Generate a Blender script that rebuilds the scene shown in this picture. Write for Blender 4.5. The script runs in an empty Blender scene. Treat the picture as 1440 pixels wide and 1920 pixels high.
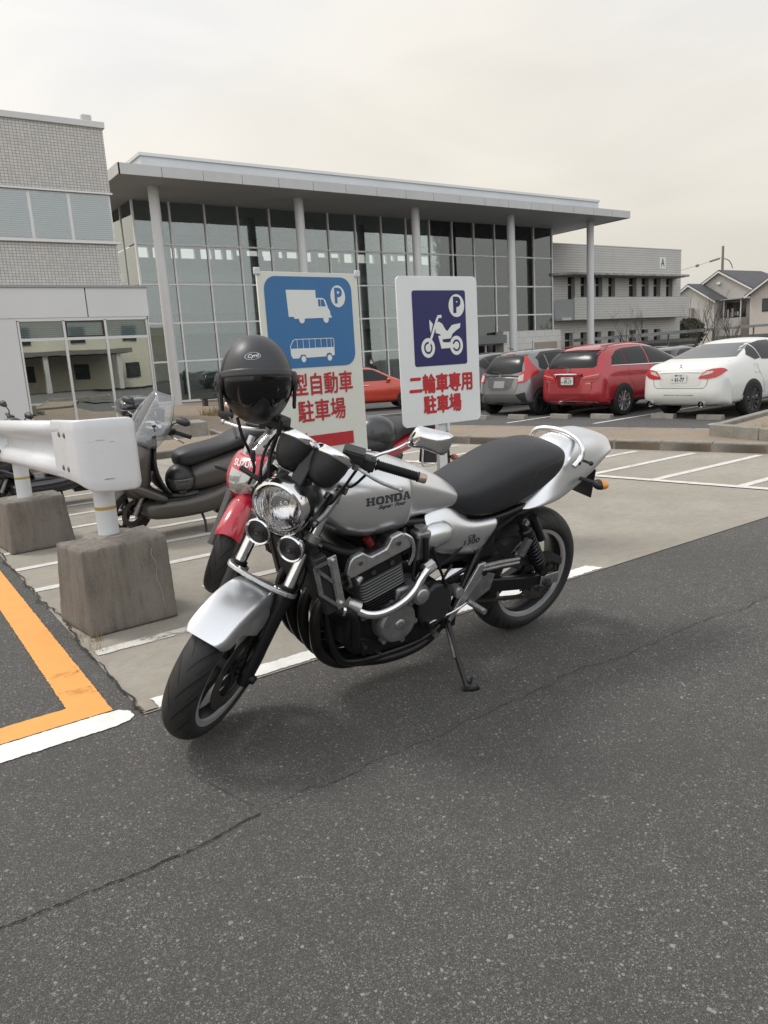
import bpy, bmesh, math, random
from mathutils import Vector, Matrix
from mathutils.bvhtree import BVHTree
random.seed(7)
SC = bpy.context.scene; COL = SC.collection
R = math.radians; PI = math.pi
V = Vector
# ---------------- camera ----------------
EYE = V((0, 0, 1.336))
def _cam():
    f, p, r, y = 1394.9, 0.203472, 0.0603868, 0.6028297
    cy, sy, cr, sr = math.cos(y), math.sin(y), math.cos(r), math.sin(r)
    fwd = V((0, math.cos(p), -math.sin(p))); dn = V((0, -math.sin(p), -math.cos(p))); rt = V((1, 0, 0))
    r2 = cr*rt + sr*dn; d2 = -sr*rt + cr*dn
    rz = Matrix(((cy, -sy, 0), (sy, cy, 0), (0, 0, 1))).transposed()
    X, Y, Z = rz @ r2, rz @ (-d2), rz @ (-fwd)
    m = Matrix((X, Y, Z)).transposed().to_4x4(); m.translation = EYE
    c = bpy.data.cameras.new('camera'); c.sensor_fit = 'VERTICAL'; c.sensor_height = 36; c.sensor_width = 27
    c.lens = f/1920*36; c.clip_start = .05; c.clip_end = 2000
    o = bpy.data.objects.new('camera', c); o.matrix_world = m; COL.objects.link(o); SC.camera = o
_cam()
# ---------------- light ----------------
SUN_EL, SUN_AZ = R(55), R(-32)      # azimuth clockwise from +Y: high ahead on the left, veiled by thin cloud
SC.view_settings.view_transform = 'Standard'; SC.view_settings.look = 'None'
SC.view_settings.exposure = 0.10; SC.view_settings.gamma = 1
w = bpy.data.worlds.new('World'); SC.world = w; w.use_nodes = True
nt = w.node_tree; nt.nodes.clear(); N = nt.nodes.new; L = nt.links.new
def wmath(op, a, b=None, c=None):
    n = N('ShaderNodeMath'); n.operation = op
    for k, v in enumerate((a, b, c)):
        if v is None: continue
        if isinstance(v, (int, float)): n.inputs[k].default_value = v
        else: L(v, n.inputs[k])
    return n.outputs[0]
sky = N('ShaderNodeTexSky'); sky.sky_type = 'NISHITA'; sky.sun_disc = False; sky.sun_elevation = SUN_EL; sky.sun_rotation = SUN_AZ
sky.air_density = 2; sky.dust_density = 6; sky.ozone_density = 1
bg1 = N('ShaderNodeBackground'); bg1.inputs[1].default_value = .05
hs = N('ShaderNodeHueSaturation'); hs.inputs['Saturation'].default_value = .12; hs.inputs['Value'].default_value = .5
L(sky.outputs[0], hs.inputs['Color']); L(hs.outputs[0], bg1.inputs[0])
tc = N('ShaderNodeTexCoord'); sp = N('ShaderNodeSeparateXYZ'); L(tc.outputs['Generated'], sp.inputs[0])
nz = N('ShaderNodeTexNoise'); nz.inputs['Scale'].default_value = 2.2; nz.inputs['Detail'].default_value = 3; nz.inputs['Roughness'].default_value = .4
mp = N('ShaderNodeMapping'); mp.inputs['Scale'].default_value = (1, 1, 2.6); L(tc.outputs['Generated'], mp.inputs[0]); L(mp.outputs[0], nz.inputs['Vector'])
el = wmath('ADD', sp.outputs[2], wmath('MULTIPLY_ADD', nz.outputs[0], .5, -.25))
cr = N('ShaderNodeValToRGB'); L(el, cr.inputs[0])
cr.color_ramp.elements[0].position = 0.0; cr.color_ramp.elements[0].color = (.66, .62, .535, 1)
cr.color_ramp.elements[1].position = .75; cr.color_ramp.elements[1].color = (.735, .745, .765, 1)
e = cr.color_ramp.elements.new(.18); e.color = (.76, .72, .645, 1)
e = cr.color_ramp.elements.new(.42); e.color = (.765, .755, .74, 1)
# brighter, slightly bluer half of the sky behind the camera, warm glow low on the left
bk = wmath('MULTIPLY_ADD', sp.outputs[1], -.75, wmath('MULTIPLY', sp.outputs[0], -.25))
bk = wmath('MAXIMUM', bk, 0.0)
lf = wmath('MAXIMUM', wmath('MULTIPLY_ADD', sp.outputs[0], -.8, wmath('MULTIPLY_ADD', sp.outputs[1], .62, -.32)), 0.0)
def cmix(kind, a, b, fac=1.0):
    m = N('ShaderNodeMix'); m.data_type = 'RGBA'; m.blend_type = kind
    if isinstance(fac, float): m.inputs[0].default_value = fac
    else: L(fac, m.inputs[0])
    for k, v in ((6, a), (7, b)):
        if isinstance(v, tuple): m.inputs[k].default_value = v
        else: L(v, m.inputs[k])
    return m.outputs[2]
cl = N('ShaderNodeTexNoise'); cl.inputs['Scale'].default_value = 3.4; cl.inputs['Detail'].default_value = 5; cl.inputs['Distortion'].default_value = .6; L(mp.outputs[0], cl.inputs['Vector'])
clr = N('ShaderNodeValToRGB'); L(cl.outputs[0], clr.inputs[0]); clr.color_ramp.elements[0].position = .35; clr.color_ramp.elements[0].color = (.90, .905, .92, 1); clr.color_ramp.elements[1].position = .65; clr.color_ramp.elements[1].color = (1.0, .995, .985, 1)
c0 = cmix('MULTIPLY', cr.outputs[0], clr.outputs[0])
c1 = cmix('ADD', c0, (.80, .88, .98, 1), bk)
c1 = cmix('ADD', c1, (.5, .42, .28, 1), lf)
bg2 = N('ShaderNodeBackground'); L(c1, bg2.inputs[0]); bg2.inputs[1].default_value = 1.0
ad = N('ShaderNodeAddShader'); L(bg1.outputs[0], ad.inputs[0]); L(bg2.outputs[0], ad.inputs[1])
wo = N('ShaderNodeOutputWorld'); L(ad.outputs[0], wo.inputs[0])
sl = bpy.data.lights.new('sun', 'SUN'); sl.energy = 1.5; sl.angle = R(13); sl.color = (1, .965, .91)
so = bpy.data.objects.new('sun', sl); COL.objects.link(so)
sd = V((math.sin(SUN_AZ)*math.cos(SUN_EL), math.cos(SUN_AZ)*math.cos(SUN_EL), math.sin(SUN_EL)))
so.rotation_euler = sd.to_track_quat('Z', 'Y').to_euler(); so.location = sd*30
SC.cycles.max_bounces = 7; SC.cycles.transparent_max_bounces = 12; SC.cycles.caustics_reflective = False; SC.cycles.caustics_refractive = False
try: SC.cycles.use_denoising = True; SC.cycles.denoising_prefilter = 'NONE'
except Exception: pass

# ---------------- materials ----------------
MATS = {}
class NB:
    """small node builder"""
    def __init__(s, name):
        s.m = bpy.data.materials.new(name); s.m.use_nodes = True; s.t = s.m.node_tree
        s.b = s.t.nodes['Principled BSDF']; s.out = s.t.nodes['Material Output']; s._c = None
    def n(s, kind, **kw):
        x = s.t.nodes.new('ShaderNode'+kind)
        for k, v in kw.items(): setattr(x, k, v)
        return x
    def l(s, a, b): s.t.links.new(a, b)
    def co(s, kind='Object'):
        if s._c is None: s._c = s.n('TexCoord')
        return s._c.outputs[kind]
    def set(s, node, k, v):
        if isinstance(v, (int, float, tuple)): node.inputs[k].default_value = v
        else: s.l(v, node.inputs[k])
    def math(s, op, a, b=None, c=None, clamp=False):
        n = s.n('Math', operation=op); n.use_clamp = clamp
        for k, v in enumerate((a, b, c)):
            if v is not None: s.set(n, k, v)
        return n.outputs[0]
    def noise(s, scale, detail=3, rough=.55, vec=None, out=0):
        n = s.n('TexNoise'); n.inputs['Scale'].default_value = scale; n.inputs['Detail'].default_value = detail; n.inputs['Roughness'].default_value = rough
        s.l(vec or s.co(), n.inputs['Vector']); return n.outputs[out]
    def mapping(s, scale, vec=None):
        n = s.n('Mapping'); n.inputs['Scale'].default_value = scale; s.l(vec or s.co(), n.inputs[0]); return n.outputs[0]
    def ramp(s, fac, *stops):
        n = s.n('ValToRGB'); s.l(fac, n.inputs[0]); r = n.color_ramp
        for k, (p, c) in enumerate(stops):
            e = r.elements[k] if k < 2 else r.elements.new(p)
            e.position = p; e.color = (c, c, c, 1) if isinstance(c, (int, float)) else (*c, 1)
        return n.outputs[0]
    def mix(s, fac, a, b, blend='MIX'):
        n = s.n('Mix', data_type='RGBA', blend_type=blend); s.set(n, 0, fac)
        for k, v in ((6, a), (7, b)): s.set(n, k, (*v, 1) if isinstance(v, tuple) and len(v) == 3 else v)
        return n.outputs[2]
    def col(s, v): s.set(s.b, 'Base Color', (*v, 1) if isinstance(v, tuple) and len(v) == 3 else v)
    def bump(s, h, strength=.3, dist=.01):
        n = s.n('Bump'); n.inputs['Strength'].default_value = strength; n.inputs['Distance'].default_value = dist
        s.l(h, n.inputs['Height']); s.l(n.outputs[0], s.b.inputs['Normal'])
def mat(name, c, rough=.5, metal=0., spec=None, coat=0., coatr=.05, dirt=0., dscale=6., bump=0., bscale=60., alpha=1., emit=None, flake=0.):
    if name in MATS: return MATS[name]
    b = NB(name); P = b.b
    b.col(c); P.inputs['Roughness'].default_value = rough; P.inputs['Metallic'].default_value = metal
    if spec is not None: P.inputs['Specular IOR Level'].default_value = spec
    if coat: P.inputs['Coat Weight'].default_value = coat; P.inputs['Coat Roughness'].default_value = coatr
    if dirt:
        f = b.noise(dscale, 5, .62)
        dk = tuple(x*(1-dirt) for x in c)
        b.col(b.mix(b.ramp(f, (.35, 0.), (.68, 1.)), dk, c))
        g = b.noise(dscale*2.3, 4, .6)
        b.set(P, 'Roughness', b.math('MULTIPLY_ADD', g, .22, max(.02, rough-.11), clamp=True))
    if bump:
        b.bump(b.noise(bscale, 3, .6), bump, .004)
    if alpha < 1: P.inputs['Alpha'].default_value = alpha
    if emit: P.inputs['Emission Color'].default_value = (*emit, 1); P.inputs['Emission Strength'].default_value = 1
    MATS[name] = b.m; return b.m

# ---------------- mesh builder ----------------
def frame(x, y, z=None, o=(0, 0, 0)):
    x = V(x).normalized(); y = V(y); z = x.cross(y).normalized(); y = z.cross(x)
    m = Matrix((x, y, z)).transposed().to_4x4(); m.translation = V(o); return m
def axis_frame(p, d, up=(0, 0, 1)):
    d = V(d).normalized(); up = V(up)
    if abs(d.dot(up.normalized())) > .98: up = V((1, 0, 0))
    x = up.cross(d).normalized(); y = d.cross(x)
    m = Matrix((x, y, d)).transposed().to_4x4(); m.translation = V(p); return m
class MB:
    def __init__(s): s.v = []; s.f = []; s.uv = {}; s.M = Matrix.Identity(4)
    def add(s, vs, fs, M=None):
        b = len(s.v); T = s.M if M is None else s.M @ M
        s.v += [T @ V(p) for p in vs]; s.f += [tuple(b+i for i in f) for f in fs]; return s
    def box(s, x0, x1, y0, y1, z0, z1, M=None):
        vs = [(x, y, z) for x in (x0, x1) for y in (y0, y1) for z in (z0, z1)]
        return s.add(vs, [(0, 1, 3, 2), (4, 6, 7, 5), (0, 4, 5, 1), (2, 3, 7, 6), (0, 2, 6, 4), (1, 5, 7, 3)], M)
    def cyl(s, p0, p1, r0, r1=None, n=16, caps=True):
        r1 = r0 if r1 is None else r1
        p0, p1 = V(p0), V(p1); F = axis_frame(p0, p1-p0); h = (p1-p0).length
        vs = [(r0*math.cos(2*PI*k/n), r0*math.sin(2*PI*k/n), 0) for k in range(n)] + [(r1*math.cos(2*PI*k/n), r1*math.sin(2*PI*k/n), h) for k in range(n)]
        fs = [(k, (k+1) % n, n+(k+1) % n, n+k) for k in range(n)]
        if caps: fs += [tuple(range(n-1, -1, -1)), tuple(range(n, 2*n))]
        return s.add(vs, fs, F)
    def tube(s, pts, r, n=10, sm=0, caps=True):
        pts = [V(p) for p in pts]
        for _ in range(sm):      # chaikin smoothing keeps the ends
            q = [pts[0]]
            for a, b in zip(pts[:-1], pts[1:]): q += [a.lerp(b, .25), a.lerp(b, .75)]
            pts = q+[pts[-1]]
        if not isinstance(r, (list, tuple)): rr = [r]*len(pts)
        else: rr = [r[0]+(r[1]-r[0])*k/(len(pts)-1) for k in range(len(pts))] if len(r) == 2 else list(r)
        vs = []; pu = None
        for k, p in enumerate(pts):
            d = (pts[min(k+1, len(pts)-1)]-pts[max(k-1, 0)]).normalized()
            if pu is None:
                pu = V((0, 0, 1)) if abs(d.z) < .9 else V((1, 0, 0))
            x = pu.cross(d).normalized(); y = d.cross(x); pu = y
            vs += [p+rr[k]*(x*math.cos(2*PI*j/n)+y*math.sin(2*PI*j/n)) for j in range(n)]
        fs = [(k*n+j, k*n+(j+1) % n, (k+1)*n+(j+1) % n, (k+1)*n+j) for k in range(len(pts)-1) for j in range(n)]
        if caps: fs += [tuple(range(n-1, -1, -1)), tuple(range((len(pts)-1)*n, len(pts)*n))]
        return s.add(vs, fs)
    def lathe(s, prof, M=None, n=32, closed=False, a0=0, a1=2*PI):
        """profile of (r, h) round local z"""
        full = abs(a1-a0-2*PI) < 1e-6; m = n if full else n+1
        vs = [(r*math.cos(a0+(a1-a0)*k/n), r*math.sin(a0+(a1-a0)*k/n), h) for k in range(m) for r, h in prof]
        q = len(prof); fs = []
        for k in range(n):
            k2 = (k+1) % m
            for j in range(q if closed else q-1):
                j2 = (j+1) % q
                fs.append((k*q+j, k2*q+j, k2*q+j2, k*q+j2))
        return s.add(vs, fs, M)
    def prism(s, poly, h0, h1, M=None):
        n = len(poly)
        a = sum(poly[i][0]*poly[(i+1) % n][1]-poly[(i+1) % n][0]*poly[i][1] for i in range(n))
        if a < 0: poly = poly[::-1]
        vs = [(x, y, h0) for x, y in poly]+[(x, y, h1) for x, y in poly]
        fs = [(i, (i+1) % n, n+(i+1) % n, n+i) for i in range(n)]+[tuple(range(n-1, -1, -1)), tuple(range(n, 2*n))]
        return s.add(vs, fs, M)
    def loft(s, rings, cap=True, closed=True, M=None):
        n = len(rings[0]); vs = [p for r in rings for p in r]
        fs = [(k*n+j, k*n+(j+1) % n, (k+1)*n+(j+1) % n, (k+1)*n+j) for k in range(len(rings)-1) for j in range(n if closed else n-1)]
        if cap: fs += [tuple(range(n-1, -1, -1)), tuple(range((len(rings)-1)*n, len(rings)*n))]
        return s.add(vs, fs, M)
    def sphere(s, c, r, n=16, m=10, sc=(1, 1, 1), M=None):
        vs = [(0, 0, -1)]+[(math.cos(2*PI*k/n)*math.sin(PI*j/m), math.sin(2*PI*k/n)*math.sin(PI*j/m), -math.cos(PI*j/m)) for j in range(1, m) for k in range(n)]+[(0, 0, 1)]
        vs = [(c[0]+x*r*sc[0], c[1]+y*r*sc[1], c[2]+z*r*sc[2]) for x, y, z in vs]
        fs = [(0, 1+(k+1) % n, 1+k) for k in range(n)]
        for j in range(m-2): fs += [(1+j*n+k, 1+j*n+(k+1) % n, 1+(j+1)*n+(k+1) % n, 1+(j+1)*n+k) for k in range(n)]
        b = 1+(m-2)*n; fs += [(b+k, b+(k+1) % n, len(vs)-1) for k in range(n)]
        return s.add(vs, fs, M)
    def mesh(s, name, recalc=True):
        me = bpy.data.meshes.new(name); me.from_pydata([tuple(p) for p in s.v], [], s.f)
        if recalc:
            bm = bmesh.new(); bm.from_mesh(me); bmesh.ops.recalc_face_normals(bm, faces=bm.faces); bm.to_mesh(me); bm.free()
        me.update(); return me
def link(name, me, m, parent=None, smooth=True, ang=38, bevel=0, sub=0, solid=0, seg=2):
    o = bpy.data.objects.new(name, me); COL.objects.link(o)
    if m is not None and not me.materials: me.materials.append(m)
    if smooth:
        me.polygons.foreach_set('use_smooth', [True]*len(me.polygons))
        if ang and not sub: me.set_sharp_from_angle(angle=R(ang))
    if solid: x = o.modifiers.new('s', 'SOLIDIFY'); x.thickness = solid; x.offset = -1
    if bevel: x = o.modifiers.new('b', 'BEVEL'); x.width = bevel; x.segments = seg; x.limit_method = 'ANGLE'; x.angle_limit = R(35)
    if sub: x = o.modifiers.new('u', 'SUBSURF'); x.levels = sub; x.render_levels = sub
    if parent is not None: o.parent = parent
    return o
def ob(name, mb, m, parent=None, **k): return link(name, mb.mesh(name), m, parent, **k)
def bx(name, x0, x1, y0, y1, z0, z1, m, parent=None, **k): return ob(name, MB().box(x0, x1, y0, y1, z0, z1), m, parent, **k)
def tag(o, label=None, cat=None, group=None, kind=None):
    for k, v in (('label', label), ('category', cat), ('group', group), ('kind', kind)):
        if v: o[k] = v
    return o
def empty(name, loc=(0, 0, 0), rz=0, **k):
    o = bpy.data.objects.new(name, None); COL.objects.link(o); o.location = loc; o.rotation_euler = (0, 0, rz); o.empty_display_size = .1
    return tag(o, **k)
def copy_tree(o, parent=None):
    c = o.copy(); COL.objects.link(c)
    if parent is not None: c.parent = parent
    for ch in list(o.children): copy_tree(ch, c)
    return c
def struct(o, kind='structure'): o['kind'] = kind; return o
def text_mesh(body, size=1., offset=0., shear=0., sx=1., extrude=0., spacing=1., align='CENTER', res=3):
    c = bpy.data.curves.new('txt', 'FONT'); c.body = body; c.size = size; c.offset = offset; c.shear = shear; c.extrude = extrude
    c.space_character = spacing; c.align_x = align; c.align_y = 'CENTER'; c.resolution_u = res
    o = bpy.data.objects.new('txt', c); COL.objects.link(o)
    dg = bpy.context.evaluated_depsgraph_get(); me = bpy.data.meshes.new_from_object(o.evaluated_get(dg))
    bpy.data.objects.remove(o); bpy.data.curves.remove(c)
    if sx != 1: me.transform(Matrix.Diagonal((sx, 1, 1, 1)))
    me.materials.clear(); return me
def bvh_of(o):
    bpy.context.view_layer.update(); dg = bpy.context.evaluated_depsgraph_get(); e = o.evaluated_get(dg); me = e.to_mesh()
    t = BVHTree.FromPolygons([v.co.copy() for v in me.vertices], [tuple(p.vertices) for p in me.polygons]); e.to_mesh_clear(); return t
def project_bm(bm, F, bvh, step, lift, depth=None):
    """cut a flat bmesh (local xy of frame F, projecting along -z) on a grid and drop it on a surface"""
    if step:
        for ax in (0, 1):
            lo = min(v.co[ax] for v in bm.verts); hi = max(v.co[ax] for v in bm.verts); k = lo+step
            while k < hi-1e-5:
                no = V((1, 0, 0)) if ax == 0 else V((0, 1, 0)); p = no*k
                bmesh.ops.bisect_plane(bm, geom=bm.verts[:]+bm.edges[:]+bm.faces[:], plane_co=p, plane_no=no, dist=1e-5); k += step
    d = -(F.to_3x3() @ V((0, 0, 1))); last = None; miss = []
    for v in bm.verts:
        o = F @ v.co; h = bvh.ray_cast(o, d)
        if h[0] is None: miss.append(v); continue
        v.co = h[0]-d*lift; last = v.co.copy()
    for v in miss:
        o = F @ v.co; h = bvh.find_nearest(o); v.co = h[0]-d*lift if h[0] else o
    return bm
def decal(name, poly, F, surf, m, parent, step=.06, lift=.003, smooth=True):
    bm = bmesh.new(); n = len(poly)
    a = sum(poly[i][0]*poly[(i+1) % n][1]-poly[(i+1) % n][0]*poly[i][1] for i in range(n))
    if a < 0: poly = poly[::-1]
    f = bm.faces.new([bm.verts.new((x, y, 0)) for x, y in poly]); f.normal_update()
    bmesh.ops.triangulate(bm, faces=bm.faces[:]) if n > 4 else None
    project_bm(bm, F, surf, step, lift)
    me = bpy.data.meshes.new(name); bm.to_mesh(me); bm.free()
    return link(name, me, m, parent, smooth=smooth, ang=0)
def text_decal(name, me, F, surf, m, parent, step=.02, lift=.0015):
    bm = bmesh.new(); bm.from_mesh(me); project_bm(bm, F, surf, step, lift); me2 = bpy.data.meshes.new(name); bm.to_mesh(me2); bm.free()
    return link(name, me2, m, parent, smooth=False)
def arc(cx, cy, r, a0, a1, n=6): return [(cx+r*math.cos(R(a0+(a1-a0)*k/n)), cy+r*math.sin(R(a0+(a1-a0)*k/n))) for k in range(n+1)]
def rrect(x0, x1, y0, y1, r, n=5):
    return arc(x1-r, y1-r, r, 0, 90, n)+arc(x0+r, y1-r, r, 90, 180, n)+arc(x0+r, y0+r, r, 180, 270, n)+arc(x1-r, y0+r, r, 270, 360, n)
def selip(w, zb, zt, n=16, ex=2.5, cz=.45, exb=None):
    """half-open superellipse ring in (y, z)"""
    c = zb+(zt-zb)*cz; out = []
    for k in range(n):
        a = 2*PI*k/n; ca, sa = math.cos(a), math.sin(a); q = 2/(ex if sa >= 0 else (exb or ex))
        y = w*math.copysign(abs(ca)**q, ca); h = (zt-c) if sa >= 0 else (c-zb)
        out.append((y, c+h*math.copysign(abs(sa)**q, sa)))
    return out
# ================= SETTING: ground =================
DROP = -.45
LOTZ = -.18
CUTS = [((0, 14.5, 0), (0, 1, 0)), ((0, 15.7, 0), (0, 1, 0)), ((0, 17.5, 0), (0, 1, 0)), ((9.97, 5.2, 0), (.967, .254, 0)), ((10.75, 5.2, 0), (.967, .254, 0))]
def lrp(t, a, b): return 0. if t < a else 1. if t > b else (t-a)/(b-a)
def gz(x, y):
    s = .967*x+.254*y-10.87
    return min(LOTZ*lrp(s, .0966, .851), DROP*lrp(y, 14.5, 17.5))
def sheet(name, poly, dz, m, jit=0., step=.05, cuts=True, extra=0.):
    if jit:
        out = []; n = len(poly)
        for i in range(n):
            a, b = V(poly[i]), V(poly[(i+1) % n]); k = max(1, int((b-a).length/step)); t = (b-a).normalized(); nr = V((-t.y, t.x))
            for j in range(k):
                p = a.lerp(b, j/k); out.append(tuple(p+nr*random.gauss(0, jit)+(t*random.gauss(0, jit) if j else t*0)))
        poly = out
    bm = bmesh.new(); f = bm.faces.new([bm.verts.new((x, y, 0)) for x, y in poly]); f.normal_update()
    if f.normal.z < 0: f.normal_flip()
    if cuts:
        for co_, no_ in CUTS:
            bmesh.ops.bisect_plane(bm, geom=bm.verts[:]+bm.edges[:]+bm.faces[:], plane_co=co_, plane_no=no_, dist=1e-5)
    bmesh.ops.triangulate(bm, faces=bm.faces[:])
    for v in bm.verts: v.co.z = gz(v.co.x, v.co.y)+dz
    me = bpy.data.meshes.new(name); bm.to_mesh(me); bm.free()
    return struct(link(name, me, m, None, smooth=False))
def asphalt_mat(name, base, speck):
    b = NB(name); co = b.co()
    big = b.noise(.55, 5, .65); mid = b.noise(9, 5, .7); fin = b.noise(160, 5, .85); fi2 = b.noise(520, 2, .8)
    def cells(scale, rad, thr, jit=.12):
        v = b.n('TexVoronoi'); v.inputs['Scale'].default_value = scale; b.l(co, v.inputs['Vector']); s_ = b.n('SeparateColor'); b.l(v.outputs['Color'], s_.inputs[0])
        d = b.math('ADD', v.outputs['Distance'], b.math('MULTIPLY', fin, jit)); return b.math('MULTIPLY', b.math('LESS_THAN', d, b.math('MULTIPLY', s_.outputs[2], rad)), b.math('GREATER_THAN', s_.outputs[0], thr)), s_, v
    vb = b.n('TexVoronoi'); vb.inputs['Scale'].default_value = 400; b.l(co, vb.inputs['Vector']); sb_ = b.n('SeparateColor'); b.l(vb.outputs['Color'], sb_.inputs[0])
    edge = b.ramp(vb.outputs['Distance'], (.32, 0.), (.62, 1.))
    c = b.mix(b.math('POWER', sb_.outputs[0], 2.0), tuple(x*.45 for x in base), tuple(x*2.5 for x in base))
    c = b.mix(b.math('MULTIPLY', edge, .75), c, tuple(x*.22 for x in base))
    c = b.mix(b.ramp(fin, (.34, .45), (.60, 0.)), c, tuple(x*.35 for x in base))
    c = b.mix(b.ramp(fi2, (.45, 0.), (.72, .45)), c, tuple(x*2.9 for x in base))
    s1, q1, v1 = cells(260, .80, .50, .2); c = b.mix(b.math('MULTIPLY', s1, b.math('MULTIPLY', q1.outputs[1], .8)), c, tuple(x*.85 for x in speck))
    s2, q2, v2 = cells(110, .60, .86); c = b.mix(b.math('MULTIPLY', s2, b.math('MULTIPLY_ADD', q2.outputs[1], .6, .2)), c, speck)
    s3, q3, v3 = cells(46, .36, .965); c = b.mix(b.math('MULTIPLY', s3, .85), c, (.36, .345, .32))
    c = b.mix(b.ramp(mid, (.36, .0), (.70, .35)), c, tuple(x*.55 for x in base))
    c = b.mix(b.ramp(big, (.40, 0.), (.64, .32)), c, tuple(x*.60 for x in base))
    b.col(c); b.b.inputs['Roughness'].default_value = .9; b.b.inputs['Specular IOR Level'].default_value = .35
    h = b.math('ADD', fin, b.math('MULTIPLY', v1.outputs['Distance'], -.5)); b.bump(h, 1., .0035); return b.m
ASPH = asphalt_mat('asphalt', (.112, .107, .101), (.42, .41, .385))
LOT_ASPH = asphalt_mat('lot_asphalt', (.110, .108, .105), (.24, .24, .23))
def concrete_mat(name, base, dark, sc=1., agg=(.33, .31, .27)):
    b = NB(name); co = b.co()
    n1 = b.noise(1.3*sc, 6, .65); n2 = b.noise(14*sc, 5, .7); n3 = b.noise(260, 3, .75); n4 = b.noise(5*sc, 4, .6)
    c = b.mix(b.ramp(n1, (.36, 0.), (.66, 1.)), dark, base)
    c = b.mix(b.ramp(n2, (.45, 0.), (.75, .55)), c, tuple(x*.66 for x in dark))
    c = b.mix(b.ramp(n3, (.4, 0.), (.62, .75)), c, agg)
    c = b.mix(b.ramp(n3, (.30, .75), (.42, 0.)), c, tuple(x*.35 for x in base))
    c = b.mix(b.ramp(n4, (.55, 0.), (.72, .35)), c, (.36, .29, .18))
    b.col(c); b.b.inputs['Roughness'].default_value = .88
    b.bump(b.math('ADD', n3, b.math('MULTIPLY', n2, .5)), .5, .003); return b.m
CONC = concrete_mat('lot_concrete', (.36, .325, .27), (.24, .215, .18))
KERB = concrete_mat('kerb_concrete', (.27, .255, .225), (.13, .12, .105), 3.)
BLOCK = None
def gravel_mat():
    b = NB('washed_gravel'); n3 = b.noise(150, 3, .8); n1 = b.noise(1.5, 4, .6)
    c = b.mix(b.ramp(n3, (.32, 0.), (.68, 1.)), (.11, .085, .06), (.42, .335, .25))
    c = b.mix(b.ramp(n1, (.4, 0.), (.7, .4)), c, (.17, .14, .11)); b.col(c); b.b.inputs['Roughness'].default_value = .9
    b.bump(n3, .6, .004); return b.m
GRAV = gravel_mat()
def paint_mat(name, c, wear, wsc=9., dirt=.25):
    b = NB(name); n1 = b.noise(wsc, 6, .72); n2 = b.noise(120, 3, .7); st = b.noise(3, 4, .6, vec=b.mapping((1, 9, 1)))
    b.col(b.mix(b.ramp(n1, (.4, dirt), (.62, 0.)), c, tuple(x*.45 for x in c))); b.b.inputs['Roughness'].default_value = .62
    a = b.math('ADD', b.math('MULTIPLY', n1, .55), b.math('ADD', b.math('MULTIPLY', n2, .35), b.math('MULTIPLY', st, .25)))
    b.l(b.ramp(a, (wear, 0.), (wear+.05, 1.)), b.b.inputs['Alpha']); b.bump(n2, .3, .002); return b.m
WHITE_L = paint_mat('line_white', (.80, .79, .76), .38)
WORN_L = paint_mat('line_worn', (.62, .60, .55), .50)
STALL_L = paint_mat('line_stall', (.66, .64, .60), .44)
ORANGE_L = paint_mat('line_orange', (.80, .355, .085), .37, dirt=.12)
BLUE_L = paint_mat('line_blue', (.22, .34, .44), .40)
DARK = mat('crack_dark', (.008, .008, .008), .95)

# one ground sheet reaching the horizon
sheet('ground', [(-700, -500), (900, -500), (900, 1200), (-700, 1200)], 0., ASPH)
KL = [(-6, 11.32), (6.55, 11.52), (7.4, 8.4), (7.96, 6.2), (8.43, 4.43), (9.3, .8)]          # kerb line of the gravel strip
sheet('concrete_lot', [(.735, 2.84)]+[(8.85, 2.84)]+KL[4:0:-1]+[(.72, 11.44)], .004, CONC)
STRIP_IN = [(10.9, .8), (9.87, 5.2), (8.66, 9.8), (7.9, 12.4), (6.0, 13.5), (-6, 13.5)]
mb = MB(); mb.prism(KL[1:]+STRIP_IN[:5], -.05, .10)
mb.prism([KL[0], KL[1], STRIP_IN[4], STRIP_IN[5]], -.05, .099)
struct(ob('gravel_strip', mb, GRAV, smooth=False))
def kerb_run(name, pts, w, z0, z1, m, L_=.6, bev=.012):
    """row of kerb stones, with joints; one thing"""
    mb = MB()
    for a, b in zip(pts[:-1], pts[1:]):
        a, b = V(a), V(b); n = max(1, round((b-a).length/L_)); t = (b-a).normalized(); F = frame((t.x, t.y, 0), (-t.y, t.x, 0), o=(a.x, a.y, 0)); l = (b-a).length/n
        for k in range(n): mb.box(k*l+.004, (k+1)*l-.004, -w, 0, z0, z1+random.uniform(-.002, .002), F)
    return ob(name, mb, m, bevel=bev)
struct(kerb_run('kerb', KL[::-1], .13, -.05, .125, KERB))
struct(kerb_run('strip_edge', [(9.87, 5.2), (8.66, 9.8), (7.9, 12.4)][::-1], .09, -.25, .108, KERB, 1.))
sheet('car_lot', [(10.95, .8), (9.92, 5.2), (8.71, 9.8), (7.95, 12.4), (8.6, 15.2), (11.5, 18.), (15.5, 25), (30, 36.), (90, 37), (120, 10), (60, -12)], .006, LOT_ASPH)
sheet('brown_paving', [(-30, 13.5), (6.0, 13.5), (7.9, 12.45), (8.55, 15.2), (11.45, 18.), (15.45, 25), (29.9, 36.05), (80, 37.05), (80, 46), (-30, 46)], .010, GRAV)
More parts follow.
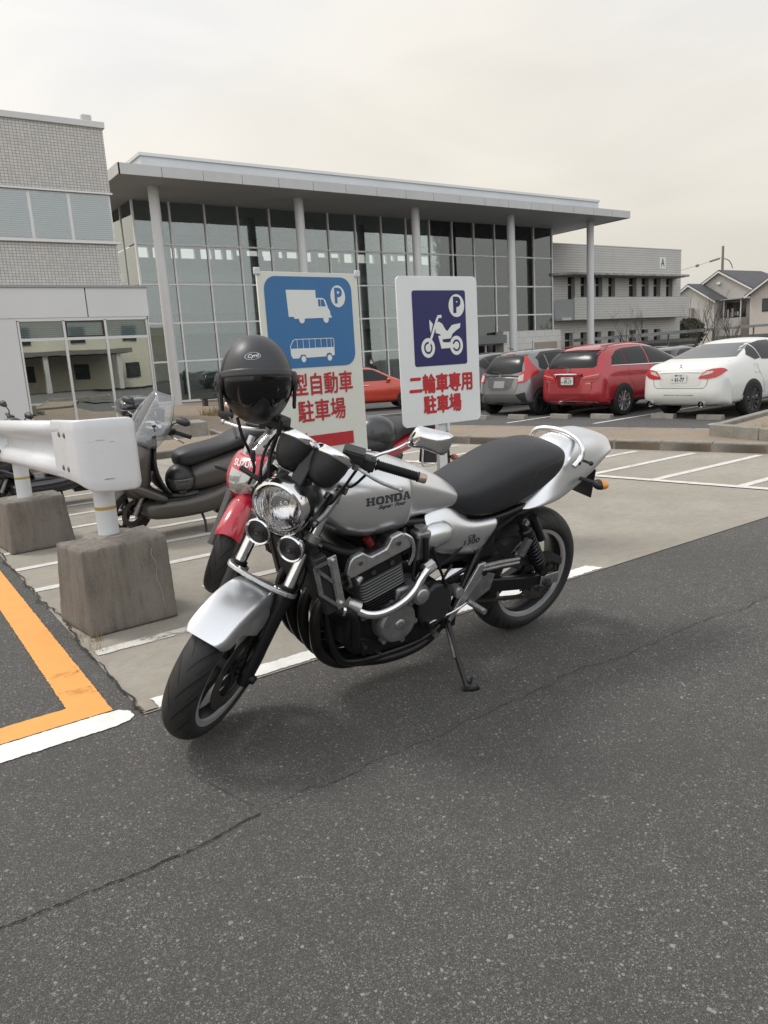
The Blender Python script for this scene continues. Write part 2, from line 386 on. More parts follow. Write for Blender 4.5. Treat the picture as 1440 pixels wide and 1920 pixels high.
# parking lines on the concrete
for y, x0, x1, m in ((3.66, .76, 1.42, WORN_L), (4.33, 1.58, 3.1, STALL_L), (5.09, .74, 3.1, STALL_L), (5.76, .74, 3.1, STALL_L), (6.38, .74, 3.1, STALL_L),
                     (7.03, .74, 3.1, STALL_L), (7.70, .74, 3.1, STALL_L), (8.28, .74, 3.1, STALL_L), (8.96, .74, 3.1, STALL_L), (9.65, .74, 3.1, STALL_L)):
    sheet('parking_line', [(x0, y-.043), (x1, y-.043), (x1, y+.043), (x0, y+.043)], .008, m, .0022)
def endx(y): return 6.38-(y-3.4)*.172
for y in (3.62, 4.43, 5.13, 5.81, 6.74, 7.62, 8.4):
    kx = 8.28-(y-4.43)*.265
    sheet('parking_line', [(endx(y)+.05, y-.045), (kx, y-.03), (kx, y+.06), (endx(y)+.05, y+.045)], .008, STALL_L, .0022)
sheet('parking_line', [(6.44, 3.05), (6.54, 3.05), (5.66, 8.4), (5.56, 8.4)], .012, STALL_L, .0022)
sheet('edge_line', [(.80, 2.852), (3.56, 2.852), (3.52, 2.955), (.80, 2.955)], .008, WHITE_L, .0035, .015)
sheet('edge_line', [(.745, 2.852), (.795, 2.852), (.795, 2.955), (.745, 2.955)], .010, mat('bare_patch', (.36, .32, .26), .9, dirt=.3), .002, .03)
sheet('edge_line', [(-6, 2.815), (.62, 2.815), (.675, 2.832), (.705, 2.862), (.700, 2.915), (.670, 2.950), (.60, 2.960), (-6, 2.957)], .004, WHITE_L, .0018, .010)
sheet('orange_line', [(-6, 2.968), (.648, 2.968), (.655, 7.6), (.505, 7.6), (.50, 3.115), (-6, 3.115)], .004, ORANGE_L, .0014, .010)
# scuffs on the orange line, seam in the asphalt, joints in the concrete
def crack(name, pts, w, m=DARK, jit=.004, dz=.004, step=.025):
    P = []
    for a, b in zip(pts[:-1], pts[1:]):
        a, b = V(a), V(b); n = max(1, int((b-a).length/step)); P += [a.lerp(b, k/n) for k in range(n)]
    P.append(V(pts[-1])); up = []; lo = []; o = 0
    for k, p in enumerate(P):
        t = (P[min(k+1, len(P)-1)]-P[max(k-1, 0)]).normalized(); nr = V((-t.y, t.x)); o = o*.8+random.gauss(0, jit); ww = w*random.uniform(.25, 1.1)
        up.append(p+nr*(o+ww/2)); lo.append(p+nr*(o-ww/2))
    n = len(P); vs = [(q.x, q.y, gz(q.x, q.y)+dz) for q in up+lo]
    mb = MB().add(vs, [(n+k, n+k+1, k+1, k) for k in range(n-1)]); return struct(ob(name, mb, m, smooth=False))
FAINT = mat('crack_faint', (.022, .021, .02), .9)
crack('asphalt_crack', [(-.6, 1.93), (.08, 1.91), (.45, 1.893), (.66, 1.90), (.80, 1.92)], .0068, jit=.0022, step=.011)
crack('asphalt_crack', [(.86, 1.93), (1.21, 1.915), (1.7, 1.94), (2.28, 1.97), (3.0, 1.94), (4.9, 1.90)], .0035, FAINT, .007)
crack('asphalt_crack', [(.80, 1.97), (.765, 2.1), (.735, 2.24), (.71, 2.36)], .0022, FAINT, .003)
crack('concrete_joint', [(3.45, 2.96), (3.47, 4.2), (3.5, 11.3)], .006, mat('joint', (.07, .065, .055), .9), .002, .012)
crack('concrete_joint', [(.75, 7.36), (7.6, 7.36)], .006, MATS['joint'], .002, .012)
crack('concrete_joint', [(.735, 2.85), (.735, 5.2), (.733, 11.3)], .014, mat('joint_dirt', (.03, .028, .022), .95), .006, .013)
for k in range(16):
    cx, cy = .50+random.uniform(0, .13), random.choice((3.48, 3.28))+random.gauss(0, .035); l = random.uniform(.03, .09)
    crack('paint_scuff', [(cx, cy), (min(cx+l, .64), cy+random.uniform(-.004, .01))], .0035, MATS['crack_faint'], .001, .010, .012)
# car lot lines and wheel stops
for a in ((11.27, 11.55, 15.6, 11.9), (11.83, 9.70, 16., 9.95), (12.4, 7.6, 17, 7.8)):
    x0, y0, x1, y1 = a; sheet('bay_line', [(x0, y0-.05), (x1, y1-.05), (x1, y1+.05), (x0, y0+.05)], .011, STALL_L, .002)
WST = []
for x, y in [(11.75, 12.9), (12.1, 12.05), (12.5, 11.15), (12.77, 10.26), (13.2, 9.08), (13.25, 8.1)]:
    F = Matrix.Translation((x, y, LOTZ)) @ Matrix.Rotation(R(2), 4, 'Z')
    mb = MB().loft([[(q[0], s*.25, q[1]) for q in ((-.075, 0), (.075, 0), (.055, .10), (-.055, .10))] for s in (-1, 1)], M=F)
    o = ob('wheel_stop', mb, KERB, bevel=.008); WST.append(o)
for o, lb in zip(WST, ('concrete wheel stop farthest left behind the grey hatchback', 'concrete wheel stop behind the rear wheel of the grey hatchback', 'concrete wheel stop under the left end of the red hatchback bumper',
                       'concrete wheel stop just left of the red hatchback rear wheel', 'concrete wheel stop under the left half of the white sedan bumper', 'concrete wheel stop beside the planter behind the white sedan')):
    tag(o, lb, 'wheel stop', 'concrete wheel stops behind the parked cars')
# far kerb and blue marking beyond the strip
sheet('blue_marking', [(9.6, 19.6), (17.0, 17.9), (17.2, 18.9), (10.2, 20.9)], .015, BLUE_L, .004, .2)
sheet('blue_marking', [(8.9, 16.4), (16.0, 14.9), (16.4, 16.4), (9.6, 17.7)], .015, BLUE_L, .004, .2)
struct(kerb_run('kerb', [(9.4, 19.2), (17.2, 17.45)], .16, DROP, DROP+.14, KERB, 1.))
# planters
pl = empty('planter_bed', (8.95, 5.47, 0)); tag(pl, 'kerbed dry planting bed beside the white sedan at the right edge', 'planter')
def pk(name, pts, w, z0, z1): 
    o = kerb_run(name, pts, w, z0, z1, KERB, .9); o.parent = pl; o.matrix_parent_inverse = Matrix.Translation(pl.location).inverted(); return o
pk('kerb_edge', [(8.62, 4.0), (8.97, 5.50)], .14, .09, .25); pk('kerb_edge', [(8.97, 5.50), (11.4, 5.93)], .12, .0, .25); pk('kerb_edge', [(11.4, 5.93), (11.9, 4.0)], .12, 0, .25)
o = ob('soil', MB().prism([(8.75, 4.0), (9.08, 5.38), (11.3, 5.78), (11.78, 4.0)], .0, .20), GRAV, smooth=False); o.parent = pl; o.matrix_parent_inverse = Matrix.Translation(pl.location).inverted()
mb = MB()
for k in range(900):
    x, y = random.uniform(8.9, 11.6), random.uniform(4.1, 5.5)
    if y > 5.0+(x-8.9)*.18: continue
    h = random.uniform(.02, .07); a = random.uniform(0, PI); dx, dy = .006*math.cos(a), .006*math.sin(a); tx, ty = random.gauss(0, .02), random.gauss(0, .02)
    mb.add([(x-dx, y-dy, .2), (x+dx, y+dy, .2), (x+tx, y+ty, .2+h)], [(0, 1, 2)])
STRAW = mat('dry_grass', (.40, .30, .16), .9, dirt=.4, dscale=4)
struct(ob('dry_grass', mb, STRAW, smooth=False), 'stuff')
# bed with a concrete box beyond the scooter, dry grass by the hall
pb = kerb_run('planter_box', [(4.35, 13.95), (5.75, 13.62), (6.1, 15.3)], .10, -.05, .06, KERB); tag(pb, 'low kerb edging round the bare bed beyond the scooter', 'kerb edging')
cb = bx('concrete_box', 0, 1.0, 0, .9, 0, .36, KERB, bevel=.02); cb.location = (4.75, 14.6, -.06); cb.rotation_euler = (0, 0, R(-12)); tag(cb, 'low concrete box standing in the bed behind the scooter mirror', 'concrete box')
mb = MB()
for k in range(1500):
    x, y = random.uniform(11.0, 14.4), random.uniform(26.4, 28.4)
    h = random.uniform(.12, .42); a = random.uniform(0, PI); dx, dy = .012*math.cos(a), .012*math.sin(a); tx, ty = random.gauss(0, .1), random.gauss(0, .1)
    mb.add([(x-dx, y-dy, DROP), (x+dx, y+dy, DROP), (x+tx, y+ty, DROP+h)], [(0, 1, 2)])
struct(ob('dry_grass', mb, STRAW, smooth=False), 'stuff')
t = empty('low_bench', (13.9, 35.2, DROP), R(-3)); tag(t, 'low dark bench on two blocks in front of the glass hall', 'bench')
BLK = mat('black_metal', (.018, .018, .02), .45, dirt=.3)
bx('seat', -.1, 3.4, -.2, .2, .33, .40, BLK, t)
for x in (0, 3.1): bx('leg', x, x+.18, -.18, .18, 0, .33, BLK, t)

# ================= BUILDINGS =================
WALL_G = mat('panel_grey', (.52, .52, .51), .6, dirt=.12, dscale=.6)
WALL_W = mat('panel_white', (.60, .595, .58), .55, dirt=.10, dscale=.7)
ALU = mat('aluminium', (.58, .58, .57), .4, .35)
SOFF = mat('soffit_grey', (.38, .40, .42), .6, dirt=.1, dscale=.3)
COLM = mat('column_white', (.60, .60, .595), .45, dirt=.08, dscale=.8)
def glass_mat(name, tint, refl=.35, rough=.02, wav=.0):
    b = NB(name); tr = b.n('BsdfTransparent'); tr.inputs[0].default_value = (*tint, 1)
    gl = b.n('BsdfGlossy'); gl.inputs['Roughness'].default_value = rough; gl.inputs[0].default_value = (.95, 1, .98, 1)
    fr = b.n('Fresnel'); fr.inputs[0].default_value = 1.55; mx = b.n('MixShader')
    b.l(b.math('MULTIPLY_ADD', fr.outputs[0], 1.3, refl, clamp=True), mx.inputs[0]); b.l(tr.outputs[0], mx.inputs[1]); b.l(gl.outputs[0], mx.inputs[2]); b.l(mx.outputs[0], b.out.inputs[0])
    if wav:
        bp = b.n('Bump'); bp.inputs['Strength'].default_value = wav; bp.inputs['Distance'].default_value = .02; b.l(b.noise(.7, 2, .5), bp.inputs['Height'])
        for x in (gl, fr): b.l(bp.outputs[0], x.inputs['Normal'])
    return b.m
HGLASS = glass_mat('hall_glass', (.80, .84, .84), .06, .02, .10)
AGLASS = glass_mat('annex_glass', (.34, .39, .37), .56, .01, .06)
WGLASS = glass_mat('window_glass', (.88, .90, .90), .04, .03, .05)
K = 1.4064
def Zk(z): return 1.336+(z-1.27)*K
YG = 41.77; XL, XR = 13.65, 45.95
hall = empty('glass_hall', (XL, YG, DROP)); tag(hall, 'two storey glass fronted hall with slim white columns and a wide flat roof', 'hall')
INV = Matrix.Translation(hall.location).inverted()
def kid(o, p): o.parent = p; o.matrix_parent_inverse = p.matrix_basis.inverted(); return o
def hb(name, x0, x1, y0, y1, z0, z1, m, **k): return kid(bx(name, x0, x1, y0, y1, z0, z1, m, **k), hall)
ZS = Zk(7.69); YF = 26.0*K; RX0, RX1 = 11.55, 48.72
roof = kid(ob('roof', MB().prism([(RX0+.1, YF+.1), (RX1-.1, YF+.1), (RX1-.1, 52.35), (RX0+1.6, 52.35), (RX0+.1, 39)], ZS, 10.70), SOFF, smooth=False), hall)
# fascia panels with open joints
mb = MB(); nP = 18; wP = (RX1-RX0)/nP
for k in range(nP): mb.box(RX0+k*wP+.012, RX0+(k+1)*wP-.012, YF, YF+.1, ZS-.03, 10.83)
for k in range(6):
    y0 = YF+.1+k*2.3; mb.box(RX1-.1, RX1, y0+.012, y0+2.288, ZS-.03, 10.83)
F = frame((0, 1, 0), (-1, 0, 0), o=(RX0, YF, 0)); mb.box(.0, 2.6, -.1, 0, ZS-.03, 10.83, F)
kid(ob('fascia', mb, WALL_G, bevel=.008), hall)
up = kid(ob('upper_roof', MB().box(13.42, 47.85, 38.77, 52.3, 10.83, 11.80), mat('upper_panel', (.60, .61, .62), .5, dirt=.1, dscale=.4), smooth=False), hall)
kid(bx('coping', 13.34, 47.93, 38.68, 52.4, 11.80, 11.95, ALU), hall)
for k in range(5):
    x = 13.84+k*8.24
    c = kid(ob('column', MB().cyl((x, 38.68, DROP), (x, 38.68, ZS), .265, n=28), COLM), hall)
    kid(ob('base_plate', MB().cyl((x, 38.68, DROP), (x, 38.68, DROP+.05), .36, n=24), ALU), hall)
MUL = mat('mullion_white', (.74, .74, .73), .4)
MX = [XL+.02+k*(XR-XL)/16 for k in range(17)]
MZ = [DROP, Zk(1.63), Zk(3.12), Zk(4.6), Zk(6.1), ZS]
for i, x in enumerate(MX): hb('mullion', x-.045, x+.045, YG-.10, YG+.10, MZ[0], ZS, MUL)
for j in range(5): hb('transom', XL, XR, YG-.07, YG+.05, MZ[j]-.04, MZ[j]+.05 if j else MZ[0]+.12, MUL)
for i in range(16):
    for j in range(5):
        if j == 0 and i > 11: continue
        if j == 1 and i > 12: z0 = 2.78
        hb('glass_panel', MX[i]+.035, MX[i+1]-.035, YG-.012, YG+.012, MZ[j]+.04, MZ[j+1]-.03, HGLASS, smooth=False)
# left return of the curtain wall
for j in range(5): kid(bx('return_glass', XL-.012, XL+.012, YG+.1, YG+8, MZ[j]+.04, MZ[j+1]-.03, HGLASS, smooth=False), hall)
for k in range(4): hb('mullion', XL-.06, XL+.06, YG+2+k*2-.035, YG+2+k*2+.035, DROP, ZS, ALU)
# interior seen through the glass
INW = mat('hall_inner_wall', (.62, .64, .635), .8, dirt=.2, dscale=.3); YB = 52.0
hb('inner_floor', XL, XR+2, YG+.3, YB, DROP-.05, DROP+.02, mat('hall_floor', (.38, .36, .33), .4))
mb = MB(); zA, zB = 8.93, 9.62
mb.box(XL-.5, XR+4, YB, YB+.3, DROP, zA); mb.box(XL-.5, XR+4, YB, YB+.3, zB, ZS); x = XL+2.9
while x < XR+3:
    x += random.choice((1.25, 1.25, .8)); wq = random.choice((.22, .3, .4)); mb.box(x, x+wq, YB, YB+.3, zA, zB)
for a, h in ((24, .3), (27.5, .22), (30.5, .35), (38, .25)): mb.box(a, a+2.4, YB+.05, YB+.25, zA, zA+h)
kid(ob('back_wall', mb, INW, smooth=False), hall)
hb('gallery', XL+.4, XR, YG+6, YB, 3.6, 3.95, mat('gallery_slab', (.30, .31, .30), .7)); hb('gallery_rail', XL+.4, XR, YG+5.95, YG+6.0, 3.95, 4.9, mat('rail_grey', (.22, .24, .24), .5))
hb('lower_partition', XL+3, XR-9, YG+8, YG+8.2, DROP, 2.6, mat('partition', (.22, .29, .27), .6, dirt=.2, dscale=.5))
hb('beam', XL, XR, YG+3, YG+3.4, 6.55, 7.0, INW); hb('beam', XL, XR, YG+8.5, YG+9, 7.6, 8.1, INW)
for k in range(6): kid(ob('inner_column', MB().cyl((16.2+k*5.2, YG+3.2, DROP), (16.2+k*5.2, YG+3.2, ZS), .24, n=16), WALL_G), hall)
for k in range(9):
    a = 15+k*3.3; hb('counter', a, a+2.2, YG+6.4+(k % 3)*.5, YG+7, DROP, .65, mat('counter%d' % (k % 3), [(.35, .34, .32), (.10, .11, .11), (.24, .20, .15)][k % 3], .6))
hb('ceiling_lamp', XL+4, XL+4.9, YG+5, YG+5.1, 9.4, 9.45, ALU); hb('stair', 26, 31, YG+2.2, YG+3.4, 1.6, 1.85, WALL_G)
# entrance canopy and white tiled wall at the right foot
def tile_mat(name, c, g, w, h, off=.5, rough=.5, var=.12, mortar=.012, axis='XZ'):
    b = NB(name); s = b.n('SeparateXYZ'); b.l(b.co(), s.inputs[0]); cb = b.n('CombineXYZ'); b.l(s.outputs[0], cb.inputs[0]); b.l(s.outputs[2], cb.inputs[1])
    br = b.n('TexBrick'); b.l(cb.outputs[0], br.inputs['Vector']); br.inputs['Scale'].default_value = 1; br.inputs['Brick Width'].default_value = w; br.inputs['Row Height'].default_value = h
    br.inputs['Mortar Size'].default_value = mortar; br.inputs['Mortar Smooth'].default_value = .1; br.offset = off
    br.inputs['Color1'].default_value = (*c, 1); br.inputs['Color2'].default_value = (*[x*(1-var) for x in c], 1); br.inputs['Mortar'].default_value = (*g, 1)
    n = b.noise(.6, 4, .6); b.col(b.mix(b.ramp(n, (.4, 0.), (.7, .22)), br.outputs[0], tuple(x*.6 for x in c))); b.b.inputs['Roughness'].default_value = rough
    b.bump(b.math('MULTIPLY', br.outputs['Fac'], -1.), .6, .01); return b.m
WT = tile_mat('white_tile', (.60, .59, .56), (.36, .35, .33), .9, .45, .5, .35, .05, .012)
hb('tiled_wall', 39.75, XR, YG-.9, YG-.2, DROP, 2.74, WT); hb('notice_board', 42.9, 45.4, YG-1.0, YG-.91, .3, 1.84, mat('board_brown', (.30, .25, .20), .6)); hb('board_frame', 42.75, 45.55, YG-.98, YG-.905, .15, 1.98, ALU)
hb('entrance_lintel', 33.5, 39.7, YG-1.3, YG-.15, 1.9, 2.5, mat('lintel', (.16, .17, .17), .5)); hb('entrance_door', 36.6, 36.72, YG-.6, YG-.5, DROP, 1.9, ALU); hb('entrance_door', 38.2, 38.3, YG-.6, YG-.5, DROP, 1.9, ALU)

# ---- tiled office block with white annex, at the left ----
off = empty('tiled_office_block', (7.9, 24, DROP)); tag(off, 'grey brick tiled office block with a band of blinds above a white annex', 'office building')
def kb(name, x0, x1, y0, y1, z0, z1, m, **k): return kid(bx(name, x0, x1, y0, y1, z0, z1, m, **k), off)
TILE = tile_mat('grey_tile', (.58, .555, .52), (.24, .23, .215), .100, .082, .0, .55, .16, .008)
YT = 25.0
def ty(z): return 1.336+(z-1.336)*25/24
xr = 7.57; zt = ty(8.58); z1, z2, z3 = ty(6.61), ty(5.25), ty(4.03)
kb('upper_wall', -14, xr, YT, YT+.3, z1, zt-.14, TILE); kb('lower_wall', -14, xr, YT, YT+.3, 3.2, z2, TILE)
kb('block_core', -14, xr-.02, YT+.31, YT+9, DROP, zt-.16, mat('core_dark', (.30, .29, .27), .8)); kb('parapet_coping', -14.1, xr+.06, YT-.07, YT+9, zt-.14, zt+.04, WALL_W, bevel=.01)
o = kb('roof_camera', 7.02, 7.32, YT+.1, YT+.3, zt+.04, zt+.26, WALL_G, bevel=.03)
wx = [xr-.02, 6.30, 5.17, 3.95, 2.75, 1.55]
BLIND = NB('blinds'); wv = BLIND.n('TexWave', wave_type='BANDS', bands_direction='Z'); wv.inputs['Scale'].default_value = 5.2; BLIND.l(BLIND.co(), wv.inputs[0])
BLIND.col(BLIND.mix(wv.outputs[0], (.50, .51, .51), (.76, .77, .77))); BLIND = BLIND.m
for a, b_ in zip(wx[1:], wx[:-1]):
    wdo = kb('window_frame', a, b_, YT+.04, YT+.10, z2, z1, ALU)
    mb = MB().box(a+.05, b_-.05, YT+.02, YT+.035, z2+.07, z1-.05); g = ob('window_pane', mb, WGLASS, smooth=False); kid(g, off); 
    bl = kid(ob('blind', MB().box(a+.05, b_-.05, YT+.036, YT+.039, z2+.06, z1-.05), BLIND, smooth=False), off)
kb('window_sill', -14, xr+.12, YT-.09, YT+.02, z2-.06, z2, ALU); kb('window_head', -14, xr+.05, YT-.05, YT+.02, z1, z1+.05, ALU)
kb('window_band_left', -14, 1.5, YT+.03, YT+.10, z2, z1, BLIND)
# annex
YA = 24.0; ax1 = 7.97; AW = mat('annex_panel', (.60, .60, .60), .5, dirt=.06, dscale=.5)
mb = MB().box(-14, 6.13, YA-.02, YA+.3, 3.07, 3.93); mb.box(6.16, ax1+.03, YA-.02, YA+.3, 3.07, 3.93); kid(ob('annex_fascia', mb, AW, bevel=.006), off)
kb('annex_roof', -14, ax1, YA+.3, YT+.3, 3.3, 3.90, AW); kb('annex_flashing', -14, ax1+.06, YA-.06, YA+.32, 3.93, 4.0, mat('flashing', (.28, .28, .28), .5))
kb('annex_wall', -14, 4.15, YA, YA+.3, DROP, 3.07, AW)
AX = [4.17, 5.42, 6.62, 7.90]; FR = ALU
for x in AX: kb('annex_mullion', x-.035, x+.035, YA, YA+.10, DROP, 3.0, FR)
kb('annex_end_post', 7.92, 7.97, YA, YA+.3, DROP, 3.07, AW); kb('annex_head', 4.15, 7.95, YA, YA+.1, 2.98, 3.07, FR); kb('annex_transom', 4.15, 7.95, YA+.005, YA+.09, 2.42, 2.50, FR)
for k in range(3):
    a, b_ = AX[k]+.035, AX[k+1]-.035
    kid(ob('annex_pane', MB().box(a, b_, YA+.04, YA+.05, DROP+.05, 2.42), AGLASS, smooth=False), off)
    if k == 1: 
        mb = MB()
        for q in ((a, b_, 2.50, 2.54), (a, b_, 2.94, 2.98), (a, a+.05, 2.54, 2.94), (b_-.05, b_, 2.54, 2.94)): mb.box(q[0], q[1], YA+.01, YA+.06, q[2], q[3])
        kid(ob('vent_frame', mb, BLK, smooth=False), off)
    kid(ob('top_pane', MB().box(a, b_, YA+.04, YA+.05, 2.50, 2.98), glass_mat('top_glass', (.82, .87, .88), .06, .03) if k == 0 else bpy.data.materials['top_glass'], smooth=False), off)
    kid(ob('top_blind', MB().box(a, b_, YA+.09, YA+.095, 2.50, 2.98), BLIND, smooth=False), off)
kb('annex_inner_wall', 4.0, 7.9, YA+2.6, YA+2.7, DROP, 3.0, mat('annex_dark', (.05, .055, .055), .8)); kb('annex_floor', 4.0, 7.9, YA+.1, YA+2.6, DROP-.1, DROP+.02, mat('annex_floor', (.09, .08, .07), .6))
kid(ob('annex_side_glass', MB().box(7.93, 7.945, YA+.3, YT, DROP, 3.0), AGLASS, smooth=False), off)

# ---- building A at the right ----
ba = empty('brick_annex_building', (47, 42.2, DROP)); tag(ba, 'pale ribbed two storey building with balcony and letter A on its wall', 'building')
def ab(name, x0, x1, y0, y1, z0, z1, m, **k): return kid(bx(name, x0, x1, y0, y1, z0, z1, m, **k), ba)
RIB = tile_mat('ribbed_wall', (.50, .485, .455), (.31, .30, .28), 9., .19, .5, .7, .03, .022)
Y0 = 42.2; TOPZ = 9.35
ups = [(48.3, 49.05), (49.85, 50.6), (51.7, 52.45), (53.35, 54.1), (56.1, 57.0), (57.85, 58.7), (59.55, 60.4), (61.4, 62.2)]
los = [(47.9, 48.75), (49.8, 50.5), (51.6, 52.3), (53.3, 54.05), (56.2, 57.0), (57.85, 58.7), (59.7, 60.5)]
mb = MB(); mb.box(46.0, 63.6, Y0, Y0+.3, 6.85, TOPZ); mb.box(46.0, 63.6, Y0, Y0+.3, 2.45, 5.1)
for wins, za, zb in ((ups, 5.1, 6.85), (los, DROP, 2.45)):
    xs_ = [46.0]+[q for w_ in wins for q in w_]+[63.6]
    for k in range(0, len(xs_), 2): mb.box(xs_[k], xs_[k+1], Y0, Y0+.3, za, zb)
kid(ob('wall', mb, RIB, smooth=False), ba)
ab('building_core', 46.0, 63.58, Y0+.9, Y0+9, DROP, TOPZ-.05, mat('core_dark2', (.25, .24, .22), .8)); ab('coping', 45.98, 63.66, Y0-.03, Y0+9, TOPZ, TOPZ+.06, ALU)
ab('end_wall', 63.3, 63.6, Y0+.3, Y0+9, DROP, TOPZ, RIB)
WDK = mat('window_dark', (.03, .035, .04), .15)
for k, (wins, za, zb) in enumerate(((ups, 5.1, 6.85), (los, DROP, 2.45))):
    for a, b_ in wins:
        ab('window', a, b_, Y0+.35, Y0+.40, za, zb, WDK); ab('window_frame', a, a+.06, Y0+.28, Y0+.34, za, zb, ALU); ab('window_transom', a, b_, Y0+.27, Y0+.345, zb-.62, zb-.54, ALU)
        ab('window_fin', b_-.02, b_+.18, Y0-.12, Y0, za, zb, mat('fin_grey', (.40, .39, .37), .7))
ab('balcony_front', 47.64, 62.98, 40.95, 41.1, 3.42, 5.17, RIB); ab('balcony_slab', 46.4, 62.95, 41.1, Y0, 3.42, 3.62, WALL_G)
kid(ob('balcony_end', MB().prism([(47.6, 41.0), (46.35, 41.9), (46.45, 42.0), (47.7, 41.1)], 3.45, 5.0), mat('balcony_grey', (.30, .31, .31), .6), smooth=False), ba)
CAN = mat('canopy_stained', (.42, .41, .38), .8, dirt=.55, dscale=3.)
kid(ob('canopy', MB().prism([(45.8, 41.6), (47.3, 40.6), (62.5, 40.6), (62.9, Y0), (45.8, Y0)], 6.85, 7.02), CAN, bevel=.01), ba)
mb = MB().box(60.35, 61.25, Y0-.03, Y0-.005, 7.7, 8.66); pa = kid(ob('letter_board', mb, mat('board_white', (.66, .66, .64), .5), smooth=False), ba)
me = text_mesh('A', 1.0, .015, sx=.72); F = frame((1, 0, 0), (0, 0, 1), o=(60.8, Y0-.036, 8.18)); me.transform(F); kid(link('letter', me, BLK, None, smooth=False), ba)
for p in ([(49.0, 42.15, 2.6), (49.0, 42.15, 1.2), (49.7, 42.1, 1.05)],): kid(ob('drain_pipe', MB().tube(p, .03, 6), WALL_G), ba)

# ---- houses ----
HROOF = tile_mat('slate_roof', (.085, .085, .09), (.05, .05, .05), .5, .28, .5, .7, .15, .02)
HW = mat('house_render', (.47, .45, .42), .85, dirt=.1, dscale=.3); HW2 = mat('house_render_pink', (.50, .45, .41), .85, dirt=.08, dscale=.3); TRIM = mat('house_trim', (.66, .65, .62), .6)
def gable(root, X, xb, ya, yb, yp, ze, zp, over=.4, wallm=HW, hip=0):
    """gable wall in the plane x = X facing the camera, ridge running back along +x to xb"""
    FX = frame((0, 1, 0), (0, 0, 1), o=(X, 0, 0))
    kid(ob('gable_wall', MB().prism([(ya, DROP), (yb, DROP), (yb, ze), (yp, zp), (ya, ze)], 0, xb-X, FX), wallm, smooth=False), root)
    for ye in (ya, yb):
        dy, dz = ye-yp, ze-zp; l = math.hypot(dy, dz); k = (l+over)/l; ey, ez = yp+dy*k, zp+dz*k
        vs = [(X-over, yp, zp+.03), (xb-hip, yp, zp+.03), (xb+.3, ey, ez+.03), (X-over, ey, ez+.03)]; vs += [(a, b_, c+.15) for a, b_, c in vs]
        kid(ob('roof_slope', MB().add(vs, [(0, 1, 2, 3), (4, 7, 6, 5), (0, 4, 5, 1), (1, 5, 6, 2), (2, 6, 7, 3), (3, 7, 4, 0)]), HROOF, smooth=False), root)
        q = [(yp, zp-.20), (ey, ez-.20), (ey, ez+.02), (yp, zp+.02)]; kid(ob('verge_board', MB().prism(q, -.04, .0, frame((0, 1, 0), (0, 0, 1), o=(X-over, 0, 0))), TRIM, smooth=False), root)
    if hip: kid(ob('hip_slope', MB().add([(xb-hip, yp, zp+.18), (xb+.3, ya-.3, ze+.05), (xb+.3, yb+.3, ze+.05)], [(0, 1, 2)]), HROOF, smooth=False), root)
h1 = empty('gabled_house', (92, 57, DROP)); tag(h1, 'grey rendered house with two stepped slate gables behind the bare trees', 'house')
gable(h1, 92, 98, 56.15, 63.2, 59.7, 6.15, 8.35); gable(h1, 95, 108, 52.9, 61.7, 57.3, 7.3, 9.85, hip=3)
kid(bx('balcony', 93.0, 94.99, 53.1, 57.9, 1.0, 3.75, HW), h1); kid(bx('balcony_roof', 92.6, 95, 52.9, 58.2, 6.0, 6.12, mat('poly_roof', (.30, .31, .31), .3)), h1)
for y in (53.15, 55.4, 57.8): kid(bx('balcony_post', 93.0, 93.1, y, y+.1, 3.75, 6.05, TRIM), h1)
kid(bx('balcony_door', 94.9, 94.99, 53.6, 56.6, 3.75, 5.7, WDK), h1); kid(bx('bay_window', 91.4, 91.99, 59.0, 62.4, 3.6, 5.4, mat('bay_brown', (.30, .27, .24), .7)), h1); kid(bx('wall_lamp', 94.75, 94.99, 57.1, 57.6, 8.2, 8.5, TRIM), h1)
for k in range(13):
    y = 53.3+k*.33; kid(bx('laundry', 93.3, 93.36, y, y+random.uniform(.15, .3), 3.75+random.uniform(0, .3), 4.2+random.uniform(.2, .8), mat('cloth%d' % (k % 4), [(.10, .11, .13), (.45, .45, .46), (.22, .12, .11), (.28, .29, .25)][k % 4], .9)), h1)
h2 = empty('pinkish_house', (90, 46, DROP)); tag(h2, 'pinkish rendered house with dark square window at the right edge', 'house')
gable(h2, 90, 102, 40.5, 50.3, 45.4, 6.3, 9.4, .55, HW2)
kid(bx('window', 89.9, 89.99, 47.2, 48.7, 4.2, 5.5, WDK), h2); kid(bx('window_frame', 89.95, 89.995, 47.1, 48.8, 4.1, 5.6, BLK), h2)
UP = mat('utility_concrete', (.20, .19, .18), .8)
up_ = empty('utility_pole', (110.5, 66.3, DROP)); tag(up_, 'tall grey utility pole rising behind the house roof', 'utility pole')
ob('pole', MB().cyl((0, 0, 0), (0, 0, 15.3), .24, .17, 12), UP, up_); ob('hook_arm', MB().tube([(0, 0, 13.5), (.7, -.5, 13.3), (1.1, -.8, 12.6), (1.2, -.9, 12.0)], .07, 6, 2), UP, up_)
ob('power_cable', MB().tube([(0, 0, 13.7), (-1.5, 1.5, 13.1), (-4, 4, 12.3), (-8, 8, 11.0), (-15, 15, 9.6)], .022, 5, 2), BLK, up_)
ob('insulator', MB().tube([(-.3, .3, 13.55), (-1.3, 1.3, 13.2)], .16, 6), UP, up_); ob('insulator', MB().tube([(-2.4, 2.4, 12.8), (-2.7, 2.7, 12.7)], .22, 6), UP, up_)

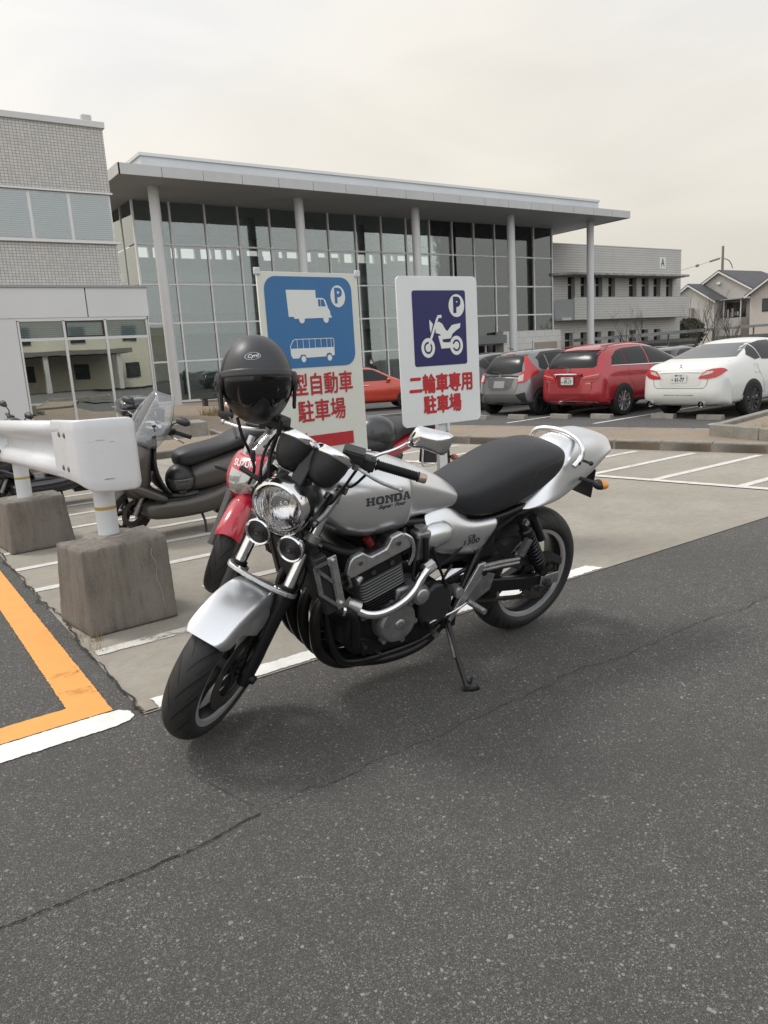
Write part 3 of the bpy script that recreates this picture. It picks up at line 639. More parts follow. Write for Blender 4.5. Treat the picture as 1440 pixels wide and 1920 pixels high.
# ---- low shelter roof beam, fence, hedge, bare trees ----
SH = mat('shelter_grey', (.22, .23, .23), .5, dirt=.2, dscale=1.)
sh = empty('bicycle_shelter', (47.2, 40, DROP)); tag(sh, 'long low flat shelter roof edge running in front of the ribbed building', 'shelter')
F = frame((27.8, 0, .5), (0, 1, 0), o=(47.1, 39.2, 1.82))
kid(ob('roof_edge', MB().box(0, 42, -.1, 1.4, -.12, .12, F), SH, smooth=False), sh)
for x in (52.0, 58.5, 65.3, 72.2, 79): kid(ob('post', MB().cyl((x, 39.9, DROP), (x, 39.9, 1.75+(x-47)*.018), .07, n=8), SH), sh)
fn = empty('mesh_fence', (57, 41.3, DROP)); tag(fn, 'dark low fence panels under the shelter before the houses', 'fence')
for a, b_ in ((56.6, 65.2), (68.4, 79)):
    kid(bx('top_rail', a, b_, 41.4, 41.5, 1.2, 1.5, SH), fn); kid(bx('panel', a, b_, 41.44, 41.47, DROP, 1.2, mat('fence_panel', (.13, .14, .13), .7, dirt=.4, dscale=3)), fn)
def leaf_blob(mb, c, r, n, size):
    for k in range(n):
        d = V((random.gauss(0, 1), random.gauss(0, 1), random.gauss(0, 1))).normalized()*random.uniform(.5, 1.0); p = V((c[0]+d.x*r[0], c[1]+d.y*r[1], c[2]+d.z*r[2])); a = V((random.gauss(0, 1), random.gauss(0, 1), random.gauss(0, 1))).normalized()*size; b_ = a.cross(V((random.random(), random.random(), random.random()))).normalized()*size*.6
        mb.add([p-a, p-b_, p+a, p+b_], [(0, 1, 2, 3)])
mb = MB(); leaf_blob(mb, (0, 0, 1.2), (2.4, 1.2, 1.5), 3000, .13); hd = ob('hedge_bush', mb, mat('hedge_leaf', (.055, .07, .04), .8), smooth=False); hd.location = (72.5, 47, 0.9); tag(hd, 'clipped dark green bush between ribbed building and houses', 'bush')
BARK = mat('bark', (.13, .105, .085), .9, dirt=.4, dscale=8)
def bare_tree(loc, h, label, seed, spread=.5):
    rnd = random.Random(seed); t = empty('bare_tree', loc); tag(t, label, 'tree', 'leafless trees in front of the far buildings'); tr = MB(); cr_ = MB(); tw = MB()
    tr.tube([(0, 0, 0), (.05, 0, h*.12), (0, .03, h*.22)], (.11, .085), 7)
    def br(p, d, l, r, dep):
        q = [V(p)]; dd = V(d)
        for k in range(4): dd = (dd+V((rnd.gauss(0, .13), rnd.gauss(0, .13), .10))).normalized(); q.append(q[-1]+dd*l/4)
        (tr if dep == 0 else cr_).tube(q, (r, r*.5), 5)
        if dep < 3:
            for k in range(3 if dep < 2 else 4):
                a = rnd.uniform(0, 2*PI); s = q[rnd.choice((1, 2, 3, 4))]; br(s, (dd+V((math.cos(a)*.75, math.sin(a)*.75, .3))).normalized(), l*.55, r*.5, dep+1)
    for k in range(5):
        a = 2*PI*k/5+rnd.uniform(-.4, .4); br((0, 0, h*rnd.uniform(.06, .2)), V((math.cos(a)*spread, math.sin(a)*spread, 1)).normalized(), h*rnd.uniform(.46, .64), .038, 0)
    ob('trunk', tr, BARK, t); ob('crown', cr_, BARK, t)
bare_tree((50.8, 38.0, DROP), 4.3, 'small leafless tree in front of the ribbed building', 3)
bare_tree((58.7, 37.0, DROP), 4.8, 'leafless tree left of the three before the stepped gable house', 5)
bare_tree((60.9, 37.2, DROP), 4.8, 'leafless middle tree before the stepped gable house', 8)
bare_tree((62.8, 36.6, DROP), 4.3, 'leafless tree nearest the pinkish house', 12)
# ---- building behind the camera, seen only as a reflection in windows and chrome ----
rb = empty('cream_building', (6, -30, 0)); tag(rb, 'cream walled building with dark windows reflected in the annex glass', 'building')
CRM = mat('cream_wall', (.62, .59, .49), .8, dirt=.15, dscale=.3)
kid(bx('wall', -26, 40, -38, -30, 0, 8.0, CRM, smooth=False), rb)
for k in range(12):
    for z in (1.0, 4.6): kid(bx('window', -22+k*5, -20.6+k*5, -29.98, -29.9, z, z+1.5, WDK), rb)
kid(bx('porch_roof', -6, 22, -29.9, -24, 3.3, 3.7, mat('porch', (.16, .15, .14), .7)), rb)
for k in range(5): kid(bx('porch_post', -5+k*6.4, -4.6+k*6.4, -24.6, -24.2, 0, 3.3, WALL_G), rb)
# ================= CARS =================
GLS = mat('car_glass', (.016, .018, .020), .22, spec=.28)
GLR = mat('car_glass_light', (.11, .115, .12), .25, spec=.4)
RUB = mat('rubber', (.014, .014, .014), .75, dirt=.3, dscale=20); ALLOY = mat('alloy', (.42, .42, .43), .3, .8); DALLOY = mat('dark_alloy', (.07, .07, .075), .3, .7)
BPL = mat('black_plastic', (.02, .02, .021), .5); CHR = mat('chrome', (.75, .75, .76), .08, 1.); REDL = mat('lamp_red', (.45, .012, .018), .12, coat=.6)
CLRL = mat('lamp_clear', (.50, .46, .44), .15, coat=.6); PLW = mat('plate_white', (.72, .72, .70), .5); PLG = mat('plate_green', (.02, .09, .05), .5)
def car_body(root, paint, S):
    """S: dict of dims; control cage half mirrored then subdivided"""
    w, oh, L_, H, B = S['w'], S['oh'], S['L'], S['H'], S['belt']; T = S['top']          # T: list of (x, z) of centre line from rear glass base on
    q = [[(-oh+.10, .24), (-oh, .42), (-oh+.02, .60)]+T[:1]][0]
    prof = q+T[1:]+[(L_-oh-.02, .60), (L_-oh-.02, .40), (L_-oh-.10, .22)]
    n = len(prof); rows = []
    r = S['roofw']
    for i, (x, z) in enumerate(prof):
        rear = i <= 3; front = i >= n-4
        if rear:
            k = i; xx = -oh
            R1 = (xx+.46, .93*w, (.22, .24, .27, .30)[k]); R2 = (xx+.36, .99*w, (.235, .33, .42, .52)[k]); R3 = (xx+.24, w*.985, (.25, .43, .61, B-.12)[k])
            R4 = (x+.09, .86*w if k < 3 else .84*w, z if k < 3 else B-.01); R5 = (x+.035, .62*w, z+.005); R6 = (x+.01, .32*w, z+.008); R7 = (x, 0, z+.01)
        elif front:
            k = n-1-i; xx = L_-oh
            R1 = (xx-.46, .93*w, (.22, .24, .27, .30)[k]); R2 = (xx-.36, .98*w, (.235, .33, .42, .48)[k]); R3 = (xx-.24, w*.96, (.25, .43, .60, .66)[k])
            R4 = (x-.12, .80*w, z); R5 = (x-.04, .58*w, z+.01); R6 = (x-.01, .3*w, z+.015); R7 = (x, 0, z+.02)
        else:
            green = z > B+.18
            R1 = (x, .93*w, .22); R2 = (x, .99*w, .38); R3 = (x, w, .62)
            R4 = (x, .955*w, B); f = min(1., max(0., (z-B)/(H-B)))
            R5 = (x, (.86-(.86-r)*f)*w, z-.05*f-.005); R6 = (x, .42*w, z-.012*f+.005); R7 = (x, 0, z+.012)
        rows.append([R1, R2, R3, R4, R5, R6, R7])
    vs = []; m = 13
    for rw in rows:
        vs += rw[:6]+[rw[6]]+[(a, -b, c) for a, b, c in rw[:6][::-1]]
    fs = [(i*m+j, (i+1)*m+j, (i+1)*m+j+1, i*m+j+1) for i in range(n-1) for j in range(m-1)]
    fs += [(i*m+m-1, (i+1)*m+m-1, (i+1)*m, i*m) for i in range(n-1)]
    fs += [tuple(range(m)), tuple(range((n-1)*m+m-1, (n-1)*m-1, -1))]
    o = ob('body', MB().add(vs, fs), paint, root, sub=3); return o
FR_ = lambda ox=-4: frame((0, -1, 0), (0, 0, 1), o=(ox, 0, 0))     # from behind: x to the right of the picture, y up
FS_ = lambda: frame((1, 0, 0), (0, 0, 1), o=(0, -3, 0))            # right-hand side
FSL_ = lambda: frame((-1, 0, 0), (0, 0, 1), o=(0, 3, 0))
def wheel(root, x, y, r, spokes, am, side):
    F = frame((1, 0, 0), (0, 0, 1), o=(x, y, r)) if side < 0 else frame((-1, 0, 0), (0, 0, 1), o=(x, y, r))   # z outwards
    wz = .20; w_ = empty('wheel', (0, 0, 0)); w_.parent = root
    ty_ = ob('tyre', MB().lathe([(r*.66, -wz), (r*.93, -wz), (r, -wz+.03), (r, -.03), (r*.94, 0), (r*.70, .004), (r*.66, -.01)], F, 40), RUB, w_)
    mb = MB().lathe([(r*.69, .0), (r*.66, -.012), (r*.64, -.10), (.02, -.11)], F, 36); rm = ob('rim', mb, am, w_)
    mb = MB()
    for k in range(spokes):
        a = 2*PI*k/spokes; Fk = F @ Matrix.Rotation(a, 4, 'Z')
        mb.loft([[(x0, -h, z) , (x0, h, z), (x0, h*.7, z+.02), (x0, -h*.7, z+.02)] for x0, h, z in ((.03, .030, -.030), (r*.35, .022, -.035), (r*.66, .034, -.022))], M=Fk)
    mb.lathe([(0, .0), (.035, -.003), (.06, -.02), (.06, -.06)], F, 16); ob('spokes', mb, am, w_)
    return w_
def plate(root, bv, x, z, txt, small, w_=.33, h=.165, lift=.012, green=True):
    """Japanese number plate on the tailgate"""
    hit = bv.ray_cast(V((-4, -x, z)), V((1, 0, 0))); px = hit[0].x-lift
    F = frame((0, -1, 0), (0, 0, 1), o=(px, -x, z)); p = ob('number_plate', MB().prism(rrect(-w_/2, w_/2, -h/2, h/2, .015, 2), -.01, 0, F), PLW, root, smooth=False)
    me = text_mesh(txt, .105, .004, sx=.82); me.transform(F @ Matrix.Translation((.02, -.028, .002))); link('plate_number', me, PLG, p, smooth=False)
    me = text_mesh(small, .045, .001, sx=.9); me.transform(F @ Matrix.Translation((0, .05, .002))); link('plate_number', me, PLG, p, smooth=False)
    me = text_mesh('は', .045, .001); me.transform(F @ Matrix.Translation((-w_/2+.035, -.03, .002))); link('plate_number', me, PLG, p, smooth=False)
def car(name, loc, yaw, paint, S, label, cat='car', group='parked cars'):
    root = empty(name, loc, yaw); tag(root, label, cat, group)
    body = car_body(root, paint, S); bv = bvh_of(body); w = S['w']
    for s in (-1, 1):
        for x in (0, S['wb']):
            F = FS_() if s < 0 else FSL_(); xx = x*(1 if s < 0 else -1)
            decal('wheel_arch', [(a, max(b, .20)) for a, b in arc(xx, S['r'], S['r']+.045, -30, 210, 22)], F, bv, BPL, root, .12, .004)
            wheel(root, x, s*(w+.012), S['r'], S['sp'], S['alloy'], s)
    for k, poly in enumerate(S['side']):
        for F, sx in ((FS_(), 1), (FSL_(), -1)):
            decal('side_window', [(x*sx, z) for x, z in poly], F, bv, GLS, root, .05, .008)
    if 'trim' in S:
        for F, sx in ((FS_(), 1), (FSL_(), -1)):
            decal('window_trim', [(x*sx, z) for x, z in S['trim']], F, bv, CHR, root, .05, .012)
    decal('rear_window', S['rearwin'], FR_(), bv, S.get('rg', GLS), root, .05, .008)
    if 'wind' in S: decal('windscreen', S['wind'], frame((0, 1, 0), (0, 0, 1), o=(8, 0, 0)), bv, GLS, root, .1, .005)
    for s in (-1, 1):
        x = S['mir']; ob('door_mirror', MB().sphere((x, s*(w+.07), S['belt']+.06), .11, 12, 8, (.7, .8, .62)), paint, root)
        ob('door_handle', MB().tube([(x-.9, s*(w-.005), S['belt']-.10), (x-.72, s*(w+.018), S['belt']-.10), (x-.68, s*(w-.005), S['belt']-.10)], .014, 8, 1), S.get('handle', paint), root)
    for pts in S.get('seams', ()):
        hw = .004
        for F, sx in ((FS_(), 1), (FSL_(), -1)):
            P = [V(p) for p in pts]; up = []; lo = []
            for k, p in enumerate(P):
                t = (P[min(k+1, len(P)-1)]-P[max(k-1, 0)]).normalized(); nn = V((-t.y, t.x))*hw; up.append(p+nn); lo.append(p-nn)
            decal('door_seam', [(p.x*sx, p.y) for p in up+lo[::-1]], F, bv, BPL, root, 0.15, .002)
    return root, bv
def rline(name, bv, root, pts, hw, m, lift=.003, F=None):
    P = [V(p) for p in pts]; up = []; lo = []
    for k, p in enumerate(P):
        t = (P[min(k+1, len(P)-1)]-P[max(k-1, 0)]).normalized(); nn = V((-t.y, t.x))*hw; up.append(p+nn); lo.append(p-nn)
    return decal(name, [tuple(p) for p in up+lo[::-1]], F or FR_(), bv, m, root, .12, lift)
CL = dict(coat=1., coatr=.03)
P_RED = mat('paint_red', (.36, .012, .022), .3, .25, **CL); P_GREY = mat('paint_grey', (.20, .20, .205), .35, .6, **CL); P_WHT = mat('paint_white', (.70, .70, .67), .35, **CL)
P_ORG = mat('paint_orange', (.50, .042, .016), .3, .2, **CL); P_BLK = mat('paint_black', (.02, .022, .026), .3, **CL); P_DGR = mat('paint_dark', (.045, .05, .055), .3, .4, **CL)
HATCH = dict(w=.8475, oh=.62, L=3.955, H=1.525, belt=.98, wb=2.53, r=.30, sp=10, alloy=DALLOY, roofw=.66, mir=1.95, handle=CHR,
    top=[(-.50, .96), (-.30, 1.44), (.35, 1.52), (1.0, 1.525), (1.55, 1.47), (2.25, 1.05), (2.75, .90), (3.15, .80)],
    side=[[(.02, 1.10), (.08, 1.27), (.22, 1.37), (.34, 1.40), (.32, 1.05), (.12, 1.05)], [(.37, 1.04), (.39, 1.405), (.98, 1.43), (1.0, 1.02)], [(1.05, 1.02), (1.03, 1.43), (1.45, 1.40), (1.95, 1.13), (2.05, 1.02)]],
    rearwin=[(-.60, 1.02), (-.51, 1.38), (.51, 1.38), (.60, 1.02), (.3, .97), (-.3, .97)], wind=[(-.6, 1.1), (-.5, 1.4), (.5, 1.4), (.6, 1.1)],
    seams=[[(.32, .35), (.34, .7), (.36, 1.0)], [(1.02, .26), (1.02, 1.0)], [(2.0, .3), (2.02, 1.0)], [(.36, .26), (2.0, .26)]])
MPV = dict(w=.893, oh=.80, L=4.36, H=1.545, belt=1.02, wb=2.70, r=.325, sp=10, alloy=ALLOY, roofw=.70, mir=2.05, handle=P_RED,
    top=[(-.74, 1.04), (-.52, 1.46), (.15, 1.54), (1.0, 1.555), (1.6, 1.48), (2.45, 1.06), (3.0, .96), (3.35, .85)],
    side=[[(-.30, 1.09), (-.20, 1.26), (.02, 1.38), (.22, 1.42), (.20, 1.08)], [(.23, 1.08), (.25, 1.425), (.98, 1.45), (.99, 1.06)], [(1.05, 1.06), (1.04, 1.45), (1.5, 1.41), (2.1, 1.12), (2.2, 1.05)]],
    trim=[(-.33, 1.075), (-.30, 1.085), (.99, 1.062), (2.2, 1.05), (2.2, 1.035), (.99, 1.045)],
    rearwin=[(-.66, 1.10), (-.58, 1.40), (.58, 1.40), (.66, 1.10), (.60, 1.06), (-.60, 1.06)], rg=GLS, wind=[(-.6, 1.15), (-.5, 1.42), (.5, 1.42), (.6, 1.15)],
    seams=[[(.22, .80), (.27, 1.06)], [(.42, .26), (.40, .6), (.22, .80)], [(1.02, .26), (1.02, 1.05)], [(2.1, .3), (2.12, 1.0)], [(.42, .26), (2.1, .26)]])
SEDAN = dict(w=.9225, oh=1.08, L=4.945, H=1.50, belt=.98, wb=2.90, r=.335, sp=12, alloy=DALLOY, roofw=.66, mir=2.25, handle=CHR,
    top=[(-1.02, 1.02), (-.75, 1.10), (-.42, 1.14), (.42, 1.43), (1.0, 1.50), (1.6, 1.48), (2.0, 1.40), (2.75, 1.03), (3.2, .96), (3.6, .84)],
    side=[[(.02, 1.17), (.20, 1.29), (.40, 1.355), (.42, 1.09), (.22, 1.07)], [(.46, 1.07), (.44, 1.37), (.80, 1.42), (1.14, 1.43), (1.16, 1.04)], [(1.22, 1.04), (1.20, 1.43), (1.7, 1.38), (2.25, 1.15), (2.38, 1.03)]],
    rearwin=[(-.70, 1.145), (-.52, 1.40), (.52, 1.40), (.70, 1.145)], rg=GLR, wind=[(-.6, 1.1), (-.5, 1.35), (.5, 1.35), (.6, 1.1)],
    seams=[[(.42, .50), (.40, .65), (.20, .95), (.12, 1.1)], [(.42, .26), (.42, .50)], [(1.19, .26), (1.19, 1.0)], [(2.3, .3), (2.32, 1.0)], [(.42, .26), (2.3, .26)]])
LZ = LOTZ+.006
# grey hatchback
g, bv = car('grey_hatchback', (13.0, 13.0, LZ), R(2), P_GREY, HATCH, 'metallic grey hatchback parked left of the red car, its plate blank')
for s in (-1, 1):
    F = frame((-s*.62, -.78, 0) if s > 0 else (.62, -.78, 0), (0, 0, 1), o=(-2.5, s*2.0, 0)) if False else frame(V((s*-.5, -.866, 0)) if s > 0 else V((.5, -.866, 0)), (0, 0, 1), o=(-3*.866-0, s*3*.5+0, 0))
    Fx = F; o0 = F.inverted() @ V((-.5, s*.75, 0))
    cx = o0.x
    decal('tail_lamp', [(cx-.20*(-s) if False else cx+s*.0-.0+a*(-s), b) for a, b in ((.26, .98), (.26, 1.02), (-.02, 1.36), (-.09, 1.37), (-.02, 1.06), (-.17, .93), (-.20, .76), (-.02, .78), (.12, .88))], Fx, bv, REDL, g, .05, .012)
    decal('tail_lamp_lens', [(cx+a*(-s), b) for a, b in ((-.04, .97), (-.16, .93), (-.18, .80), (-.05, .82))], Fx, bv, CLRL, g, .05, .016)
    decal('bumper_vent', [(s*.48, .50), (s*.74, .56), (s*.76, .34), (s*.62, .32)], FR_(), bv, BPL, g, .05, .004)
    decal('bumper_blade', [(s*.42, .46), (s*.52, .50), (s*.66, .34), (s*.52, .31)], FR_(), bv, P_GREY, g, .05, .014)
decal('spoiler', [(-.52, 1.40), (-.50, 1.47), (.50, 1.47), (.52, 1.40)], FR_(), bv, P_BLK, g, .05, .02); decal('brake_lamp', [(-.14, 1.425), (-.14, 1.45), (.14, 1.45), (.14, 1.425)], FR_(), bv, REDL, g, .05, .028)
rline('garnish', bv, g, [(-.58, .90), (-.3, .925), (0, .93), (.3, .925), (.58, .90)], .022, BPL, .012); rline('chrome_strip', bv, g, [(-.58, .875), (-.3, .897), (0, .90), (.3, .897), (.58, .875)], .007, CHR, .016)
decal('plate_recess', [(-.42, .87), (-.36, .66), (-.26, .60), (.26, .60), (.36, .66), (.42, .87)], FR_(), bv, mat('recess_grey', (.12, .12, .125), .4, .4), g, .06, .004)
decal('blank_plate', rrect(-.17, .17, .66, .82, .015, 2), FR_(), bv, mat('plate_grey', (.28, .28, .285), .5), g, .06, .010)
rline('panel_seam', bv, g, [(-.60, .95), (-.52, .62), (-.44, .50), (.44, .50), (.52, .62), (.60, .95)], .005, BPL); rline('bumper_crease', bv, g, [(-.7, .30), (-.4, .28), (.4, .28), (.7, .30)], .035, BPL, .006)
me = text_mesh('H', .10, .006, sx=1.1); text_decal('emblem', me, FR_() @ Matrix.Translation((0, .93, 0)), bv, CHR, g, .03, .02)
rline('wiper', bv, g, [(.02, .99), (-.10, 1.03), (-.30, 1.035)], .012, BPL, .02); rline('side_visor', bv, g, [(.05, 1.30), (.3, 1.415), (1.0, 1.445), (1.5, 1.41)], .03, BPL, .012, FS_())
ob('roof_antenna', MB().tube([(-.05, .0, 1.53), (-.25, 0, 1.58)], (.012, .006), 6), BPL, g)
# red hatchback
g, bv = car('red_hatchback', (13.44, 11.13, LZ), R(2), P_RED, MPV, 'glossy red hatchback with plate 97-17 parked between the grey and the white car')
for s in (-1, 1):
    F = frame(V((-.35*s, -.937, 0)) if s > 0 else V((.35, -.937, 0)), (0, 0, 1), o=(-3*.937, s*3*.35, 0)); cx = (F.inverted() @ V((-.75, s*.72, 0))).x
    decal('tail_lamp', [(cx+a*(-s), b) for a, b in ((-.36, .77), (-.33, .86), (-.16, .95), (.04, 1.0), (.11, .99), (.09, .90), (.02, .80), (-.16, .75))], F, bv, REDL, g, .05, .012)
    decal('tail_lamp_strip', [(cx+a*(-s), b) for a, b in ((-.30, .85), (-.26, .88), (.05, .93), (.05, .90))], F, bv, mat('lamp_pink', (.55, .20, .22), .2, coat=.5), g, .05, .017)
    decal('tail_lamp_strip', [(cx+a*(-s), b) for a, b in ((-.32, .79), (-.31, .81), (.04, .85), (.02, .82))], F, bv, mat('lamp_deep', (.16, .005, .01), .2, coat=.5), g, .05, .017)
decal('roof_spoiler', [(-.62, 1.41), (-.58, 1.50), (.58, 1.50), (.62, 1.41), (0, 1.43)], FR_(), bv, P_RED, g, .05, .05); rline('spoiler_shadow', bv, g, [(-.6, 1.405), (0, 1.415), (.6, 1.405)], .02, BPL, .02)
ob('chrome_handle', MB().tube([(-.845, .30, .925), (-.87, .28, .93), (-.885, 0, .935), (-.87, -.28, .93), (-.845, -.30, .925)], .019, 8, 1), CHR, g)
decal('plate_recess', [(-.34, .91), (-.28, .68), (-.2, .64), (.2, .64), (.28, .68), (.34, .91)], FR_(), bv, mat('paint_red_shaded', (.22, .008, .014), .35, .2), g, .06, .004)  # flat patch; the shade of the recess is put into a darker body red
plate(g, bv, 0, .79, '97-17', '大阪 330', lift=.03)
rline('panel_seam', bv, g, [(-.62, 1.0), (-.60, .62), (-.52, .50), (.52, .50), (.60, .62), (.62, 1.0)], .005, BPL); rline('lower_diffuser', bv, g, [(-.72, .27), (-.4, .30), (.4, .30), (.72, .27)], .05, BPL, .006); rline('chrome_strip', bv, g, [(-.70, .33), (-.42, .35), (.42, .35), (.70, .33)], .008, CHR, .012)
em = MB(); hx = bv.ray_cast(V((-4, 0, 1.01)), V((1, 0, 0)))[0].x-.012; F = frame((0, -1, 0), (0, 0, 1), o=(hx, 0, 1.01)); em.lathe([(.040, 0), (.040, .008), (.047, .008), (.047, 0)], F, 24, closed=True)
for a in (90, 210, 330): em.prism([(.008*math.cos(R(a+90)), .008*math.sin(R(a+90))), (.043*math.cos(R(a)), .043*math.sin(R(a))), (-.008*math.cos(R(a+90)), -.008*math.sin(R(a+90)))], 0, .006, F)
ob('emblem', em, CHR, g); rline('wiper', bv, g, [(0, 1.05), (-.12, 1.09), (-.30, 1.085)], .014, BPL, .02)
for x in (.36, .46): ob('sticker', MB().cyl((hx+.11, -x, 1.12), (hx+.112, -x, 1.12), .03, n=12), PLW, g)
for y in (-.35, .35): pass
for s in (-1, 1): ob('roof_rib', MB().tube([(-.3, s*.52, 1.49), (.3, s*.52, 1.532), (1.2, s*.5, 1.54)], .012, 6, 1), P_RED, g)
me = text_mesh('B 180', .034, 0, sx=1.3); text_decal('badge', me, FR_() @ Matrix.Translation((.52, .73, 0)), bv, CHR, g, .03, .008)
# white sedan
g, bv = car('white_sedan', (14.1, 8.68, LZ), R(1), P_WHT, SEDAN, 'large white sedan with plate 61-77 parked at the right edge')
for s in (-1, 1):
    F = frame(V((-.35*s, -.937, 0)) if s > 0 else V((.35, -.937, 0)), (0, 0, 1), o=(-3*.937, s*3*.35, 0)); cx = (F.inverted() @ V((-.98, s*.74, 0))).x
    decal('tail_lamp', [(cx+a*(-s), b) for a, b in ((-.34, .78), (-.32, .82), (-.20, .93), (-.10, .955), (.06, .97), (.12, .955), (.17, .915), (.08, .85), (-.02, .80), (-.16, .775))], F, bv, REDL, g, .05, .012)
    decal('tail_lamp_lens', [(cx+a*(-s), b) for a, b in ((-.29, .83), (-.18, .915), (-.06, .92), (-.08, .88), (-.18, .85))], F, bv, CLRL, g, .05, .018)
    e_ = MB().lathe([(.035, .06), (.055, .0), (.060, .0), (.058, .08)], frame((0, -1, 0), (0, 0, 1), o=(-1.10, s*.55, .31)), 20); ob('exhaust_tip', e_, CHR, g)
    ob('exhaust_hole', MB().cyl((-1.08, s*.55, .31), (-1.07, s*.55, .31), .045, n=16), BLK, g)
decal('boot_recess', [(-.48, .90), (-.44, .68), (-.38, .63), (.38, .63), (.44, .68), (.48, .90)], FR_(), bv, mat('paint_white_shaded', (.60, .60, .57), .4, coat=1.), g, .06, .003)  # no real hollow: recess shade painted as a duller body white
rline('chrome_strip', bv, g, [(-.46, .905), (-.2, .915), (.2, .915), (.46, .905)], .013, CHR, .014); plate(g, bv, 0, .79, '61-77', '神戸 330', lift=.02)
rline('panel_seam', bv, g, [(-.74, 1.08), (-.60, .90), (-.56, .66), (-.50, .60), (.50, .60), (.56, .66), (.60, .90), (.74, 1.08)], .004, BPL); rline('lower_bumper', bv, g, [(-.5, .24), (0, .25), (.5, .24)], .03, BPL, .006)
em = MB(); hx = bv.ray_cast(V((-4, 0, 1.0)), V((1, 0, 0)))[0].x-.012; F = frame((0, -1, 0), (0, 0, 1), o=(hx, 0, 1.0))
for a in (90, 210, 330):
    c, s_ = math.cos(R(a)), math.sin(R(a)); em.prism([(0, 0), (.030*c-.017*s_, .030*s_+.017*c), (.058*c, .058*s_), (.030*c+.017*s_, .030*s_-.017*c)], 0, .006, F)
ob('emblem', em, CHR, g); me = text_mesh('PROUDIA', .035, .001, sx=1.2); text_decal('badge', me, FR_() @ Matrix.Translation((-.52, .94, 0)), bv, CHR, g, .03, .006)
rline('fuel_lid', bv, g, [(.10, .82), (.10, .98), (.26, .98), (.26, .82), (.10, .82)], .003, BPL, .002, FS_())
# dark cars half hidden
g, bv = car('black_sedan', (13.6, 15.75, gz(13.6, 15.75)+.012), R(2), P_BLK, SEDAN, 'black car mostly hidden between the motorcycle sign and the grey hatchback')
g, bv = car('dark_estate_car', (26.5, 18.3, DROP+.02), R(4), P_DGR, MPV, 'dark car whose roof shows between the red hatchback and the white sedan')
for s in (-1, 1): ob('roof_rail', MB().tube([(-.3, s*.6, 1.50), (.2, s*.6, 1.56), (1.3, s*.58, 1.555)], .016, 6, 1), CHR, g)
g, bv = car('orange_car', (13.8, 22.9, DROP+.02), R(-26), P_ORG, HATCH, 'orange red car seen side on in the gap between the two signs')
# ================= PERSON =================
def skin_fig(name, pts, edges, radii, m, parent=None, sub=2):
    me = bpy.data.meshes.new(name); me.from_pydata([tuple(p) for p in pts], edges, []); o = bpy.data.objects.new(name, me); COL.objects.link(o); me.materials.append(m)
    o.modifiers.new('k', 'SKIN'); sv = me.skin_vertices[0].data if me.skin_vertices else None
    if sv is None:
        bm = bmesh.new(); bm.from_mesh(me); bm.verts.layers.skin.verify(); bm.to_mesh(me); bm.free(); sv = me.skin_vertices[0].data
    for k, r in enumerate(radii):
        sv[k].radius = (r, r) if isinstance(r, (int, float)) else r; sv[k].use_root = (k == 0)
    x = o.modifiers.new('u', 'SUBSURF'); x.levels = sub; x.render_levels = sub
    if parent: o.parent = parent
    bpy.context.view_layer.update(); dg = bpy.context.evaluated_depsgraph_get(); m2 = bpy.data.meshes.new_from_object(o.evaluated_get(dg)); o.modifiers.clear(); o.data = m2
    m2.polygons.foreach_set('use_smooth', [True]*len(m2.polygons)); return o
SKINM = mat('skin', (.45, .28, .20), .55); CLOTH = mat('black_cloth', (.012, .012, .014), .9); HAIR = mat('hair', (.012, .010, .009), .6)
pr = empty('person', (20.1, 29.5, DROP+.01), R(235)); tag(pr, 'person in black clothes and white mask holding a phone by the glass hall', 'person')
P = [(0, 0, .93), (0, 0, 1.12), (0, 0, 1.34), (0, 0, 1.46), (0, 0, 1.52), (0, .18, 1.40), (.06, .24, 1.14), (.24, .13, 1.18), (0, -.18, 1.40), (.06, -.24, 1.14), (.24, -.10, 1.20), (0, .10, .86), (.02, .11, .48), (-.02, .12, .08), (.12, .13, .03), (0, -.10, .86), (.02, -.11, .48), (-.02, -.12, .08), (.12, -.13, .03), (.01, 0, 1.60), (.015, 0, 1.70)]
E_ = [(0, 1), (1, 2), (2, 3), (3, 4), (2, 5), (5, 6), (6, 7), (2, 8), (8, 9), (9, 10), (0, 11), (11, 12), (12, 13), (13, 14), (0, 15), (15, 16), (16, 17), (17, 18), (4, 19), (19, 20)]
skin_fig('body', P, E_, [.15, .14, .15, .07, .055, .065, .048, .03, .065, .048, .03, .09, .065, .045, .035, .09, .065, .045, .035, .085, .09], CLOTH, pr)
hd = ob('face', MB().sphere((.03, 0, 1.64), .088, 16, 12, (1, .86, 1.22)), SKINM, pr); ob('hair', MB().sphere((-.005, 0, 1.675), .105, 16, 12, (1, .95, 1.0)), HAIR, pr)
ob('mask', MB().sphere((.075, 0, 1.60), .055, 12, 8, (.9, 1.1, 1.0)), PLW, pr)
for s in (-1, 1):
    ob('hand', MB().sphere((.27, s*.09, 1.205), .035, 10, 8, (1.4, .7, .9)), SKINM, pr); ob('eye', MB().sphere((.112, s*.032, 1.655), .011, 8, 6), HAIR, pr)
    mb = MB(); [mb.tube([(.30, s*(.065+.018*k), 1.22-.002*k), (.335, s*(.055+.018*k), 1.235), (.345, s*(.035+.016*k), 1.25)], (.009, .006), 6, 1) for k in range(4)]; mb.tube([(.27, s*.06, 1.225), (.30, s*.04, 1.25), (.32, s*.035, 1.265)], (.010, .007), 6, 1); ob('fingers', mb, SKINM, pr)
ph = bx('phone', .30, .31, -.04, .04, 1.20, 1.32, BPL); ph.location = pr.location; ph.rotation_euler = pr.rotation_euler; tag(ph, 'dark phone held in both hands by the person in black', 'phone')
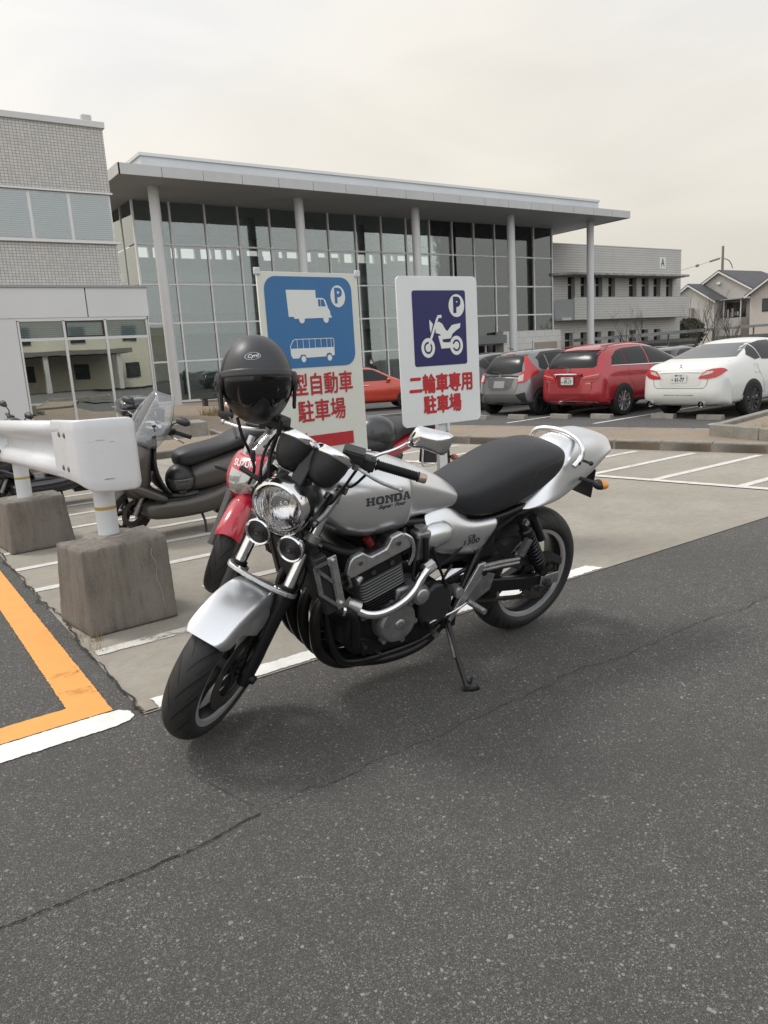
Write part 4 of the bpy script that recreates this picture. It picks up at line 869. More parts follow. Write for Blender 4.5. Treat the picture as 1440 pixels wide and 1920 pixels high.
# ================= SIGNS =================
SGN = mat('sign_cream', (.74, .74, .66), .45, dirt=.06, dscale=3); SGW = mat('sign_white', (.76, .78, .77), .45, dirt=.05, dscale=3); SBL = mat('sign_blue', (.045, .17, .38), .4, dirt=.08, dscale=4); SNV = mat('sign_navy', (.022, .022, .115), .4, dirt=.08, dscale=4)
SRD = mat('sign_red', (.50, .028, .035), .45, dirt=.12, dscale=12); POSTW = mat('post_white', (.68, .69, .70), .4, dirt=.08, dscale=5); SWH = mat('sign_mark_white', (.76, .77, .74), .45)
TAPE = NB('yellow_tape'); TAPE.col(TAPE.mix(TAPE.ramp(TAPE.noise(30, 4, .7), (.4, 0.), (.6, 1.)), (.42, .26, .05), (.50, .34, .10))); TAPE = TAPE.m
def flat(name, polys, F, h, m, parent, t=.0012):
    mb = MB()
    for p in polys: mb.prism(p, h, h+t, F)
    return ob(name, mb, m, parent, smooth=False)
def sign(name, p1, p2, zb, zt, label, rr, cat='sign'):
    a, b = V((p1[0], p1[1], 0)), V((p2[0], p2[1], 0)); r = empty(name, a.lerp(b, .5), math.atan2(b.y-a.y, b.x-a.x)); tag(r, label, cat); W = (b-a).length/2
    F = frame((1, 0, 0), (0, 0, 1), o=(0, 0, zb)); return r, W, zt-zb, F
# truck and bus sign: cream board, blue field
r, W, Hh, F = sign('parking_sign', (1.580, 3.20), (2.152, 3.24), .857, 1.757, 'cream sign with white truck and bus on blue above red characters and arrow', .0)
ob('board', MB().prism(rrect(-W, W, 0, Hh, .008, 2), -.012, 0, F), SGN, r, bevel=.0015)
x0, x1 = -W, W; X = lambda u: -W+2*W*u; Yv = lambda v: Hh*(1-v)
# u, v measured on the rectified photograph
fb = rrect(X(.055), X(.925), Yv(.492), Yv(.022), .062, 8)
flat('blue_field', [fb], F, .001, SBL, r)
def q(pts): return [(X(u), Yv(v)) for u, v in pts]
truck = [q([(.255, 0.0900), (.545, 0.0900), (.545, 0.1305), (.61, 0.1305), (.64, 0.1395), (.665, 0.1845), (.68, 0.1980), (.685, 0.2223), (.695, 0.2241), (.695, 0.2340), (.655, 0.2340), (.32, 0.2376), (.31, 0.2268), (.265, 0.2268)])]
flat('truck_symbol', truck, F, .0025, SWH, r)
def disc(cx, cy, rx, ry, n=24): return [(cx+rx*math.cos(2*PI*k/n), cy+ry*math.sin(2*PI*k/n)) for k in range(n)]
flat('truck_window', [q([(.565, 0.1377), (.588, 0.1377), (.588, 0.1737), (.567, 0.1737)]), q([(.595, 0.1377), (.622, 0.1395), (.640, 0.1737), (.595, 0.1737)])], F, .004, SBL, r)
for u in (.39, .635): flat('wheel_symbol', [disc(X(u), Yv(.240), .016, .019)], F, .0028, SWH, r)
flat('bus_symbol', [q([(.255, 0.3905), (.70, 0.3905), (.70, 0.4323), (.675, 0.4371), (.66, 0.4209), (.625, 0.4209), (.605, 0.4390), (.41, 0.4409), (.395, 0.4238), (.355, 0.4238), (.335, 0.4418), (.275, 0.4418), (.257, 0.4257)])], F, .0025, SWH, r)
outl = [(.258, 0.3924), (.258, 0.3782), (.285, 0.3497), (.31, 0.3430), (.69, 0.3430), (.70, 0.3544), (.70, 0.3924)]
mb = MB(); pts = [(X(u), Yv(v)) for u, v in outl]
def bar2(mb, a, b, w, h0, h1, F):
    a, b = V(a), V(b); t = (b-a).normalized(); n = V((-t.y, t.x))*w/2; mb.prism([tuple(a+n), tuple(a-n), tuple(b-n), tuple(b+n)], h0, h1, F)
for a, b in zip(pts[:-1], pts[1:]): bar2(mb, a, b, .003, .0025, .0037, F)
for u in (.325, .385, .445, .505, .565, .625, .67): bar2(mb, (X(u), Yv(.343)), (X(u), Yv(.392)), .002, .0029, .0039, F)
ob('bus_outline', mb, SWH, r, smooth=False)
for u in (.378, .645): flat('wheel_symbol', [disc(X(u), Yv(.447), .013, .015)], F, .0028, SWH, r)
flat('parking_disc', [disc(X(.775), Yv(.122), .044, .052, 32)], F, .0025, SWH, r)
me = text_mesh('P', .098, .004, sx=.92); me.transform(F @ Matrix.Translation((X(.775), Yv(.122), .0045))); link('letter', me, SBL, r, smooth=False)
def bold(txt, size, sx, d, spacing=1.):
    mb = MB(); me = text_mesh(txt, size, 0, sx=sx, spacing=spacing); h = 0
    for dx, dy in ((0, 0), (d, 0), (-d, 0), (0, d), (0, -d), (d*.7, d*.7), (-d*.7, -d*.7)):
        mb.add([(v.co.x+dx, v.co.y+dy, h) for v in me.vertices], [tuple(p.vertices) for p in me.polygons]); h += .00012
    return mb.mesh('lettering', False)
def sline(txt, u, v, size, off, sx, m=SRD, sp_=1.0, rr=None):
    me = bold(txt, size, sx, off, sp_); me.transform(F @ Matrix.Translation((X(u), Yv(v), .002))); return link('red_lettering', me, m, rr or r, smooth=False)
sline('大型自動車', .485, .592, .112, .0022, .80, sp_=1.02); sline('駐車場', .53, .735, .112, .0022, .86, sp_=1.0)
flat('red_arrow', [q([(.25, .893), (.35, .838), (.35, .860), (.845, .860), (.845, .930), (.35, .930), (.35, .955)])], F, .002, SRD, r)
for u, v in ((0, 0), (1, 0), (1, 1), (0, 1)): 
    mb = MB(); mb.box(X(u)-.015, X(u)+.015, -.006, .012, Hh*(1-v)-.016, Hh*(1-v)+.016); ob('corner_clamp', MB().add([tuple(F @ V((p.x, p.z, p.y*.8))) for p in mb.v], mb.f), POSTW, r, bevel=.004)
for x in (-.205, .235): 
    ob('post', MB().box(x-.03, x+.03, .016, .056, 0, 1.74), POSTW, r, bevel=.004)
# motorcycle sign
r2, W, Hh, F = sign('parking_sign', (3.02, 4.09), (3.71, 4.07), .859, 1.86, 'white sign with motorcycle on navy square above red characters', .0)
r = r2; ob('board', MB().prism(rrect(-W, W, 0, Hh, .035, 5), -.012, 0, F), SGW, r, bevel=.0015)
X = lambda u, W=W: -W+2*W*u; Yv = lambda v, Hh=Hh: Hh*(1-v)
flat('navy_field', [rrect(X(.175), X(.840), Yv(.595), Yv(.093), .018, 4)], F, .001, SNV, r)
flat('parking_disc', [disc(X(.722), Yv(.196), .069, .077, 32)], F, .0025, SWH, r)
me = text_mesh('P', .135, .009, sx=.88); me.transform(F @ Matrix.Translation((X(.722), Yv(.196), .0045))); link('letter', me, SNV, r, smooth=False)
def ring(cx, cy, r0, r1x, r1y, h, F, n=32):
    mb = MB(); vs = []
    for k in range(n):
        c, s = math.cos(2*PI*k/n), math.sin(2*PI*k/n); vs += [(cx+r0*r1x*c, cy+r0*r1y*s, h), (cx+r1x*c, cy+r1y*s, h)]
    mb.add(vs, [(2*k, 2*k+1, (2*k+3) % (2*n), (2*k+2) % (2*n)) for k in range(n)], F); return mb
mk = MB()
for cu, cv in ((.345, .473), (.705, .465)): 
    a = ring(X(cu), Yv(cv), .62, .058, .066, .0027, F); mk.add(a.v, a.f); mk.prism(disc(X(cu), Yv(cv), .023, .027), .0025, .0035, F)
for a, b, w_ in (((.345, .473), (.475, .275), .018), ((.472, .268), (.525, .265), .020)): bar2(mk, (X(a[0]), Yv(a[1])), (X(b[0]), Yv(b[1])), w_, .003, .0042, F)
ob('motorcycle_symbol', mk, SWH, r, smooth=False)
flat('motorcycle_symbol', [q([(.372, .285), (.415, .315), (.385, .375), (.375, .35)]), q([(.445, .315), (.49, .30), (.53, .315), (.575, .36), (.595, .365), (.655, .325), (.765, .315), (.755, .345), (.70, .365), (.655, .385), (.635, .415), (.525, .42), (.50, .385), (.445, .375)]),
    q([(.475, .395), (.510, .395), (.535, .44), (.60, .442), (.615, .44), (.66, .455), (.70, .452), (.705, .478), (.64, .480), (.51, .482)])], F, .0025, SWH, r)
me = bold('二輪車専用', .135, .84, .0052); me.transform(F @ Matrix.Translation((X(.50), Yv(.725), .002))); link('red_lettering', me, SRD, r, smooth=False)
me = bold('駐車場', .130, .86, .0052); me.transform(F @ Matrix.Translation((X(.50), Yv(.868), .002))); link('red_lettering', me, SRD, r, smooth=False)
ob('post', MB().box(-.035, .035, .016, .056, 0, 1.80), POSTW, r, bevel=.004); ob('post_tape', MB().box(.000, .0375, .013, .059, .22, .42), TAPE, r); ob('bracket', MB().box(.036, .056, .0, .05, .80, .86), POSTW, r, bevel=.003)
# ================= GUARD RAIL =================
BLOCKM = NB('old_block'); b = BLOCKM; n1 = b.noise(2.5, 5, .65); st = b.noise(3, 5, .65, vec=b.mapping((9, 9, .7))); n3 = b.noise(170, 3, .75); n4 = b.noise(16, 5, .7)
c = b.mix(b.ramp(n1, (.35, 0.), (.68, 1.)), (.110, .096, .082), (.190, .172, .148)); c = b.mix(b.ramp(st, (.42, 0.), (.72, .6)), c, (.26, .235, .20)); c = b.mix(b.ramp(st, (.25, .8), (.42, 0.)), c, (.055, .045, .038))
c = b.mix(b.ramp(n4, (.56, 0.), (.78, .5)), c, (.27, .24, .20)); c = b.mix(b.ramp(n3, (.4, 0.), (.62, .4)), c, (.25, .22, .19)); c = b.mix(b.ramp(n3, (.28, .7), (.40, 0.)), c, (.03, .025, .02)); b.col(c); b.b.inputs['Roughness'].default_value = .93
b.bump(b.math('ADD', b.math('MULTIPLY', n3, .5), n4), .7, .006); BLOCKM = b.m
VEIN = mat('crack_white', (.30, .28, .25), .9)
def block(verts_b, verts_t, zt, label):
    """four bottom and four top corners (x, y) listed round the block"""
    cx = sum(p[0] for p in verts_b)/4; cy = sum(p[1] for p in verts_b)/4; bm = bmesh.new(); n = 4
    vb = [bm.verts.new((x-cx, y-cy, 0)) for x, y in verts_b]; vt = [bm.verts.new((x-cx, y-cy, z)) for (x, y), z in zip(verts_t, zt)]
    bm.faces.new(vb[::-1]); bm.faces.new(vt)
    for k in range(4): bm.faces.new((vb[k], vb[(k+1) % 4], vt[(k+1) % 4], vt[k]))
    bmesh.ops.recalc_face_normals(bm, faces=bm.faces)
    bmesh.ops.bevel(bm, geom=bm.edges[:], offset=.018, segments=2, affect='EDGES', profile=.6)
    bmesh.ops.subdivide_edges(bm, edges=[e for e in bm.edges if e.calc_length() > .1], cuts=14, use_grid_fill=True)
    from mathutils import noise
    for v in bm.verts:
        p = v.co+V((cx, cy, 0)); d = noise.noise(p*22)*.0035+noise.noise(p*70)*.0018
        edge = 1+2.2*max(0, (p.z-.40)/.06); v.co += v.co.normalized()*d*edge
    me = bpy.data.meshes.new('concrete_block'); bm.to_mesh(me); bm.free(); o = link('concrete_block', me, BLOCKM, None, ang=0); o.location = (cx, cy, 0.004); return tag(o, label, 'concrete block', 'concrete blocks carrying the guard rail')
b1 = block([(.80, 3.89), (1.27, 3.91), (1.30, 4.42), (.74, 4.34)], [(.815, 3.93), (1.265, 3.935), (1.27, 4.36), (.765, 4.29)], [.455, .465, .455, .45], 'big stained concrete block under the rounded end of the guard rail')
b2 = block([(.80, 6.30), (1.29, 6.33), (1.31, 6.86), (.76, 6.80)], [(.82, 6.33), (1.25, 6.36), (1.27, 6.80), (.79, 6.76)], [.405, .41, .40, .40], 'concrete block under the second post of the guard rail')
b3 = block([(.70, 8.6), (1.22, 8.62), (1.24, 9.15), (.68, 9.10)], [(.72, 8.63), (1.18, 8.65), (1.20, 9.1), (.70, 9.06)], [.36, .37, .36, .36], 'concrete block farthest back at the left edge of the picture')
for pts in ([(.13, -.262, .42), (.12, -.268, .38), (.15, -.27, .33), (.13, -.272, .27), (.15, -.274, .2), (.16, -.276, .08)],):
    o = ob('crack_line', MB().tube([(a-.0, b_, c) for a, b_, c in pts], .0016, 5, 1), VEIN, b1)
def railpost(x, y, z0, label, tz):
    t = empty('rail_post', (x, y, z0)); tag(t, label, 'post', 'posts of the guard rail')
    ob('pipe', MB().cyl((0, 0, 0), (0, 0, 1.02-z0), .0572, n=28), POSTW, t); ob('yellow_band', MB().cyl((0, 0, tz-.009), (0, 0, tz+.009), .0580, n=28, caps=False), TAPE, t)
    ob('footing', MB().lathe([(0, .004), (.13, .006), (.145, -.01)], None, 24), KERB, t)
railpost(1.05, 4.28, .455, 'white guard rail post with yellow band on the nearest block', .155); railpost(1.0, 6.58, .405, 'white guard rail post with yellow band on the second block', .16); railpost(.95, 8.88, .36, 'white guard rail post on the farthest block', .16)
RAILM = NB('rail_white'); b = RAILM; n1 = b.noise(7, 6, .7); sc = b.noise(12, 4, .6, vec=b.mapping((1, .5, 16))); c = b.mix(b.ramp(n1, (.35, .10), (.6, 0.)), (.70, .71, .73), (.42, .40, .36)); c = b.mix(b.ramp(sc, (.66, 0.), (.74, .55)), c, (.33, .31, .29)); b.col(c); b.b.inputs['Roughness'].default_value = .38; RAILM = b.m
gr = empty('guard_rail', (.93, 4.2, .8)); tag(gr, 'white corrugated steel guard rail with rounded end plate above the concrete blocks', 'guard rail')
def zt_(y): return 1.113-.031*(y-4.15)
def wprof(h, d):   # W-beam cross-section, outwards -x; returns (out, z) from top to bottom
    return [(-.012, .5*h), (-.03, .49*h), (-.055, .44*h), (-.062, .36*h), (-.055, .26*h), (-.030, .19*h), (.0, .12*h), (.006, .03*h), (.006, -.03*h), (0, -.12*h), (-.030, -.19*h), (-.055, -.26*h), (-.062, -.36*h), (-.055, -.44*h), (-.03, -.49*h), (-.012, -.5*h)]
def beam(name, ya, yb, off=0., n=2):
    rings = []
    for k in range(n+1):
        y = ya+(yb-ya)*k/n; zc = zt_(y)-.17; pr_ = wprof(.335, 0); x = .955-.010*(y-4.15)
        rings.append([(x+a-off, y, zc+z) for a, z in pr_])
    mb = MB().loft(rings, cap=False, closed=False); o = ob(name, mb, RAILM, None, ang=60, solid=.004); return kid(o, gr)
beam('beam', 4.42, 6.62); beam('beam', 6.60, 12.0, .006)
# end plate: flat side then a rounded return in front of the post
path = [(.892, 4.62), (.892, 4.30), (.894, 4.18), (.899, 4.135), (.912, 4.104), (.935, 4.088), (.965, 4.083), (1.08, 4.088), (1.185, 4.095), (1.208, 4.101), (1.222, 4.118)]
rings = []
for k, (x, y) in enumerate(path):
    t = k/(len(path)-1); top = zt_(y)+.004-.008*t; bot = (.775 if k < 3 else .745-.006*k)-.0*(t) ; bot = [.775, .778, .776, .770, .757, .742, .728, .716, .714, .722, .740][k]; top -= (0, 0, 0, 0, 0, 0, 0, 0, .002, .008, .026)[k]
    m_ = []
    hh_ = top-bot
    for j, (dz_, inn) in enumerate(((.0, .016), (.0015, .009), (.005, .0035), (.012, .0), (.06, 0), (hh_*.5, 0), (hh_-.06, 0), (hh_-.012, .0), (hh_-.005, .0035), (hh_-.0015, .009), (hh_, .016))):
        z = top-dz_
        d = V((x-1.06, y-4.30)); d = d.normalized() if k > 1 else V((-1, 0)); m_.append((x-d.x*inn, y-d.y*inn, z))
    rings.append(m_)
mb = MB().loft(rings, cap=False, closed=False); o = kid(ob('end_plate', mb, RAILM, None, ang=70, solid=.005), gr); 
BOLT = mat('rusty_bolt', (.22, .19, .17), .5, .5, dirt=.3, dscale=80)
for y, z in ((4.42, 1.03), (4.30, 1.03), (4.42, .845), (4.30, .845)):
    kid(ob('bolt', MB().sphere((.893, y, z), .017, 12, 8, (.55, 1, 1)), BOLT), gr)
for y, z in ((6.54, .985), (6.66, .985), (6.54, .80), (6.66, .80)): kid(ob('bolt', MB().sphere((.866, y, z), .017, 12, 8, (.55, 1, 1)), BOLT), gr)
for y in (4.28, 6.58, 8.88): kid(bx('spacer', .93, 1.0, y-.03, y+.03, .80-.031*(y-4.2), 1.06-.031*(y-4.2), POSTW), gr)
GRM = mat('scuff_grey', (.30, .29, .27), .7)
mb = MB()
for k in range(10):
    z = random.choice((.79, .80, .915, .985, 1.0)); x = random.uniform(.99, 1.14); mb.box(x, x+random.uniform(.006, .05), 4.0835+(max(0, x-1.05))*.19, 4.0845+(max(0, x-1.05))*.19, z, z+random.uniform(.0012, .003))
kid(ob('scuff', mb, GRM, smooth=False), gr)
# small weeds by the nearest block
mb = MB(); rnd = random.Random(4)
for cx, cy, n in ((.80, 3.84, 26), (.75, 3.98, 16), (.78, 3.70, 10)):
    for k in range(n):
        x, y = cx+rnd.gauss(0, .025), cy+rnd.gauss(0, .02); h = rnd.uniform(.02, .075); a = rnd.uniform(0, PI); dx, dy = .0022*math.cos(a), .0022*math.sin(a); tx, ty_ = rnd.gauss(0, .025), rnd.gauss(0, .025)
        mb.add([(x-dx, y-dy, .005), (x+dx, y+dy, .005), (x+tx, y+ty_, .005+h)], [(0, 1, 2)])
struct(ob('dry_weeds', mb, STRAW, smooth=False), 'stuff')
# ================= MOTORCYCLES =================
SILV = NB('silver_paint'); b = SILV; n1 = b.noise(900, 2, .6); b.col((.73, .738, .75)); b.b.inputs['Metallic'].default_value = .86; b.b.inputs['Roughness'].default_value = .305; SILV = b.m
SEATM = mat('seat_vinyl', (.022, .023, .026), .46, bump=.25, bscale=700); ALUB = mat('brushed_alloy', (.58, .58, .58), .34, .85, dirt=.25, dscale=30, bump=.15, bscale=300); ALUD = mat('cast_alloy', (.36, .36, .36), .42, .8, dirt=.35, dscale=25, bump=.3, bscale=500)
ENG = mat('engine_black', (.012, .012, .0125), .5, .1, spec=.3, dirt=.35, dscale=30); FRM = mat('frame_black', (.007, .007, .008), .35, spec=.35, coat=.15); CHROME = mat('bike_chrome', (.80, .80, .81), .07, 1., dirt=.12, dscale=40); CUP = mat('gauge_black', (.018, .018, .019), .5, spec=.35)
HOSE = mat('hose_rubber', (.007, .007, .007), .55, spec=.3); EXH = mat('exhaust_black', (.018, .016, .015), .38, .4, dirt=.4, dscale=18); RIMM = mat('rim_dark', (.035, .035, .037), .35, .5); LIP = mat('rim_lip', (.50, .50, .505), .35, .45)
STEEL = mat('disc_steel', (.20, .19, .18), .35, .9, dirt=.4, dscale=30); ORG = mat('amber_lens', (.75, .28, .02), .2, coat=.5); BRONZE = mat('bar_end', (.48, .36, .31), .35, .7)
LETM = mat('letter_dark', (.05, .05, .055), .4)
TYRE = NB('tyre_tread'); b = TYRE
uv = b.n('UVMap'); s_ = b.n('SeparateXYZ'); b.l(uv.outputs[0], s_.inputs[0])
av = b.math('ABSOLUTE', b.math('SUBTRACT', s_.outputs[1], .5))              # 0 centre line .. .5 bead
ph = b.math('ADD', b.math('MULTIPLY', s_.outputs[0], 18.), b.math('MULTIPLY', b.math('POWER', b.math('MULTIPLY', av, 3.2), .7), 1.5))
ph = b.math('ADD', ph, b.math('MULTIPLY', b.math('GREATER_THAN', s_.outputs[1], .5), .5))
fr = b.math('FRACT', ph); g1 = b.math('LESS_THAN', fr, .13)
g2 = b.math('LESS_THAN', b.math('FRACT', b.math('ADD', b.math('MULTIPLY', s_.outputs[0], 36.), b.math('MULTIPLY', av, 9.))), .10)
m1 = b.math('MULTIPLY', b.math('GREATER_THAN', av, .015), b.math('LESS_THAN', av, .30)); m2 = b.math('MULTIPLY', b.math('GREATER_THAN', av, .15), b.math('LESS_THAN', av, .29))
gg = b.math('MAXIMUM', b.math('MULTIPLY', g1, m1), b.math('MULTIPLY', g2, m2))
nn = b.noise(30, 4, .6); b.col(b.mix(gg, b.mix(nn, (.017, .017, .017), (.030, .029, .028)), (.002, .002, .002))); b.b.inputs['Roughness'].default_value = .62
b.bump(b.math('MULTIPLY', gg, -1.), 1., .004); TYRE = b.m
def tyre(name, R0, w, rb, F, parent, m=TYRE, n=72):
    """torus-like tyre round local z; R0 outer radius, rb bead radius; with uv (turn, section)"""
    prof = []; ns = 20; cr_ = w*.5
    for k in range(ns+1):
        t = -1+2*k/ns; a = t*R(118)            # section angle from the crown
        h = cr_*math.sin(a) if abs(a) < PI/2 else cr_*math.copysign(1-.22*(abs(a)-PI/2)/R(28), a)
        crown = R0-(cr_*.92)*(1-math.cos(min(abs(a), PI/2)))
        r = crown if abs(a) <= PI/2 else crown-(crown-rb)*((abs(a)-PI/2)/R(28))
        prof.append((r, h))
    q = len(prof); vs = []; fs = []; uvs = []
    for k in range(n+1):
        a = 2*PI*k/n
        for r, h in prof: vs.append((r*math.cos(a), r*math.sin(a), h))
    for k in range(n):
        for j in range(q-1): fs.append((k*q+j, (k+1)*q+j, (k+1)*q+j+1, k*q+j+1)); uvs.append(((k/n, j/(q-1)), ((k+1)/n, j/(q-1)), ((k+1)/n, (j+1)/(q-1)), (k/n, (j+1)/(q-1))))
    me = bpy.data.meshes.new(name); me.from_pydata([tuple(F @ V(v)) for v in vs], [], fs); ul = me.uv_layers.new(name='UVMap')
    for p, u4 in zip(me.polygons, uvs):
        for li, u in zip(p.loop_indices, u4): ul.data[li].uv = u
    return link(name, me, m, parent, ang=0)
def WF(x, z, y=0.): return frame((1, 0, 0), (0, 0, 1), o=(x, y, z)) @ Matrix.Rotation(PI, 4, 'X')    # local z -> +y
class Part:
    """adds meshes in a local frame T to a parent"""
    def __init__(s, root, T=None): s.root = root; s.T = T or Matrix.Identity(4)
    def ob(s, name, mb, m, parent=None, **k):
        if s.T != Matrix.Identity(4): mb.v = [s.T @ V(p) for p in mb.v]
        return ob(name, mb, m, parent or s.root, **k)
    def tube(s, name, pts, r, m, parent=None, n=10, sm=2, **k): return s.ob(name, MB().tube(pts, r, n, sm), m, parent, **k)
    def box(s, name, x0, x1, y0, y1, z0, z1, m, parent=None, M=None, **k): return s.ob(name, MB().box(x0, x1, y0, y1, z0, z1, M), m, parent, **k)
def steer_matrix(P, rake, ang):
    ax = V((-math.sin(R(rake)), 0, math.cos(R(rake)))); return Matrix.Translation(P) @ Matrix.Rotation(R(ang), 4, ax) @ Matrix.Translation(-V(P)), ax
def root_frame(o, head, lean, pitch=0): return Matrix.Translation((o[0], o[1], 0)) @ Matrix.Rotation(R(head), 4, 'Z') @ Matrix.Rotation(-R(lean), 4, 'X') @ Matrix.Rotation(R(pitch), 4, 'Y')
def sy(pts, s): return [(x, y*s, z) for x, y, z in pts]

def big_bike():
    rt = bpy.data.objects.new('motorcycle', None); COL.objects.link(rt); RM = root_frame((2.474, 2.53), 179.8, 12.93, .131); RM.translation.z = .009; rt.matrix_world = RM
    tag(rt, 'big silver naked motorcycle with black seat leaning on its side stand before both signs', 'motorcycle')
    RK = 27.18; S, ax = steer_matrix((1.513, 0, .284), RK, 36.); A = Part(rt); B_ = Part(rt, S)
    # ---- wheels ----
    def wheel_(P, x, z, R0, w, rb, name, front):
        hub = P.ob(name, MB().lathe([(.0, -.055), (.022, -.055), (.030, -.035), (.045, -.03), (.045, .03), (.030, .035), (.022, .055), (0, .055)], WF(x, z), 24), RIMM)
        Ft = P.T @ WF(x, z); tyre('tyre', R0, w, rb, Ft, hub)
        hw = w*.34
        P.ob('rim', MB().lathe([(rb+.004, -hw-.004), (rb-.006, -hw-.004), (rb-.014, -hw+.008), (rb-.022, -hw*.5), (rb-.03, 0), (rb-.022, hw*.5), (rb-.014, hw-.008), (rb-.006, hw+.004), (rb+.004, hw+.004)], WF(x, z), 64), RIMM, hub)
        P.ob('rim_lip', MB().lathe([(rb+.008, hw+.004), (rb+.006, hw+.012), (rb-.014, hw+.009), (rb-.015, hw-.004)], WF(x, z), 64), LIP, hub)
        mb = MB()
        for k in range(3):
            for da in (-13, 13):
                F = WF(x, z) @ Matrix.Rotation(2*PI*k/3+R(20)+R(da)*.55, 4, 'Z'); mb.loft([[(r, -h, -t), (r, h, -t), (r, h, t), (r, -h, t)] for r, h, t in ((.035, .018, .022), (.11, .012, .018), (rb-.018, .017, .026))], M=F)
        P.ob('spokes', mb, RIMM, hub, bevel=.004); return hub
    fw = wheel_(B_, 1.545, .300, .300, .126, .222, 'front_wheel', True)
    rw = wheel_(A, 0, .315, .315, .170, .222, 'rear_wheel', False)
    for s in (1, -1):
        mb = MB().lathe([(.155, .002), (.155, -.002), (.105, -.002), (.105, .002)], WF(1.545, .3, s*.062), 48, closed=True)
        d = B_.ob('brake_disc', mb, STEEL, fw)
        mb = MB()
        for k in range(6):
            F = WF(1.545, .3, s*.060) @ Matrix.Rotation(PI*k/3, 4, 'Z'); mb.loft([[(r, -h, -.003), (r, h, -.003), (r, h, .003), (r, -h, .003)] for r, h in ((.03, .02), (.112, .012))], M=F)
        mb.lathe([(.045, -.004), (.045, .004), (.02, .004)], WF(1.545, .3, s*.062), 24)
        B_.ob('disc_carrier', mb, ENG, fw)
        c = MB(); c.box(-.035, .035, -.022, .022, -.055, .055, Matrix.Translation((1.545-.135, s*.070, .375)) @ Matrix.Rotation(R(-35), 4, 'Y')); B_.ob('brake_caliper', c, ENG, bevel=.01)
        B_.ob('caliper_bolts', MB().cyl((1.545-.135, s*.09, .40), (1.545-.135, s*.098, .40), .012, n=12), STEEL)
    mb = MB()
    for s in (1, -1): mb.cyl((1.545, s*.060, .3), (1.545, s*.128, .3), .012, n=14)
    mb.cyl((1.545, .117, .3), (1.545, .140, .3), .020, .016, 14); B_.ob('axle', mb, ENG)
    # ---- forks: chrome stanchions above black sliders ----
    def FP(s, y, e=0): 
        p = V((1.545, y, .3))+ax*s; f = V((math.cos(R(RK)), 0, math.sin(R(RK)))); return p+f*e
    for s in (1, -1):
        t_ = B_.ob('fork_tube', MB().cyl(FP(.33, s*.103), FP(.745, s*.103), .0215, n=24), CHROME)
        B_.ob('fork_slider', MB().lathe([(.0, -.035), (.022, -.035), (.026, 0), (.028, .06), (.030, .30), (.0325, .335), (.0325, .352), (.024, .358)], axis_frame(FP(0, s*.103), ax), 24), FRM)
        B_.ob('dust_seal', MB().cyl(FP(.350, s*.103), FP(.364, s*.103), .0275, n=20), HOSE)
        B_.ob('fork_cap', MB().cyl(FP(.745, s*.103), FP(.757, s*.103), .020, n=6), ALUB)
        c = MB(); c.cyl(FP(.333, s*.103), FP(.350, s*.103), .0400, n=24); B_.ob('brace_ring', c, ALUB, bevel=.002)
    mb = MB(); pr_ = [(FP(.3415, .125, .030)), (FP(.3415, .09, .047)), (FP(.3415, .03, .054)), (FP(.3415, -.03, .054)), (FP(.3415, -.09, .047)), (FP(.3415, -.125, .030))]
    rings = [[p+ax*dz+V((math.cos(R(RK)), 0, math.sin(R(RK))))*de for dz, de in ((-.008, -.012), (-.008, .012), (.008, .012), (.008, -.012))] for p in pr_]; mb.loft(rings); B_.ob('fork_brace', mb, ALUB, bevel=.003)
    for y in (-.075, .075):
        B_.ob('brace_bolt', MB().cyl(FP(.349, y, .046), FP(.356, y, .046), .008, n=10), CHROME)
    # triple clamps
    for s0, s1, r in ((.50, .545, .036), (.705, .735, .034)):
        mb = MB(); poly = [(-.14, -.03), (-.14, .02), (-.10, .045), (-.03, -.005), (.03, -.005), (.10, .045), (.14, .02), (.14, -.03), (.05, -.075), (-.05, -.075)]
        f = V((math.cos(R(RK)), 0, math.sin(R(RK)))); F = frame((0, 1, 0), f, o=FP(s0, 0, 0)); 
        zd = (F.to_3x3() @ V((0, 0, 1))).dot(ax); mb.prism(poly, 0, (s1-s0)*(1 if zd > 0 else -1), F); B_.ob('triple_clamp', mb, ALUD if s0 > .6 else ENG, bevel=.006)
    # headlight brackets: chrome stays from the top clamp down
    for s in (1, -1):
        B_.ob('headlight_stay', MB().tube([(1.245, s*.140, 1.005), (1.30, s*.135, .935), (1.355, s*.122, .905)], .0125, 10, 1), ALUD)
        B_.ob('stay_bolt', MB().cyl((1.245, s*.125, 1.005), (1.245, s*.160, 1.005), .014, n=12), STEEL)
        B_.ob('lamp_bracket', MB().prism([(1.24, .96), (1.27, .985), (1.38, .93), (1.385, .90), (1.36, .895)], s*.118-.004, s*.118+.004, frame((1, 0, 0), (0, 0, 1)) @ Matrix.Scale(-1, 4, (0, 0, 1))), FRM)
        B_.ob('bracket_bolt', MB().cyl((1.367, s*.12, .912), (1.367, s*.135, .912), .013, n=10), STEEL)
        c = MB().cyl(FP(.515, s*.103), FP(.575, s*.103), .033, n=20); B_.ob('tube_clamp', c, ALUD, bevel=.003)
        B_.ob('clamp_bolt', MB().cyl(FP(.545, s*.135, -.012), FP(.545, s*.15, -.012), .014, n=10), STEEL)
    # ---- headlight ----
    HF = axis_frame((1.395, 0, .922), V((1, 0, -.06)).normalized(), (0, 0, 1))
    hl = B_.ob('headlight', MB().lathe([(0, -.15), (.045, -.145), (.08, -.115), (.096, -.07), (.099, -.03), (.099, -.015)], HF, 40), CUP)
    B_.ob('headlight_rim', MB().lathe([(.099, -.030), (.104, -.026), (.105, .000), (.101, .014), (.094, .018), (.091, .012), (.090, .0)], HF, 48), CHROME, hl)
